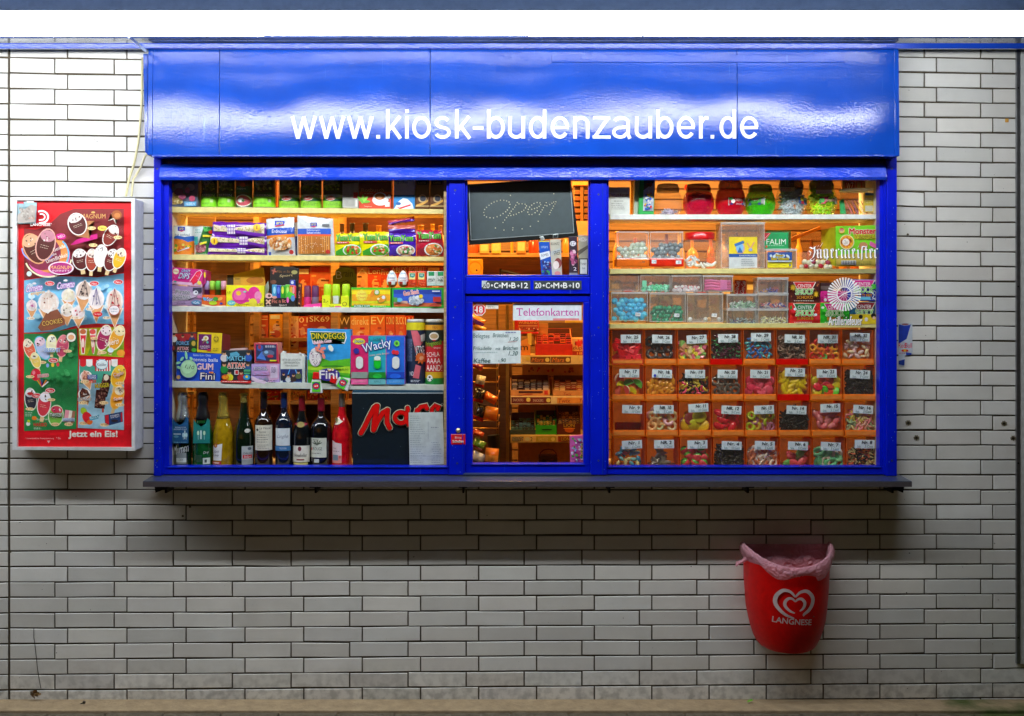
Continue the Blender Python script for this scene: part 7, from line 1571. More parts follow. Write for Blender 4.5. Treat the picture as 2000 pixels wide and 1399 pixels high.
def shock(x0, y0, x1, y1, base, tri, dots, label, seed, extra=None, Y=.06, foot='f4e8d8', sub='SCHOKO'):
    b = B(Y); w, h = x1 - x0, y1 - y0; b.box(x0, y0, x1, y1, base, d=.1)
    b.speck(x0, y0 + 2, x1, y1 - 6, 60, dots, 2.0, seed)
    b.p([(x0 + w * .12, y0 + 1), (x1 - w * .12, y0 + 1), (x1 - w * .24, y0 + h * .35), (x0 + w * .24, y0 + h * .35)][::-1], 'f4f0e8'); b.p([(x0 + w * .15, y0 + 1.6), (x1 - w * .15, y0 + 1.6), (x1 - w * .26, y0 + h * .33), (x0 + w * .26, y0 + h * .33)][::-1], tri)
    b.t('CENTER', x0 + w * .27, y0 + h * .13, x1 - w * .27, y0 + h * .29, 'f8f8f4'); b.t('SHOCK', x0 + w * .2, y0 + h * .34, x1 - w * .18, y0 + h * .62, '30c828', out='f4f0d8', ow=1.0); b.t(sub, x0 + w * .24, y0 + h * .68, x1 - w * .22, y0 + h * .83, 'f0a818', out='7a2a10', ow=.5)
    b.lines(x0 + w * .15, y1 - h * .13, x1 - w * .12, y1 - h * .03, 1, foot, seed)
    if extra: extra(b)
    return b.done('gum_box', label, 'box', 'sour gum boxes around the rosette')
shock(1542, 550, 1601, 591, '5a1810', 'd81828', ('8a3a18', '3a0c08', 'a85a28'), 'brown sour gum box with a red triangle, upper left of the four', 41, lambda b: (b.star(1549, 562, 7, 3, 8, 'f0b820'), b.star(1594, 575, 7, 3, 8, 'f0b820')))
shock(1542, 592, 1602, 633, 'e02020', '0f7a38', ('e83a18', 'c81818', 'f05020'), 'red sour gum box with a green triangle, lower left of the four', 42, lambda b: (b.e(1550, 606, 5, 6, 'e82030'), b.e(1553, 604, 3, 2.6, 'e8e8f0'), b.e(1545, 601, 2, 4, '1a8a30'), b.e(1596, 620, 5, 6, 'd02030'), b.e(1593, 615, 3, 2.6, 'e8e8f0')), sub='JUNGLE')
b = B(.1); b.box(1603, 553, 1626, 568, '3a1418', d=.05); b.r(1603, 559, 1626, 566, '6a6058'); b.box(1602, 568, 1658, 591, 'd8188a', d=.1, Y=.062); b.Y = .062; b.n = 0; b.speck(1603, 569, 1630, 590, 20, ('f060b8', 'b81070'), 2, 3); b.e(1612, 586, 3, 3, 'e8e8e8'); b.done('gum_box', 'magenta sour gum box behind the rosette', 'box', 'sour gum boxes around the rosette')
def pine(b): b.speck(1700, 552, 1714, 566, 10, ('38b838', '58d048'), 3, 2); b.line([(1700, 570), (1708, 576), (1704, 582), (1714, 586)], 1.4, 'e8f0f8'); b.line([(1706, 568), (1713, 572)], 1.2, 'e8f0f8'); b.r(1672, 580, 1700, 586, '68c8e8')
shock(1655, 546, 1717, 588, '1430b8', 'e0208a', ('1c40c8', '1028a0'), 'deep blue sour gum box with a pink triangle, upper right', 43, pine, sub='MULTI FRY')
shock(1602, 592, 1659, 633, '28c828', 'e0208a', ('38d838', '1cb020'), 'bright green sour gum box under the rosette', 44, lambda b: (b.e(1610, 604, 5, 6, '48e038'), b.e(1607, 601, 3, 2.4, 'e8f0e8')), sub='BROWN APPLE')
def cowz(b): b.r(1660, 614, 1717, 633, 'e8c818'); b.e(1681, 619, 4, 4, '181818'); b.e(1706, 617, 5, 5, '181818'); b.e(1692, 624, 3.4, 4, 'f0e8e0'); b.e(1707, 621, 3, 3, 'f0c8b8')
shock(1660, 590, 1717, 633, '2878a8', '8a1820', ('3888b8', '1c6898', '2a8a48'), 'dim blue and yellow sour gum box in the lower right corner', 45, cowz, Y=.066, sub='COOL')

# ---------------- the numbered candy bins
ROWS = ((645, 701, 713), (716, 770, 783), (786, 840, 853), (856, 911, 922))
CARD = ((1211, 652, 0), (1208, 721, 0), (1211, 790, 0), (1211, 861, 0))
BINS = []
def bin_x(r_, k): x0 = 1195 + r_ * 1.2; per = 64.2 + r_ * .22; return x0 + k * per, x0 + (k + 1) * per - 3
ORANGE = ('f0843a:thru', 'ff9a40:thru', 'ec7c30:thru')
def candy_bin(r_, k, num, lipc, cardtxt, label):
    y0, y1, y2 = ROWS[r_]; x0, x1 = bin_x(r_, k); Y = .055; d = .15
    t = thing('candy_bin', label, 'bin', P((x0 + x1) / 2, y2, Y + d / 2), 'numbered candy bins')
    a = P(x0, y2, Y); e_ = P(x1, y0, Y); zl = P(0, y1, Y).z; th = .0016
    b = B(0); oc = 'ff9a40:thru'
    b.cube(a.x, a.x + th, Y + .001, Y + d, a.z + .002, e_.z, oc); b.cube(e_.x - th, e_.x, Y + .001, Y + d, a.z + .002, e_.z, oc)
    b.cube(a.x + th, e_.x - th, Y + d - th, Y + d, a.z + .002, e_.z, 'dcb878:thru'); b.cube(a.x + th, e_.x - th, Y + .004, Y + d - th, a.z + .002, a.z + .004, oc)
    part_of(b, 'bin_body', t)
    b = B(0); b.cube(a.x - .001, e_.x + .001, Y - .006, Y + .003, a.z + .001, zl, lipc, bev=.0015)
    if lipc != 'e01008:gloss': b.cube(a.x + .004, e_.x - .004, Y - .0075, Y - .0063, a.z + .006, zl - .005, 'f08a3c:gloss', bev=.001)
    part_of(b, 'front_lip', t)
    b = B(0); b.cube(a.x + .001, e_.x - .001, Y - .0004, Y + .0004, zl + .0006, e_.z - .001, 'f4e8d8:film'); part_of(b, 'clear_flap', t)
    rnd = random.Random(r_ * 10 + k); cx, cy, _ = CARD[r_]; cx = x0 + (14 if r_ else 14) + (cx - 1210) + rnd.uniform(-1, 3); cy += rnd.uniform(-2, 3); an = R(rnd.uniform(-3, 3))
    b = B(Y - .0018); b.xf = (cx + 19, cy + 8, an); b.r(cx, cy, cx + 39, cy + 16.5, 'dfe8e6')
    b.xf = (cx + 19, cy + 8, an); b.t(cardtxt, cx + 13 + rnd.uniform(-3, 2), cy + 2, cx + 34, cy + 8, '1a2228', sh=.1, out='1a2228', ow=.22); b.t('Stk.', cx + 5, cy + 11, cx + 13, cy + 15, '4a7a78'); b.t('5 Cent' if num not in (4, 11, 9) else '10 Cent', cx + 20, cy + 10, cx + 36, cy + 15, '4a7a78', sh=.2)
    if num == 18: b.r(cx + 4, cy + 10, cx + 8, cy + 15, '1a3ac8')
    part_of(b, 'price_card', t)
    return x0 + 2, y0, x1 - 2, y1
RED, ORG = 'e01008:gloss', 'ff8020:gloss'
J = lambda *a: tuple(c + ':jelly' for c in a)
SPEC = {
 # (row, column): number, lip, card text, what, kind, colours, size, top fraction, stuff?
 (0, 0): (25, 'e85028:gloss', 'Nr. 25', 'dark red jelly chunks', 'cube', J('c01020', '8a0c18', 'e02038'), 6.5, .42, 0), (0, 1): (26, ORG, 'NR. 26', 'black liquorice wheels', 'ring', J('14161c', '1c1e26'), 9, .42, 0),
 (0, 2): (27, ORG, 'Nr. 27', 'mixed pink, yellow and brown pieces', 'cube', J('e86888', 'e8d838', 'a87858', '78b868', 'f0e890'), 4.8, .45, 0), (0, 3): (28, RED, 'Nr. 28', 'dark green and purple pieces', 'worm', J('2a1a28', '3a8a58', '4a1a3a', '1c1420'), 4, .38, 1),
 (0, 4): (29, ORG, 'Nr. 29', 'blue jelly pieces', 'fish', J('1a6ab8', '2a90d8', '48b0e0', '1050a0'), 5, .4, 0), (0, 5): (30, RED, 'NR. 30', 'dark brown twisted pieces', 'ring', J('2a1c18', '4a3a34', '8a7a70', '1c1210'), 5, .36, 1),
 (0, 6): (31, ORG, 'NR. 31', 'red and orange jelly rings', 'ring', J('c82818', 'e06a18', 'a81818', '38a048', 'e8901c'), 6.5, .42, 0), (0, 7): (32, ORG, 'NR. 32', 'pastel pink and yellow pieces', 'fish', J('e0a8b8', 'e8dca0', 'd8b8c8', 'e8c8a8'), 6.5, .42, 0),
 (1, 0): (17, ORG, 'Nr. 17', 'green, red and yellow fruit slices', 'slice', ('58b048:jelly|e8e8d0:jelly', 'd84848:jelly|e0b0a0:jelly', 'd8d820:jelly|f0f0a0:jelly', 'e86858:jelly|e8c0a8:jelly'), 9, .42, 0), (1, 1): (18, ORG, 'Nr. 18', 'golden beans', 'bean', ('d89820:gloss', 'e8a828:gloss'), 5, .52, 0),
 (1, 2): (19, ORG, 'Nr. 19', 'black, yellow and pink bottle sweets', 'worm', J('1c1810', 'd8c830', 'c83868', '141210', 'b8b040'), 4.8, .42, 0), (1, 3): (20, ORG, 'Nr. 20', 'grey sugared wheels', 'ring', ('4a4a48:jelly', '5c5a56:jelly'), 7, .4, 0),
 (1, 4): (21, ORG, 'Nr. 21', 'pink red discs', 'disc', J('f04060', 'e83058', 'f05070'), 7.5, .48, 0), (1, 5): (22, RED, 'Nr. 22', 'yellow banana sweets', 'banana', ('f0e010:gloss', 'e8d408:gloss'), 7, .22, 0),
 (1, 6): (23, ORG, 'Nr. 23', 'red, yellow and green discs', 'disc', J('d81838', 'e8d020', '48b828', 'e84020'), 7.5, .45, 0), (1, 7): (24, ORG, 'Nr. 24', 'black liquorice lumps', 'cube', J('101216', '1a1c22'), 5.5, .32, 1),
 (2, 0): (9, ORG, 'Nr. 9', None, None, None, 0, 0, 0), (2, 1): (10, ORG, 'NR. 10', 'pastel sugared rings', 'ring', J('d8d088', 'e8a070', 'a8c898', 'c8a0b8', 'e0c8a0'), 8, .3, 0),
 (2, 2): (11, ORG, 'Nr. 11', 'stacked yellow and purple discs', 'disc', J('c8a818', '7a2848', 'e0b828', '8a3a40', 'a8b828'), 11, .35, 0), (2, 3): (12, ORG, 'NR. 12', 'red and white lips', 'lip', ('e81830:jelly|f4e8e0:jelly', 'f02038:jelly|f4f0ec:jelly'), 9, .3, 0),
 (2, 4): (13, ORG, 'Nr. 13', 'yellow, green and violet keys', 'ring', J('c8b820', '98b820', '8a5878', 'd8c848'), 8, .35, 0), (2, 5): (14, ORG, 'Nr. 14', 'black liquorice sticks', 'stick', J('0e0f12', '16181c'), 5, .32, 1),
 (2, 6): (15, ORG, 'Nr. 15', 'pink peach sweets', 'lip', ('e87888:jelly|f0b868:jelly', 'e06878:jelly|f0a860:jelly'), 9, .35, 0), (2, 7): (16, ORG, 'Nr. 16', 'pastel sugared worms', 'worm', J('c87888', 'e0b858', '88a888', 'd89890', 'e0c890'), 5, .38, 0),
 (3, 0): (1, ORG, 'Nr. 1', 'blue and pink dolphin sweets', 'fish', J('48a8d0', '70b8d8', 'e08090', 'c8d888', '3890c0'), 7, .4, 0), (3, 1): (2, ORG, 'NR. 2', 'grey liquorice stars', 'star', ('5a5c5c:jelly', '6c6e6c:jelly'), 11, .62, 0),
 (3, 2): (3, ORG, 'Nr. 3', 'sugared strawberries', 'berry', J('e04050', 'e85868', 'd83848'), 9, .38, 0), (3, 3): (4, ORG, 'Nr. 4', 'black liquorice cuts', 'stick', J('101418', '181c20', '24282c'), 4.5, .38, 1),
 (3, 4): (5, ORG, 'Nr. 5', 'brown and white ovals', 'oval', ('a86a50:jelly', 'e8e4dc:jelly', 'e8e0d8:jelly', 'b87a5c:jelly'), 6.5, .35, 0), (3, 5): (6, ORG, 'Nr. 6', 'red and green leaf sweets', 'lip', ('d84858:jelly|d84858:jelly', '58a858:jelly|d8c840:jelly', 'd85060:jelly|e07080:jelly'), 10, .38, 0),
 (3, 6): (7, ORG, 'Nr. 7', 'green and white ovals', 'oval', ('58b088:jelly', '70c098:jelly', 'e8ece4:jelly'), 8, .38, 0), (3, 7): (8, ORG, 'Nr. 8', 'black pieces with bright dots', 'stick', J('14120e', '1c1814', 'e8d890', 'd86848'), 3.2, .4, 1)}
for (r_, k), (num, lipc, ct, what, kind, cols, size, topf, stuff) in SPEC.items():
    lab = ('empty orange candy bin number 9, third row at the left' if what is None else 'orange candy bin number %d holding %s' % (num, what))
    x0, y0, x1, y1 = candy_bin(r_, k, num, lipc, ct, lab)
    if what is None:
        b = B(.2); b.box(x0 + 2, y1 - 15, x1 - 2, y1, 'c02010:thru', d=.004, Y=.19); b.done('bin_insert', 'red insert at the back of the empty candy bin', 'insert'); continue
    size *= 1.22; yt = y0 + (y1 - y0) * topf * .72; nm = {'ring': 'sweet_ring', 'disc': 'sweet_disc', 'banana': 'banana_sweet', 'bean': 'golden_bean', 'star': 'liquorice_star', 'berry': 'strawberry_sweet', 'worm': 'sweet_worm', 'slice': 'fruit_slice'}.get(kind, 'sweet')
    if stuff: mass(x0, yt - 6, x1, y1 + 1, kind, cols, size * .85, .058, 'sweets', '%s heaped in candy bin %d' % (what, num), num, 260)
    else: heap(x0, yt, x1, y1 + 1, kind, cols, size, .058, nm, 'one of the %s in candy bin %d' % (what, num), '%s in bin %d' % (what, num), num, layers=2, flat=.5, density=1.3, depth=.014, top=lambda u, s_=num: .22 * (1 + math.sin(s_ * 2.1 + u * 6)) * .5)
for k in range(17):
    x = 1205 + k * 29 + (k * 7) % 11; Yb = .9; p = P(x, 530, Yb); H = (78 - (k * 13) % 17) * sc(Yb); c = ('e8981c', 'c86a14', 'f0b030', '7a3a10', 'e8c060')[k % 5]
    b = B(0); b.lathe(tuple(p), bottle_prof((8 + k % 3 * 2) * sc(Yb), H, 3.4 * sc(Yb), .27), c + ':gloss', n=14)
    tag(b.build('spirits_bottle'), 'one of the amber bottles glowing behind the clear dispensers', 'bottle', 'amber bottles behind the clear dispensers')
for k in range(22):
    x = 1192 + k * 24; b = B(.88); y0 = 548 + (k * 11) % 17; b.box(x, y0, x + 21, 632, ('98887a', '8a6a58', 'a89078', '785848', '88807a', '9a7860')[k % 6], d=.05); b.r(x + 3, y0 + 6, x + 18, y0 + 16, ('e8d0a0', 'b03a20', 'f0e0b0')[k % 3]); b.r(x + 3, y0 + 30, x + 18, y0 + 44, ('8a4a2a', 'e0b070')[k % 2])
    tag(b.build('boxed_goods'), 'one of the muted boxes standing in a row behind the clear tubs', 'box', 'boxes behind the clear tubs')
b = B(.9); b.box(1190, 530, 1720, 536, 'c8843a:wood', d=.3, Y=.85); b.done('back_shelf', 'wooden shelf carrying the amber bottles behind the sweets window', 'shelf')
b = B(.25); b.box(1190, 644, 1716, 652, 'e8a850:wood', d=.02); b.done('back_rail', 'orange lit rail behind the candy bins', 'rail')

# ---------------- stickers on the pane: big word, rosette, second word
b = B(-.0135)
W, K = 'f8fafc', '23282e'
def frak(b, c, dx=0, dy=0, w=1.0):
    def N(pts, vx=2.6 * w, vy=-1.5 * w): b.nib([(x + dx, y + dy) for x, y in pts], vx, vy, c)
    # J
    N([(1580, 484), (1588, 487), (1592, 482)]); N([(1589, 483), (1590, 494), (1587, 503), (1581, 508)], 3); N([(1579, 491), (1583, 494), (1581, 500)], 1.6); N([(1581, 508), (1586, 511), (1590, 506)], 2)
    def stem(x, a, z, f=1): N([(x, a + 1), (x + 1.6, a + 2.5), (x + 1.6, z - 2), (x + 3.6, z)], 2.8)
    # a umlaut
    stem(1594, 488, 505); stem(1600, 487, 505); N([(1594, 489), (1600, 487)], 1.5); N([(1594, 497), (1600, 495)], 1.2); N([(1596, 484), (1598, 480)], 1.4); N([(1601, 483), (1606, 475)], 1.6)
    # g
    stem(1607, 488, 504); stem(1613, 487, 504); N([(1607, 489), (1613, 487)], 1.5); N([(1609, 505), (1614, 505)], 2); N([(1615, 503), (1614, 509), (1609, 511)], 2)
    # e
    stem(1621, 488, 505); N([(1621, 488), (1626, 487), (1627, 491), (1623, 496)], 1.8); N([(1624, 505), (1628, 502)], 1.4)
    # r
    stem(1631, 488, 505); N([(1632, 490), (1636, 487), (1638, 489)], 2)
    # m
    for x in (1641, 1648, 1655): stem(x, 488, 505)
    N([(1642, 490), (1648, 487)], 1.6); N([(1649, 490), (1655, 487)], 1.6)
    # e
    stem(1663, 488, 505); N([(1663, 488), (1668, 487), (1669, 491), (1665, 496)], 1.8); N([(1666, 505), (1670, 502)], 1.4)
    stem(1673, 488, 505); N([(1675, 484), (1677, 481)], 1.6)
    # long s
    N([(1688, 483), (1683, 482), (1682, 490), (1682, 508)], 2.6)
    # t
    N([(1690, 482), (1690, 503), (1693, 505)], 2.6); N([(1687, 489), (1695, 488)], 1.4)
    stem(1697, 488, 505); N([(1697, 488), (1702, 487), (1703, 491), (1699, 496)], 1.8); N([(1700, 505), (1704, 502)], 1.4)
    stem(1706, 488, 505); N([(1707, 490), (1711, 486), (1713, 488)], 2)
frak(b, K, 1.2, 1.0, 1.15); frak(b, W, 0, 0)
b.done('lettering_sticker', 'white blackletter word stuck on the pane over the lime green box', 'sticker')
b = B(-.0135); cx, cy = 1649, 575
for k in range(34):
    a = 2 * math.pi * k / 34; a1, a2 = a - .052, a + .052
    b.p([(cx + 15 * math.cos(a1 * 1), cy + 15 * math.sin(a1)), (cx + 33 * math.cos(a1), cy + 33 * math.sin(a1)), (cx + 33 * math.cos(a2), cy + 33 * math.sin(a2)), (cx + 15 * math.cos(a2), cy + 15 * math.sin(a2))], 'f4f6f6', b.Y - .0004)
b.n = 2
for rr in (14.2,):
    b.line(arc(cx, cy, rr, rr, 0, 360, 28), 1.8, 'f4f6f6')
for k in range(12):
    a = math.pi * k / 6 + .1; b.line([(cx + 2 * math.cos(a), cy + 2 * math.sin(a)), (cx + 13.4 * math.cos(a), cy + 13.4 * math.sin(a))], .7, 'e8ecec')
b.t('Kümmerling', cx - 12, cy - 4, cx + 12, cy + 2, 'e8a8c0', rot=20) if False else b.line([(cx - 14, cy + 8), (cx - 2, cy), (cx + 22, cy - 12)], 1.6, 'f4f6f6')
b.done('rosette_sticker', 'white ray rosette sticker on the pane in front of the sour gum boxes', 'sticker')
b = B(-.0135); b.t('Artilleriefeuer', 1618.6, 618.5, 1684.6, 636, K, out=K, ow=.5); b.t('Artilleriefeuer', 1618, 618, 1684, 635.4, 'f6f8f8', out='f6f8f8', ow=.3)
b.done('lettering_sticker', 'narrow white word stuck on the pane below the rosette', 'sticker')
# ================================================================ on the middle panes and frame
t = thing('menu_board', 'tilted black board with the word open set in pale beads', 'board', P(1018, 478, .03))
b = B(.02); b.quadbox([(911, 361), (1114, 348), (1130, 463), (916, 479)], '10181b:gloss', d=.012); part_of(b, 'panel', t)
b = B(.0185); b.quadbox([(917, 364), (1113, 351), (1121, 456), (921, 469)], '3c4a4e', d=.001, bev=0); part_of(b, 'slate', t)
b = B(.017)
for q in (((916, 364), (920, 469)), ((920, 469), (1121, 455)), ((1113.5, 352), (1121, 455)), ((914, 361), (1111, 348))): b.line(list(q), 1.5, 'b8c4c8:metal' if q[0][1] > 349 else 'a8a488:metal')
part_of(b, 'trim', t)
OPEN = [(418, 485), (425, 521), (453, 543), (497, 553), (542, 555), (587, 540), (629, 522), (662, 500), (695, 478), (716, 453), (740, 424), (749, 383), (737, 354), (706, 340), (671, 333), (628, 332), (585, 342), (549, 355), (515, 372), (485, 395), (453, 421), (429, 448),
 (841, 360), (822, 393), (808, 418), (787, 443), (765, 470), (747, 497), (728, 524), (705, 550), (682, 580), (661, 611), (862, 377), (902, 376), (940, 381), (956, 402), (945, 427), (923, 457), (897, 476), (862, 487), (829, 506), (795, 517), (760, 524),
 (980, 446), (1023, 446), (1058, 437), (1091, 427), (1117, 409), (1136, 387), (1127, 364), (1091, 360), (1052, 373), (1023, 394), (996, 418), (973, 481), (990, 511), (1027, 512), (1066, 490), (1093, 465), (1189, 395), (1170, 424), (1155, 453), (1138, 479), (1121, 510),
 (1215, 402), (1250, 386), (1278, 370), (1300, 354), (1327, 351), (1315, 377), (1298, 406), (1285, 434), (1269, 459), (1256, 486), (1245, 512), (1206, 362), (755, 271), (1300, 249), (566, 680), (673, 707), (784, 706), (902, 692), (1006, 660), (1105, 597), (786, 678)]
b = B(.016); k0 = 0
for x, y in OPEN:
    px, py = 880 + x / 6.4516, 340 + y / 6.4516; p = P(px, py, .0165); r_ = 1.15 * sc(.0165)
    b.lathe((p.x, p.y, p.z - r_), [(.0001, 0), (r_ * .8, r_ * .4), (r_, r_), (r_ * .8, r_ * 1.6), (.0001, r_ * 2)], 'ece8c4:gloss', n=8, cap=False)
part_of(b, 'beads', t)
def sachet(q, base, paint, label, Y=.012):
    b = B(Y); b.quadbox(q, base + ':gloss', d=.003, bev=.0008); paint(b); return b.done('sachet', label, 'sachet', 'flat sachets hanging under the black board')
def s1(b):
    b.p([(1053, 495), (1073, 490), (1075, 501), (1056, 508)][::-1], 'dfe8f0'); b.t('FUMES', 1057, 496, 1071, 501, '1a2a48', rot=12); b.t('smart', 1057, 480, 1070, 485, 'a8c8f0'); b.r(1053, 471, 1073, 472.5, 'e8e030'); b.speck(1058, 508, 1078, 530, 30, ('1a2a70', '2a4aa8', '8ab0e0', '7a2858'), 3, 1); b.speck(1057, 525, 1076, 539, 10, ('3aa050', '1a2a60'), 3, 2)
sachet([(1052, 472), (1073, 470), (1079, 540), (1058, 541)], '1c58c0', s1, 'blue sachet with dark berries, leftmost under the board')
def s2(b):
    b.t('BLUNTZ', 1076, 474, 1093, 479, '3a3a34'); b.p([(1075, 492), (1095, 484), (1095, 490), (1077, 500)][::-1], 'b8c0c0'); b.t('FREE', 1082, 490, 1094, 498, '20242a', rot=12); b.e(1090, 514, 7, 10, '8a3a38'); b.e(1086, 518, 6, 8, 'e8dcd4'); b.e(1089, 534, 6, 4, 'd88a88')
sachet([(1074, 468), (1095, 467), (1098, 541), (1078, 541)], 'c4c0b0', s2, 'grey white sachet with a red drop picture, second under the board')
def s3(b):
    b.e(1119, 476, 6, 5, 'e8e8f0'); b.t('EZ', 1115, 473, 1123, 479, '2a2438'); b.speck(1112, 486, 1128, 520, 26, ('b04878', 'd880a8', '7a3060', 'e8c0d0'), 4, 4); b.t('2', 1120, 522, 1126, 529, 'f4f0f4'); b.r(1112, 533, 1128, 538, '8a8a90')
sachet([(1111, 462), (1127, 462), (1129, 539), (1112, 539)], '3a3040', s3, 'dark purple sachet with a white number two')
def s4(b):
    b.e(1139, 468, 8, 4, 'd8d0c0'); b.t('JUICY', 1133, 465, 1146, 471, '4a4438'); b.p([(1129, 490), (1150, 478), (1150, 484), (1129, 500)][::-1], '5a5448'); b.r(1131, 505, 1148, 537, '1c1c1c'); b.r(1133, 507, 1146.5, 535, 'd8dcd0'); b.t('Fumer', 1134, 512, 1145, 518, '5a6058'); b.t('tue', 1137, 522, 1143, 526, '5a6058')
sachet([(1129, 459), (1150, 460), (1150, 539), (1131, 539)], 'a8a490', s4, 'pale sachet with a framed warning, rightmost under the board')
b = B(.010); b.quadbox([(1054, 463), (1061, 461), (1064, 468), (1057, 472)], 'c8d0d0:metal', d=.004); b.quadbox([(1080, 458), (1090, 457), (1090, 465), (1080, 466)], '8a9898:clear', d=.001); b.done('clip', 'metal clip and tape holding the sachets on the board', 'clip')
for k, (x0, x1, tx) in enumerate(((941, 1036, '12'), (1042, 1136, '10'))):
    b = B(-.0425); b.r(x0, 548.5, x1, 566, '2f3a40'); 
    def T_(s, a, c, y0=552.5, y1=563): b.t(s, x0 + a, y0, x0 + c, y1, 'eef2f0', out='eef2f0', ow=.25)
    T_('20', 3, 15); b.star(x0 + 20, 558, 2.6, 1.5, 6, 'eef2f0'); T_('C', 24, 32); T_('+', 33, 38, 556, 561); T_('M', 39, 50); T_('+', 52, 57, 556, 561); T_('B', 58, 66); T_('+', 69, 74, 556, 561); T_(tx, 77, 90)
    if k == 0: b.p([(941, 548.5), (952, 548.5), (945, 556), (943, 561), (941, 561)][::-1], 'b8c4c8')
    b.done('chalk_plate', ('left one of two dark plates with white chalk letters, ending in 12', 'right one of two dark plates with white chalk letters, ending in 10')[k], 'plate', 'two chalk lettered plates')
b = B(-.0135)
b.p([(936 + 13 * math.cos(a), 605 + 13 * math.sin(a)) for a in [-(math.pi / 8 + k * math.pi / 4) for k in range(8)]], 'f4f4f0'); b.p([(936 + 11.8 * math.cos(a), 605 + 11.8 * math.sin(a)) for a in [-(math.pi / 8 + k * math.pi / 4) for k in range(8)]], 'd81820')
b.t('18', 931, 599, 942.5, 611, 'f8f4f0', out='f8f4f0', ow=.6); b.r(926.5, 605, 930, 607.4, 'f8f4f0'); b.r(930, 594.6, 942, 596.6, 'f0c0c0'); b.r(931, 613, 941, 614.6, 'f0c0c0')
b.done('age_sticker', 'red octagonal 18 sticker in the upper left corner of the hatch pane', 'sticker')
b = B(-.0133); b.r(949, 594, 973.5, 603.5, 'e8e4d4'); b.lines(952, 597, 970, 600, 1, '2a2a2a', 2); b.lines(952, 600, 968, 603, 1, 'a09c90', 3); b.done('note_card', 'small cream note beside the octagonal sticker', 'card')
b = B(-.0135); b.r(1002, 593, 1136, 626, 'd4dfe4'); b.t('Telefonkarten', 1008.5, 602, 1130.5, 617, 'c0249a')
for x in (1009, 1020): b.r(x, 601.8, x + 1, 605.5, 'c0249a')
b.r(1012.6, 616, 1019, 617, 'c0249a')
for x in (1034, 1052.5, 1082, 1101.5): b.r(x - 1.5, 616.2, x + 3, 617.1, 'c0249a')
b.r(1080, 622, 1131, 626, 'd88890'); b.done('phone_card_sign', 'white sign reading Telefonkarten in magenta on the hatch pane', 'sign')
b = B(-.0135); b.p([(922.5, 646), (922.5, 711), (1017, 710), (1017, 646)], 'd2dfdf'); C_ = '1c5a58'
b.t('Belegtes', 924, 652, 956, 663, C_, sh=.1, rot=-2); b.t('Brötchen', 963, 651, 993, 659, C_, sh=.15); b.t('1,20', 996, 659, 1012, 668, C_, sh=.25); b.t('Frikadelle', 925, 677, 960, 684, C_, sh=.1); b.t('mit', 968, 679, 977, 684, C_, sh=.15); b.t('Brötchen', 983, 676, 1011, 684, C_, sh=.15)
b.lines(927, 687, 975, 690, 1, '9ab8b8', 4); b.t('1,30', 994, 686, 1011, 696, C_, sh=.25); b.t('Kaffee', 926, 700, 958, 709, C_, sh=.15); b.t('-,90', 973, 700, 988, 709, C_, sh=.15); b.lines(987, 648, 1013, 651, 1, '3a3a98', 5); b.p([(992, 668), (1010, 666), (1010, 666.8), (992, 669)][::-1], 'c89090')
b.done('price_paper', 'handwritten paper with roll and coffee prices on the hatch pane', 'paper')
t = thing('door_bell', 'brass bell button with a red plate below it on the left mullion', 'bell', P(895, 868, -.052))
b = B(-.0505); p = P(895, 841, -.051); s_ = sc(-.05)
rows = [[Vector((p.x + r_ * s_ * math.cos(a), -.0502 - h, p.z + r_ * s_ * math.sin(a))) for a in [2 * math.pi * k / 20 for k in range(20)]] for r_, h in ((4.8, 0), (4.8, .003), (3.6, .005), (3, .005), (2.8, .009), (.01, .010))]
b.grid(rows, 'd8c898:metal', closed=True); part_of(b, 'button', t)
b = B(-.052); b.box(881, 848, 909, 868, 'd81c28:gloss', d=.0018, bev=.0005); b.r(881.5, 848.5, 908.5, 849.3, 'f0b0b0'); b.t('Bitte', 889, 852.5, 901, 857, 'f4d0d0'); b.t('Schellen', 884, 859.5, 905.5, 864.5, 'f8e4e4', out='f8e4e4', ow=.2); part_of(b, 'plate', t)
# drink can sticker on the right post
b = B(-.0085); b.Y = -.003
b.p([(1754, 633), (1757, 631), (1779, 631), (1782, 633), (1782, 690), (1779, 693), (1767, 695), (1768, 705), (1766, 716), (1755, 715), (1754, 660)][::-1], 'c4d0dc'); b.p([(1755, 634), (1779, 634), (1771, 662), (1755, 672)][::-1], '1c3cb0'); b.e(1768, 633.5, 10, 2.2, 'c0c8d0'); b.e(1768, 633.5, 7, 1.4, '8a3a40')
b.t('Red', 1755, 670, 1768, 680, 'd82048'); b.t('Bull', 1768, 670, 1781, 680, 'e03858'); b.e(1764, 685, 3.4, 2.2, 'd83030'); b.e(1771, 685, 3.4, 2.2, 'd83030'); b.e(1767.5, 684.5, 2.6, 2.6, 'f0c020'); b.lines(1756, 688, 1778, 692, 1, 'c04888', 3); b.p([(1755, 705), (1767, 702), (1766, 714), (1755, 712)][::-1], '1c3c98'); b.p([(1769, 688), (1781, 690), (1779, 693), (1770, 694)][::-1], '2a48b0')
b.done('can_sticker', 'blue and silver drink can sticker on the tiles beside the right post', 'sticker')

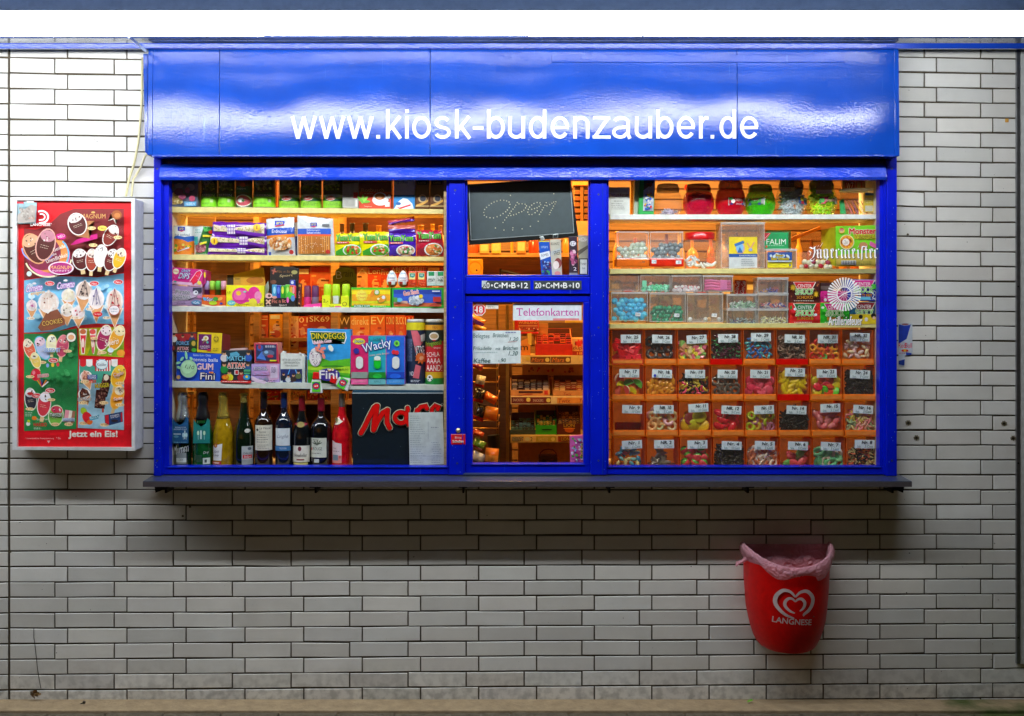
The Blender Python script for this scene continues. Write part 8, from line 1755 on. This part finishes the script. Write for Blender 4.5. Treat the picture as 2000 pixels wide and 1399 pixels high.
# ================================================================ red waste bin
BX = 1544
t = thing('waste_bin', 'red half round waste bin with a heart emblem hanging on the wall', 'bin', P(BX, 1272, -.1))
prof = [(1099, 84, .20), (1150, 82, .197), (1190, 79, .19), (1215, 75, .182), (1235, 70, .17), (1250, 65, .16), (1262, 59, .15), (1268, 54, .145), (1271, 48, .14)]
FYB_ = -.10
def ringp(y, w, dep, n=26, dy=0, Yw=-.004, grow=0, x0=BX):
    s_ = sc(FYB_); X = (x0 - 1000) * s_; Z = EYE + (600 - y) * s_; out = []
    for k in range(n + 1):
        a = math.pi * k / n; out.append(Vector((X - (w * s_ + grow) * math.cos(a) * (1 if True else 1), Yw - (dep + grow) * abs(math.sin(a)) ** .8, Z + dy)))
    return out
b = B(0); rows = [ringp(y, w, d_, x0=BX + (1 if y > 1200 else 0)) for y, w, d_ in prof]
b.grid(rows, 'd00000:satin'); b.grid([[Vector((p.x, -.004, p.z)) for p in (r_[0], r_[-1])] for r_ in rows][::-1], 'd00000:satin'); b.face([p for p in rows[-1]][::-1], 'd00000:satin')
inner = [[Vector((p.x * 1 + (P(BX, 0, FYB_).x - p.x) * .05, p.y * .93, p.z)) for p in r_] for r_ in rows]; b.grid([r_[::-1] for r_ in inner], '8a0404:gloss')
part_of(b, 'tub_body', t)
LIN = bpy.data.materials.new('liner_film'); LIN.use_nodes = True
nt, n_, l_, pb = noisy(LIN); tr = n_.new('ShaderNodeBsdfTransparent'); mx = n_.new('ShaderNodeMixShader'); mx.inputs[0].default_value = .5; pb.inputs['Base Color'].default_value = hexrgb('f8b8c8') + (1,); pb.inputs['Roughness'].default_value = .25
tr.inputs[0].default_value = (1, .8, .85, 1); l_.new(tr.outputs[0], mx.inputs[1]); l_.new(pb.outputs[0], mx.inputs[2]); l_.new(mx.outputs[0], n_['Material Output'].inputs[0])
nn = n_.new('ShaderNodeTexNoise'); nn.inputs['Scale'].default_value = 26; nn.inputs['Distortion'].default_value = 1.5; nn.inputs['Detail'].default_value = 5; bp = n_.new('ShaderNodeBump'); bp.inputs['Strength'].default_value = .9; bp.inputs['Distance'].default_value = .03; ge = n_.new('ShaderNodeNewGeometry'); l_.new(ge.outputs['Position'], nn.inputs['Vector']); l_.new(nn.outputs[0], bp.inputs['Height']); l_.new(bp.outputs[0], pb.inputs['Normal'])
b = B(0); rnd = random.Random(2); n = 44; rows = []
def zl(k): return 1099 - 31 * (abs(math.cos(math.pi * k / n)) ** 2.2)         # rim dips to the front
for j, (gr, dy, mul_) in enumerate(((-.012, 40, 1), (-.006, 4, 1), (.002, -2, 1), (.010, 0, 1), (.013, 8, 1), (.011, 15, 1), (.006, 20, 1))):
    row = []
    for k in range(n + 1):
        a = math.pi * k / n; s_ = sc(FYB_); X = P(BX, 0, FYB_).x; wr = 85 * s_ + gr + rnd.uniform(-.003, .003)
        extra = 0
        if j >= 4: extra = (6 * math.sin(k * .42 + 1) + (8 if 28 < k < 40 else 0) - (2 if k < 8 else 0)) * (j - 3) / 3
        Z = EYE + (600 - (zl(k) + dy + extra)) * s_
        row.append(Vector((X - wr * math.cos(a), -.006 - (.205 + gr) * abs(math.sin(a)) ** .8, Z + rnd.uniform(-.0008, .0008))))
    rows.append(row)
b.grid(rows, LIN)
back = [[Vector((P(BX, 0, FYB_).x + (u - .5) * 2 * .178, -.008 - .004 * math.sin(u * 19), EYE + (600 - y) * sc(0)) ) for u in [k / 12 for k in range(13)]] for y in (1062, 1080, 1130)]
b.grid(back, LIN)
b.tube([P(1456, 1092, -.06), P(1449, 1097, -.075), P(1441, 1100, -.08), P(1437, 1106, -.08)], [.010, .006, .009, .004], LIN)
part_of(b, 'bag_liner', t)
b = B(-.2); BC = 'c8b8b8'
def hrt(cx, cy, s_, w0, c, tail):
    """open heart made of two tapering bows"""
    L_ = [(cx + s_ * .30, cy + s_ * .78), ] if False else None
    left = [(cx, cy - s_ * .36), (cx - s_ * .26, cy - s_ * .62), (cx - s_ * .62, cy - s_ * .66), (cx - s_ * .92, cy - s_ * .36), (cx - s_ * .96, cy + s_ * .02), (cx - s_ * .74, cy + s_ * .36), (cx - s_ * .40, cy + s_ * .62), (cx - s_ * .02, cy + s_ * .76)] + tail[0]
    right = [(cx, cy - s_ * .36), (cx + s_ * .26, cy - s_ * .62), (cx + s_ * .62, cy - s_ * .66), (cx + s_ * .92, cy - s_ * .36), (cx + s_ * .93, cy - s_ * .0), (cx + s_ * .76, cy + s_ * .32), (cx + s_ * .52, cy + s_ * .52)] + tail[1]
    for pts in (left, right):
        q_ = [pts[0]] + pts + [pts[-1]]; sm = []
        for i in range(1, len(q_) - 2):
            for j in range(4):
                u = j / 4; sm.append(tuple(.5 * (2 * q_[i][m] + (q_[i + 1][m] - q_[i - 1][m]) * u + (2 * q_[i - 1][m] - 5 * q_[i][m] + 4 * q_[i + 1][m] - q_[i + 2][m]) * u * u + (3 * q_[i][m] - q_[i - 1][m] - 3 * q_[i + 1][m] + q_[i + 2][m]) * u ** 3) for m in (0, 1)))
        pts = sm + [pts[-1]]; n = len(pts)
        for k in range(n - 1):
            f = lambda q: w0 * (.35 + .65 * math.sin(math.pi * min(1, (q + .35) / (n - .4))) ** .8)
            (x0, y0), (x1, y1) = pts[k], pts[k + 1]; dx, dy = x1 - x0, y1 - y0; d_ = math.hypot(dx, dy); nx, ny = -dy / d_, dx / d_
            wa, wb = f(k) / 2, f(k + 1) / 2
            b.p([(x0 + nx * wa, y0 + ny * wa), (x0 - nx * wa, y0 - ny * wa), (x1 - nx * wb, y1 - ny * wb), (x1 + nx * wb, y1 + ny * wb)], c); b.n -= 0
            b.e(x1, y1, wb, wb, c, 10)
b.xf = (1552, 1184, R(2))
hrt(1552.5, 1180, 38, 7.5, BC, ([(1570, 1203), (1580, 1196)][:0], [(1579, 1199)][:0] + [(1571, 1203)])); hrt(1553, 1183, 20, 6, BC, ([], [(1562, 1199), (1556, 1204)][:0]))
b.t('LANGNESE', 1513.5, 1210, 1588, 1221.5, BC, rot=-1, out=BC, ow=.3); b.e(1592, 1205, 1.8, 1.8, '8a4a4a', 12)
s_ = sc(-.2)
for v in b.bm.verts:                 # lay the print on the round front
    X = P(BX, 0, FYB_).x; z = v.co.z
    y_ = 600 - (z - EYE) / sc(FYB_)
    w, d_ = prof[-1][1:]
    for (ya, wa, da), (yb, wb, db) in zip(prof, prof[1:]):
        if ya <= y_ <= yb: f = (y_ - ya) / (yb - ya); w, d_ = wa + (wb - wa) * f, da + (db - da) * f
    off = v.co.y + .2; c_ = max(-1, min(1, (v.co.x - X) / (w * sc(FYB_)))); v.co.y = -.004 - d_ * (max(0, 1 - c_ * c_) ** .5) ** .8 + off - .0012
part_of(b, 'emblem', t)

# ================================================================ ice cream poster case
PY = -.13
t = thing('poster_case', 'white framed wall case with a red ice cream price poster', 'case', P(145, 880, -.07))
def PB(): return B(PY)
b = B(PY)
for q in ([(24, 385), (263, 387), (256, 393.5), (33, 391.5)], [(24, 385), (33, 391.5), (33, 873), (24, 879)], [(256, 393.5), (263, 387), (263, 881), (257, 874)], [(33, 873), (257, 874), (263, 881), (24, 879)]): b.quadbox(q, 'dfe3e6:gloss', d=.02, bev=.001)
part_of(b, 'frame', t)
b = B(PY + .021); b.quadbox([(25, 386), (262, 388), (262, 880), (25, 878)], 'd3d8da', d=.105, Y=PY + .0205); b.quadbox([(262.2, 389), (264, 390), (264, 879), (262.2, 880)], 'c8ccd0', d=.11, Y=PY + .012); b.quadbox([(264.4, 393), (268, 394), (268, 878), (264.4, 879)], 'c4c8ca', d=.08, Y=PY + .04)
part_of(b, 'case_body', t)
b = B(PY + .014); q = lambda *a: a
b.quadbox([(33, 391), (257, 393), (257, 874), (33, 873)], 'ee0820', d=.004, bev=0)
def Q(pts, c): b.p(pts[::-1], c)
Q([(47, 480), (47, 447), (70, 449), (95, 440), (118, 418), (145, 408), (242, 408), (242, 532), (190, 540), (140, 538), (100, 538), (47, 546)], '8e2a2e')
Q([(47, 548), (100, 540), (140, 540), (190, 542), (242, 534), (242, 634), (190, 632), (150, 636), (110, 648), (47, 650)], '86cef4')
Q([(47, 652), (80, 652), (120, 646), (150, 642), (153, 700), (150, 800), (149, 838), (47, 842)], '2a9650')
Q([(153, 642), (242, 638), (242, 698), (155, 694)], 'e0d818'); Q([(185, 660), (242, 645), (242, 697), (170, 694)], '98c828')
Q([(155, 702), (242, 702), (242, 840), (152, 836)], 'a8d4ec'); Q([(156, 712), (242, 712), (242, 745), (156, 750)], '48a890')
b.speck(50, 655, 148, 835, 40, ('3aa85c', '1f8040', '4ab468'), 5, 11); b.speck(50, 550, 240, 630, 30, ('b0e4f8', '9cdaf6', 'd8f2fa'), 7, 12); b.speck(50, 450, 240, 530, 30, ('9a3438', '7a2428', 'a84440'), 6, 13)
for y, c in ((538, 'f0a0a8'), ): pass
# heart emblem
for rr, w_ in ((13, 3.6), (6.5, 2.8)):
    b.line(arc(81, 424, rr, rr * .9, 120, -70, 12) + [(76, 424 + rr * .95)], w_, 'f0f0f0')
b.t('LANGNESE', 60, 436, 98, 441.5, 'f4f4f0', out='f4f4f0', ow=.2); b.e(100, 437, 1, 1, 'f4d0d0')
b.quadbox([(33, 392), (72, 396), (70, 437), (33, 438)], 'a8ccd8', d=.001, Y=PY + .0085, bev=0); b.n += 22; Q([(34, 420), (60, 400), (70, 402), (68, 434), (34, 436)], 'b8b0a8'); b.speck(36, 404, 68, 432, 20, ('c8c4bc', 'a09890'), 3, 4); b.r(33, 394, 46, 398, 'd03040'); b.r(52, 393, 66, 396, 'e8f0f0'); b.t('€ 1,00', 56, 425, 67, 428, 'e87830'); b.n -= 18
b.t('MAGNUM', 158.5, 418, 206, 427, 'e0b060'); b.e(182, 415, 4, 2, 'e0b060'); b.star(222, 427, 12, 1.4, 4, 'f8f0e0', .4); b.e(228, 420, 10, 9, 'a85a28'); b.e(229, 421, 6, 5, 'c88040')
def pop(cx, cy, w, h, c, top, stick=True, a=0, kc='f0f0ec', seed=1):
    w *= 1.12; h *= 1.1; b.xf = (cx, cy, a)
    if stick: b.r(cx - w * .16, cy + h * .42, cx + w * .16, cy + h * .78, 'e8c890')
    b.e(cx, cy, w * .62, h * .57, kc, 20); b.e(cx, cy, w * .54, h * .52, c, 20); b.e(cx, cy - h * .3, w * .46, h * .2, top, 14); b.speck(cx - w * .4, cy - h * .45, cx + w * .4, cy - h * .1, 7, ('4a1410', 'f4ece4'), 1.8, seed); b.lines(cx - w * .3, cy, cx + w * .3, cy + h * .16, 2, 'e8d8c0', seed, h=.7)
    b.xf = None
pop(151, 438, 27, 36, '5a2020', 'e8dcd8', False, -.35, seed=2); Q([(138, 478), (150, 468), (190, 456), (190, 466), (160, 474), (146, 478)], 'd01880'); Q([(137, 450), (150, 462), (175, 466), (172, 442), (185, 432), (168, 432)], 'b87848')
pop(151, 438, 27, 36, '5a2020', 'e8dcd8', False, -.35, seed=3); pop(216, 460, 20, 36, '8a2c20', 'f0e4dc', False, .5, seed=4)
pop(157, 507, 24, 34, '5a1818', 'f0e8e4', True, -.2, seed=5); pop(179, 508, 18, 36, 'a8402c', 'f0dcd0', True, .05, seed=6); pop(197, 500, 20, 36, 'f4f0ec', 'ffffff', True, .1, seed=7); pop(217, 508, 20, 36, '6a1a18', 'f0e8e4', True, .3, seed=8); pop(233, 505, 18, 34, 'f0b818', 'f4e4d0', True, .35, seed=9)
def price(x, y, w=17, h=7, c='f8e0a0', tx='€ 1,80', tc='8a3a18'): b.e(x, y, w / 2, h / 2, c, 14); b.t(tx, x - w * .34, y - h * .26, x + w * .34, y + h * .26, tc)
price(179, 446, tc='8a3a18'); price(230, 464); price(182, 479); price(72, 524)
b.e(200, 446, 9, 5, 'f8e060'); b.t('Neu', 194, 443, 206, 448, '8a5a18')
b.e(95, 500, 42, 40, 'e868b0', 30); b.e(98, 497, 38, 36, 'f09a50', 30); b.e(84, 495, 35, 33, '8a2a48', 28); b.line(arc(94, 500, 46, 41, 200, 350, 24), 3, 'f8f0c8'); b.line(arc(94, 497, 40, 36, -30, 45, 12), 3, '60b8f0'); b.line(arc(75, 485, 32, 26, 180, 330, 18), 2.6, '90a8f8')
pop(67, 486, 30, 52, '5a2418', 'e0b088', False, -.5, kc='e8a878', seed=10); pop(89, 478, 28, 52, '5a2420', 'c88898', False, .25, kc='e8b0a0', seed=11)
b.e(119, 462, 10, 6, 'd8188a'); b.t('NEU', 113, 459, 126, 464.5, 'f8e8f0', rot=16); b.t('Genieße', 103, 481, 128, 488, 'f8f0e8', rot=20); b.t('die', 102, 494, 110, 499, 'f8f0e8', rot=20); b.t('Unendlichkeit', 89, 500, 133, 508, 'f8f0e8', rot=18)
b.e(119, 524, 25, 13, 'f8e0f0', 24); b.e(119, 524, 22, 11, 'b82880', 24); b.t('MAGNUM', 97.5, 519, 139.5, 526, 'f8c868'); b.t('INFINITY', 102, 527.5, 136, 531, 'f4e0f0'); b.e(57, 535, 5, 5, 'd8f0f0')
for x, y, w_ in ((51, 559, 32), (112, 553, 34)): b.t('Cornetto', x, y - 3, x + w_, y + 10, 'f8f4fc', rot=8, sh=.3, out='b878c8', ow=1.0); b.e(x + 16, y - 5, 4, 2, 'f8f0f0')
b.t('enigma', 60, 569, 88, 577, 'e8a838', rot=8, sh=.2, out='f8f0e0', ow=.6)
def neu(x, y): b.e(x, y, 9.5, 5, 'f8e8e8'); b.e(x, y, 8.4, 4.2, 'd81828'); b.t('Neu', x - 5, y - 2.4, x + 5, y + 2.4, 'f8f0f0', sh=.15)
def cone(cx, ty, by, w, cols, seed, a=0):
    b.xf = (cx, (ty + by) / 2, a); m_ = ty + (by - ty) * .52; b.p([(cx - w * .62, m_ - 1), (cx, by + 2), (cx + w * .62, m_ - 1)], 'f8ece0'); b.p([(cx - w * .5, m_), (cx, by), (cx + w * .5, m_)], 'e0a068'); b.e(cx, m_ - (m_ - ty) * .35, w * .6, (m_ - ty) * .55, 'f8f0ec', 18); b.p([(cx - w * .5, m_), (cx + w * .5, m_), (cx + w * .4, ty + (m_ - ty) * .4), (cx, ty), (cx - w * .4, ty + (m_ - ty) * .4)], cols[0]); b.speck(cx - w * .42, ty + (m_ - ty) * .25, cx + w * .42, m_, 16, cols, 2.2, seed)
    for k in range(3): b.line([(cx, ty + 2), (cx - w * .3 + k * w * .3, m_ - 1)], .9, cols[-1])
    b.xf = None
cone(95, 566, 640, 34, ('f4e4d8', 'c89078', '8a4a3a', 'f8f0e8'), 1); cone(62, 584, 622, 18, ('f4ece8', 'c8489a', 'e8c8d8'), 2); cone(134, 562, 608, 24, ('f8f0d8', 'f0e0b0', 'f8f4e8'), 3); cone(131, 590, 636, 22, ('f4ece4', '3a3028', 'e8dcc8'), 4); cone(153, 596, 640, 22, ('f4e8e8', 'c82848', 'f8f0f0'), 5)
cone(163, 546, 610, 28, ('e0c8b8', '5a4a50', 'c8a898', '4a3438'), 6, .1); cone(188, 561, 630, 26, ('f4ecec', '4a3a68', 'e8e0e8', '5a4888'), 7); cone(224, 562, 640, 28, ('f0d8c8', 'c82838', 'e8b8a8', '8a3a48'), 8)
b.e(224, 590, 20, 22, 'd8f0f8') if False else None
neu(97, 554); neu(184, 554); neu(231, 551); b.t('COOKIES', 82, 625, 122, 634, 'f8c868', rot=10, out='5a2a18', ow=1.4); Q([(74, 640), (90, 612), (112, 604), (126, 624), (128, 634), (100, 645), (80, 647)], '8a5038'); b.t('COOKIES', 82, 625, 122, 634, 'f8c868', rot=10, out='5a2a18', ow=.8); b.line([(92, 612), (100, 604), (106, 594)], 4, 'f8f0e8')
b.e(223, 606, 11, 10, 'c83038'); b.e(223, 606, 10, 9, 'f4eef0'); b.t('Erdbeer', 216, 602, 230, 605, '5a7a98'); b.t('Joghurt', 217, 607, 229, 610, '5a7a98'); b.e(191, 614, 9, 5, 'd81828'); b.t('Das Original', 185, 612, 197, 616, 'f8e8e8'); price(176, 604, 17, 6, 'f8e8d0'); price(146, 621, 17, 6, 'f8e8d0'); price(208, 621, 15, 6, 'f8e8d0'); price(60, 622, 16, 6, 'f8e8d0')
# green field, no mascot
pop(58, 682, 16, 34, 'e86848', 'f4e8d0', True, -.35, kc='f8f0d8', seed=21); pop(83, 680, 20, 40, 'b8c8f0', 'f0d0e0', False, -.4, kc='58c8e0', seed=22); pop(101, 672, 16, 30, 'f4f0c8', 'f8f8e8', True, 0, kc='f0f080', seed=23); pop(122, 676, 18, 36, 'c84868', 'e88890', True, .15, kc='f0a0a0', seed=24); b.e(139, 659, 10, 10, '2a4a38', 22); b.e(139, 659, 9, 9, 'f0ece0', 22); b.e(139, 659, 6, 5, 'e8a878'); b.t('PREISHIT', 87, 680, 118, 688, '3a88d8', out='f0f4f8', ow=.6)
price(132, 686, 17, 6, 'f8d8a0', '€ 0,70'); price(82, 708, 17, 6, 'f8d8a0', '€ 0,60'); b.e(66, 700, 9, 8, 'f0c838'); pop(70, 704, 14, 26, 'f0d060', 'f8f0c0', True, -.3, kc='f8f4d0', seed=25); neu(104, 704)
b.e(70, 732, 10, 12, 'd81c38', 18); b.e(66, 728, 3, 4, 'f08898'); b.t('MASKED', 74, 731, 95, 737, 'e02848', rot=6, out='f8e8e8', ow=.7); price(59, 736, 17, 6, 'f8d8a0', '€ 1,00'); 
for k in range(6): a = 2.2 - k * .3; b.line([(82, 756), (82 + 16 * math.cos(a), 756 - 16 * math.sin(a))], 2.2, ('d8a020', 'c82838', '2a2a88', '181818', 'e87020', 'e8e8e8')[k])
pop(60, 780, 18, 36, '2a2a38', 'f0f0f8', False, -.1, kc='e8f0e8', seed=26); neu(98, 763); neu(71, 773); b.e(59, 769, 6, 3, 'c82828'); pop(86, 790, 20, 40, 'd83848', 'f0f0f8', True, .15, kc='f0e8e8', seed=27); price(100, 781, 16, 6, 'f8d8a0', '€ 1,00'); price(58, 799, 17, 6, 'f8d8a0', '€ 1,00')
b.t('TWISTER', 97, 807, 121, 815, 'f8f8f8', sh=.2, out='2a6a38', ow=.8); pop(109, 812, 22, 34, '78c048', 'd83858', False, .15, kc='d8f0c8', seed=28); b.t('TWISTER', 97, 807, 121, 814, 'f8f8f8', sh=.2, out='2a6a38', ow=.8); price(108, 829, 17, 7, 'f8d8a0', '€ 0,90')
b.xf = (136, 812, .15); b.r(126, 802, 134, 826, 'e898a8'); b.r(134, 802, 140, 826, 'f8f0e0'); b.r(140, 802, 146, 826, 'a87058'); b.xf = None; b.t('SANDWICH', 122, 817, 145, 823, '2a80c8', out='e8f0f8', ow=.7); price(134, 829, 17, 7, 'f8d8a0', '€ 0,60')
b.t('HARIBO', 66, 826, 91, 833, 'e82030', out='8a1018', ow=.3); b.t('Euro Fun', 72, 817, 93, 821, 'f0e8d8'); b.e(67, 817, 5, 4, 'e88020'); b.e(55, 828, 4, 4, 'f0f0f0'); b.e(56, 823, 3, 3, 'b8d820'); b.lines(49, 805, 66, 814, 3, 'c8d8c8', 5); b.lines(66, 835, 84, 839, 2, 'c8d8c8', 6)
for x, y, c in ((93, 714, '88a8e0'), (103, 713, 'f0d038'), (113, 712, 'd83848')): b.e(x, y, 3, 4, c)
# yellow and striped fields
for k, x in enumerate((162, 181)):
    b.p([(x - 7, 643), (x - 3 + k * 4, 692), (x + 3 + k * 0, 692), (x + 8, 643)], 'f4e8d8'); b.p([(x - 5, 655), (x - 1, 690), (x + 2, 690), (x + 6, 655)], ('d82838', 'e05868')[k]); b.e(x, 648, 6, 5, ('c86838', 'e05048')[k]); b.e(x, 670, 3, 9, 'f4d8c8')
pop(203, 660, 20, 42, 'a82058', 'f4e0e4', True, .3, kc='f8f0d0', seed=31); pop(228, 660, 20, 42, 'f0a828', 'f8e8b8', True, .4, kc='f8f0c0', seed=32); b.t('Solero', 205, 662, 232, 674, 'f8f8f0', rot=10, sh=.3); price(200, 689, 17, 6, 'f8d8a0', '€ 1,20'); price(184, 661, 14, 6, 'f8d8a0', '€ 1,30'); b.e(236, 690, 8, 7, 'f0a030'); b.e(216, 684, 6, 5, 'd8ecf4')
for k in range(7): 
    x = 156 + k * 12.3; b.r(x, 702, x + 12.3, 712, ('d81828', 'f4f0ec')[k % 2]); b.e(x + 6.1, 712, 6.1, 4.5, ('d81828', 'f4f0ec')[k % 2])
for k in range(6): b.r(186 + k * 5, 704, 188.5 + k * 5, 725, 'd81828'); b.r(188.5 + k * 5, 704, 191 + k * 5, 725, 'f4f0ec')
b.e(199, 712, 12, 10, '48a8c0', 20); b.e(199, 712, 11, 9, 'e8f4f8', 20); b.t('Klassiker', 190, 709, 208, 715, '3a5a78')
cone(170, 722, 762, 20, ('f0c0a8', 'a85838', 'f8e0d0', 'c87858'), 41, -.3); b.r(171, 732, 190, 741, '1c4898'); b.t('BECHER', 173, 733, 188, 736, 'f4f4f4'); b.t('KAPPER', 173, 737, 188, 740, 'f4f4f4')
for k in range(5): b.r(174 + k * 3, 742, 175.6 + k * 3, 748, 'd82838')
b.xf = (207, 752, .25); b.r(197, 732, 215, 775, '4a1c18'); b.speck(197, 734, 215, 774, 50, ('8a5848', 'a87868', '2a0c0a'), 1.6, 2); b.e(204, 738, 5, 6, 'f0e0c8'); b.xf = (195, 780, .1)
b.r(186, 762, 206, 798, '4a1c18'); b.speck(186, 764, 206, 797, 50, ('8a5848', 'a87868', '2a0c0a'), 1.6, 3); b.xf = None; b.r(199, 798, 203, 806, 'c84838'); b.t('NUGGER', 186, 749, 213, 757, 'f0d828', rot=6, out='3a2a10', ow=.8)
pop(231, 735, 20, 36, 'f0b018', 'f8d040', True, .3, kc='f8e060', seed=33); b.t('Capri', 221, 727, 241, 736, 'f8f8f0', rot=14, out='e88018', ow=.6); pop(229, 776, 18, 40, 'f0a020', 'f8e8c0', True, .3, kc='f0c060', seed=34); b.t('Split', 222, 776, 240, 783, 'f8f8f0', rot=8, out='e88018', ow=.6)
cone(166, 757, 792, 20, ('4a1c18', '8a5038', 'f0ece4', '5a2418'), 42, -.3); b.t('DOMINO', 152, 777, 178, 783, 'f4f0ec', out='5a1c18', ow=.6)
for x, y, tx in ((166, 746, '€ 1,10'), (162, 787, '€ 1,10'), (203, 787, '€ 1,50'), (234, 749, '€ 0,50'), (234, 791, '€ 1,10'), (163, 827, '€ 0,50'), (204, 830, '€ 1,00')): price(x, y, 18, 7, 'f8d8a0', tx)
b.xf = (170, 815, -.5); b.e(170, 802, 6, 8, 'a8c828'); b.e(170, 816, 9, 12, 'd81828', 16); b.e(170, 826, 6, 5, 'e86818'); b.xf = None; b.p([(174, 815), (194, 810), (192, 818), (176, 822)][::-1], '2a98b8'); b.t('FLUTSCH', 176, 812, 192, 818, 'f0f4f4', rot=10)
b.p([(204, 811), (239, 804), (240, 824), (214, 831), (205, 826)][::-1], '14386a'); b.p([(205, 812), (212, 810), (213, 830), (206, 826)][::-1], 'c81828'); b.t('DOMESTI', 216, 810, 233, 816, 'e8ecf4', rot=10); b.e(224, 822, 7, 2.6, '2a2024'); b.r(236, 806, 239, 824, 'c81828')
Q([(47, 843), (100, 846), (150, 841), (200, 838), (242, 842), (242, 850), (47, 850)], 'ee0820')
b.t('Jetzt ein Eis!', 134, 842, 229, 857, 'f8f4ec', rot=0, out='f8f4ec', ow=.7); b.t('* Unverbindliche Preisempfehlung', 49, 855, 105, 858.5, 'f4c0c0'); b.t('* Eis', 110, 854, 118, 858, 'f4c0c0'); b.p([(92, 861), (98, 861), (95, 866)][::-1], 'f4c8c8')
part_of(b, 'poster', t)
b = B(PY + .004); b.face([P(33, 873, PY - .0), P(257, 874, PY), P(257, 393, PY), P(33, 391, PY)], 'f4f8fa:glass')
part_of(b, 'pane', t)
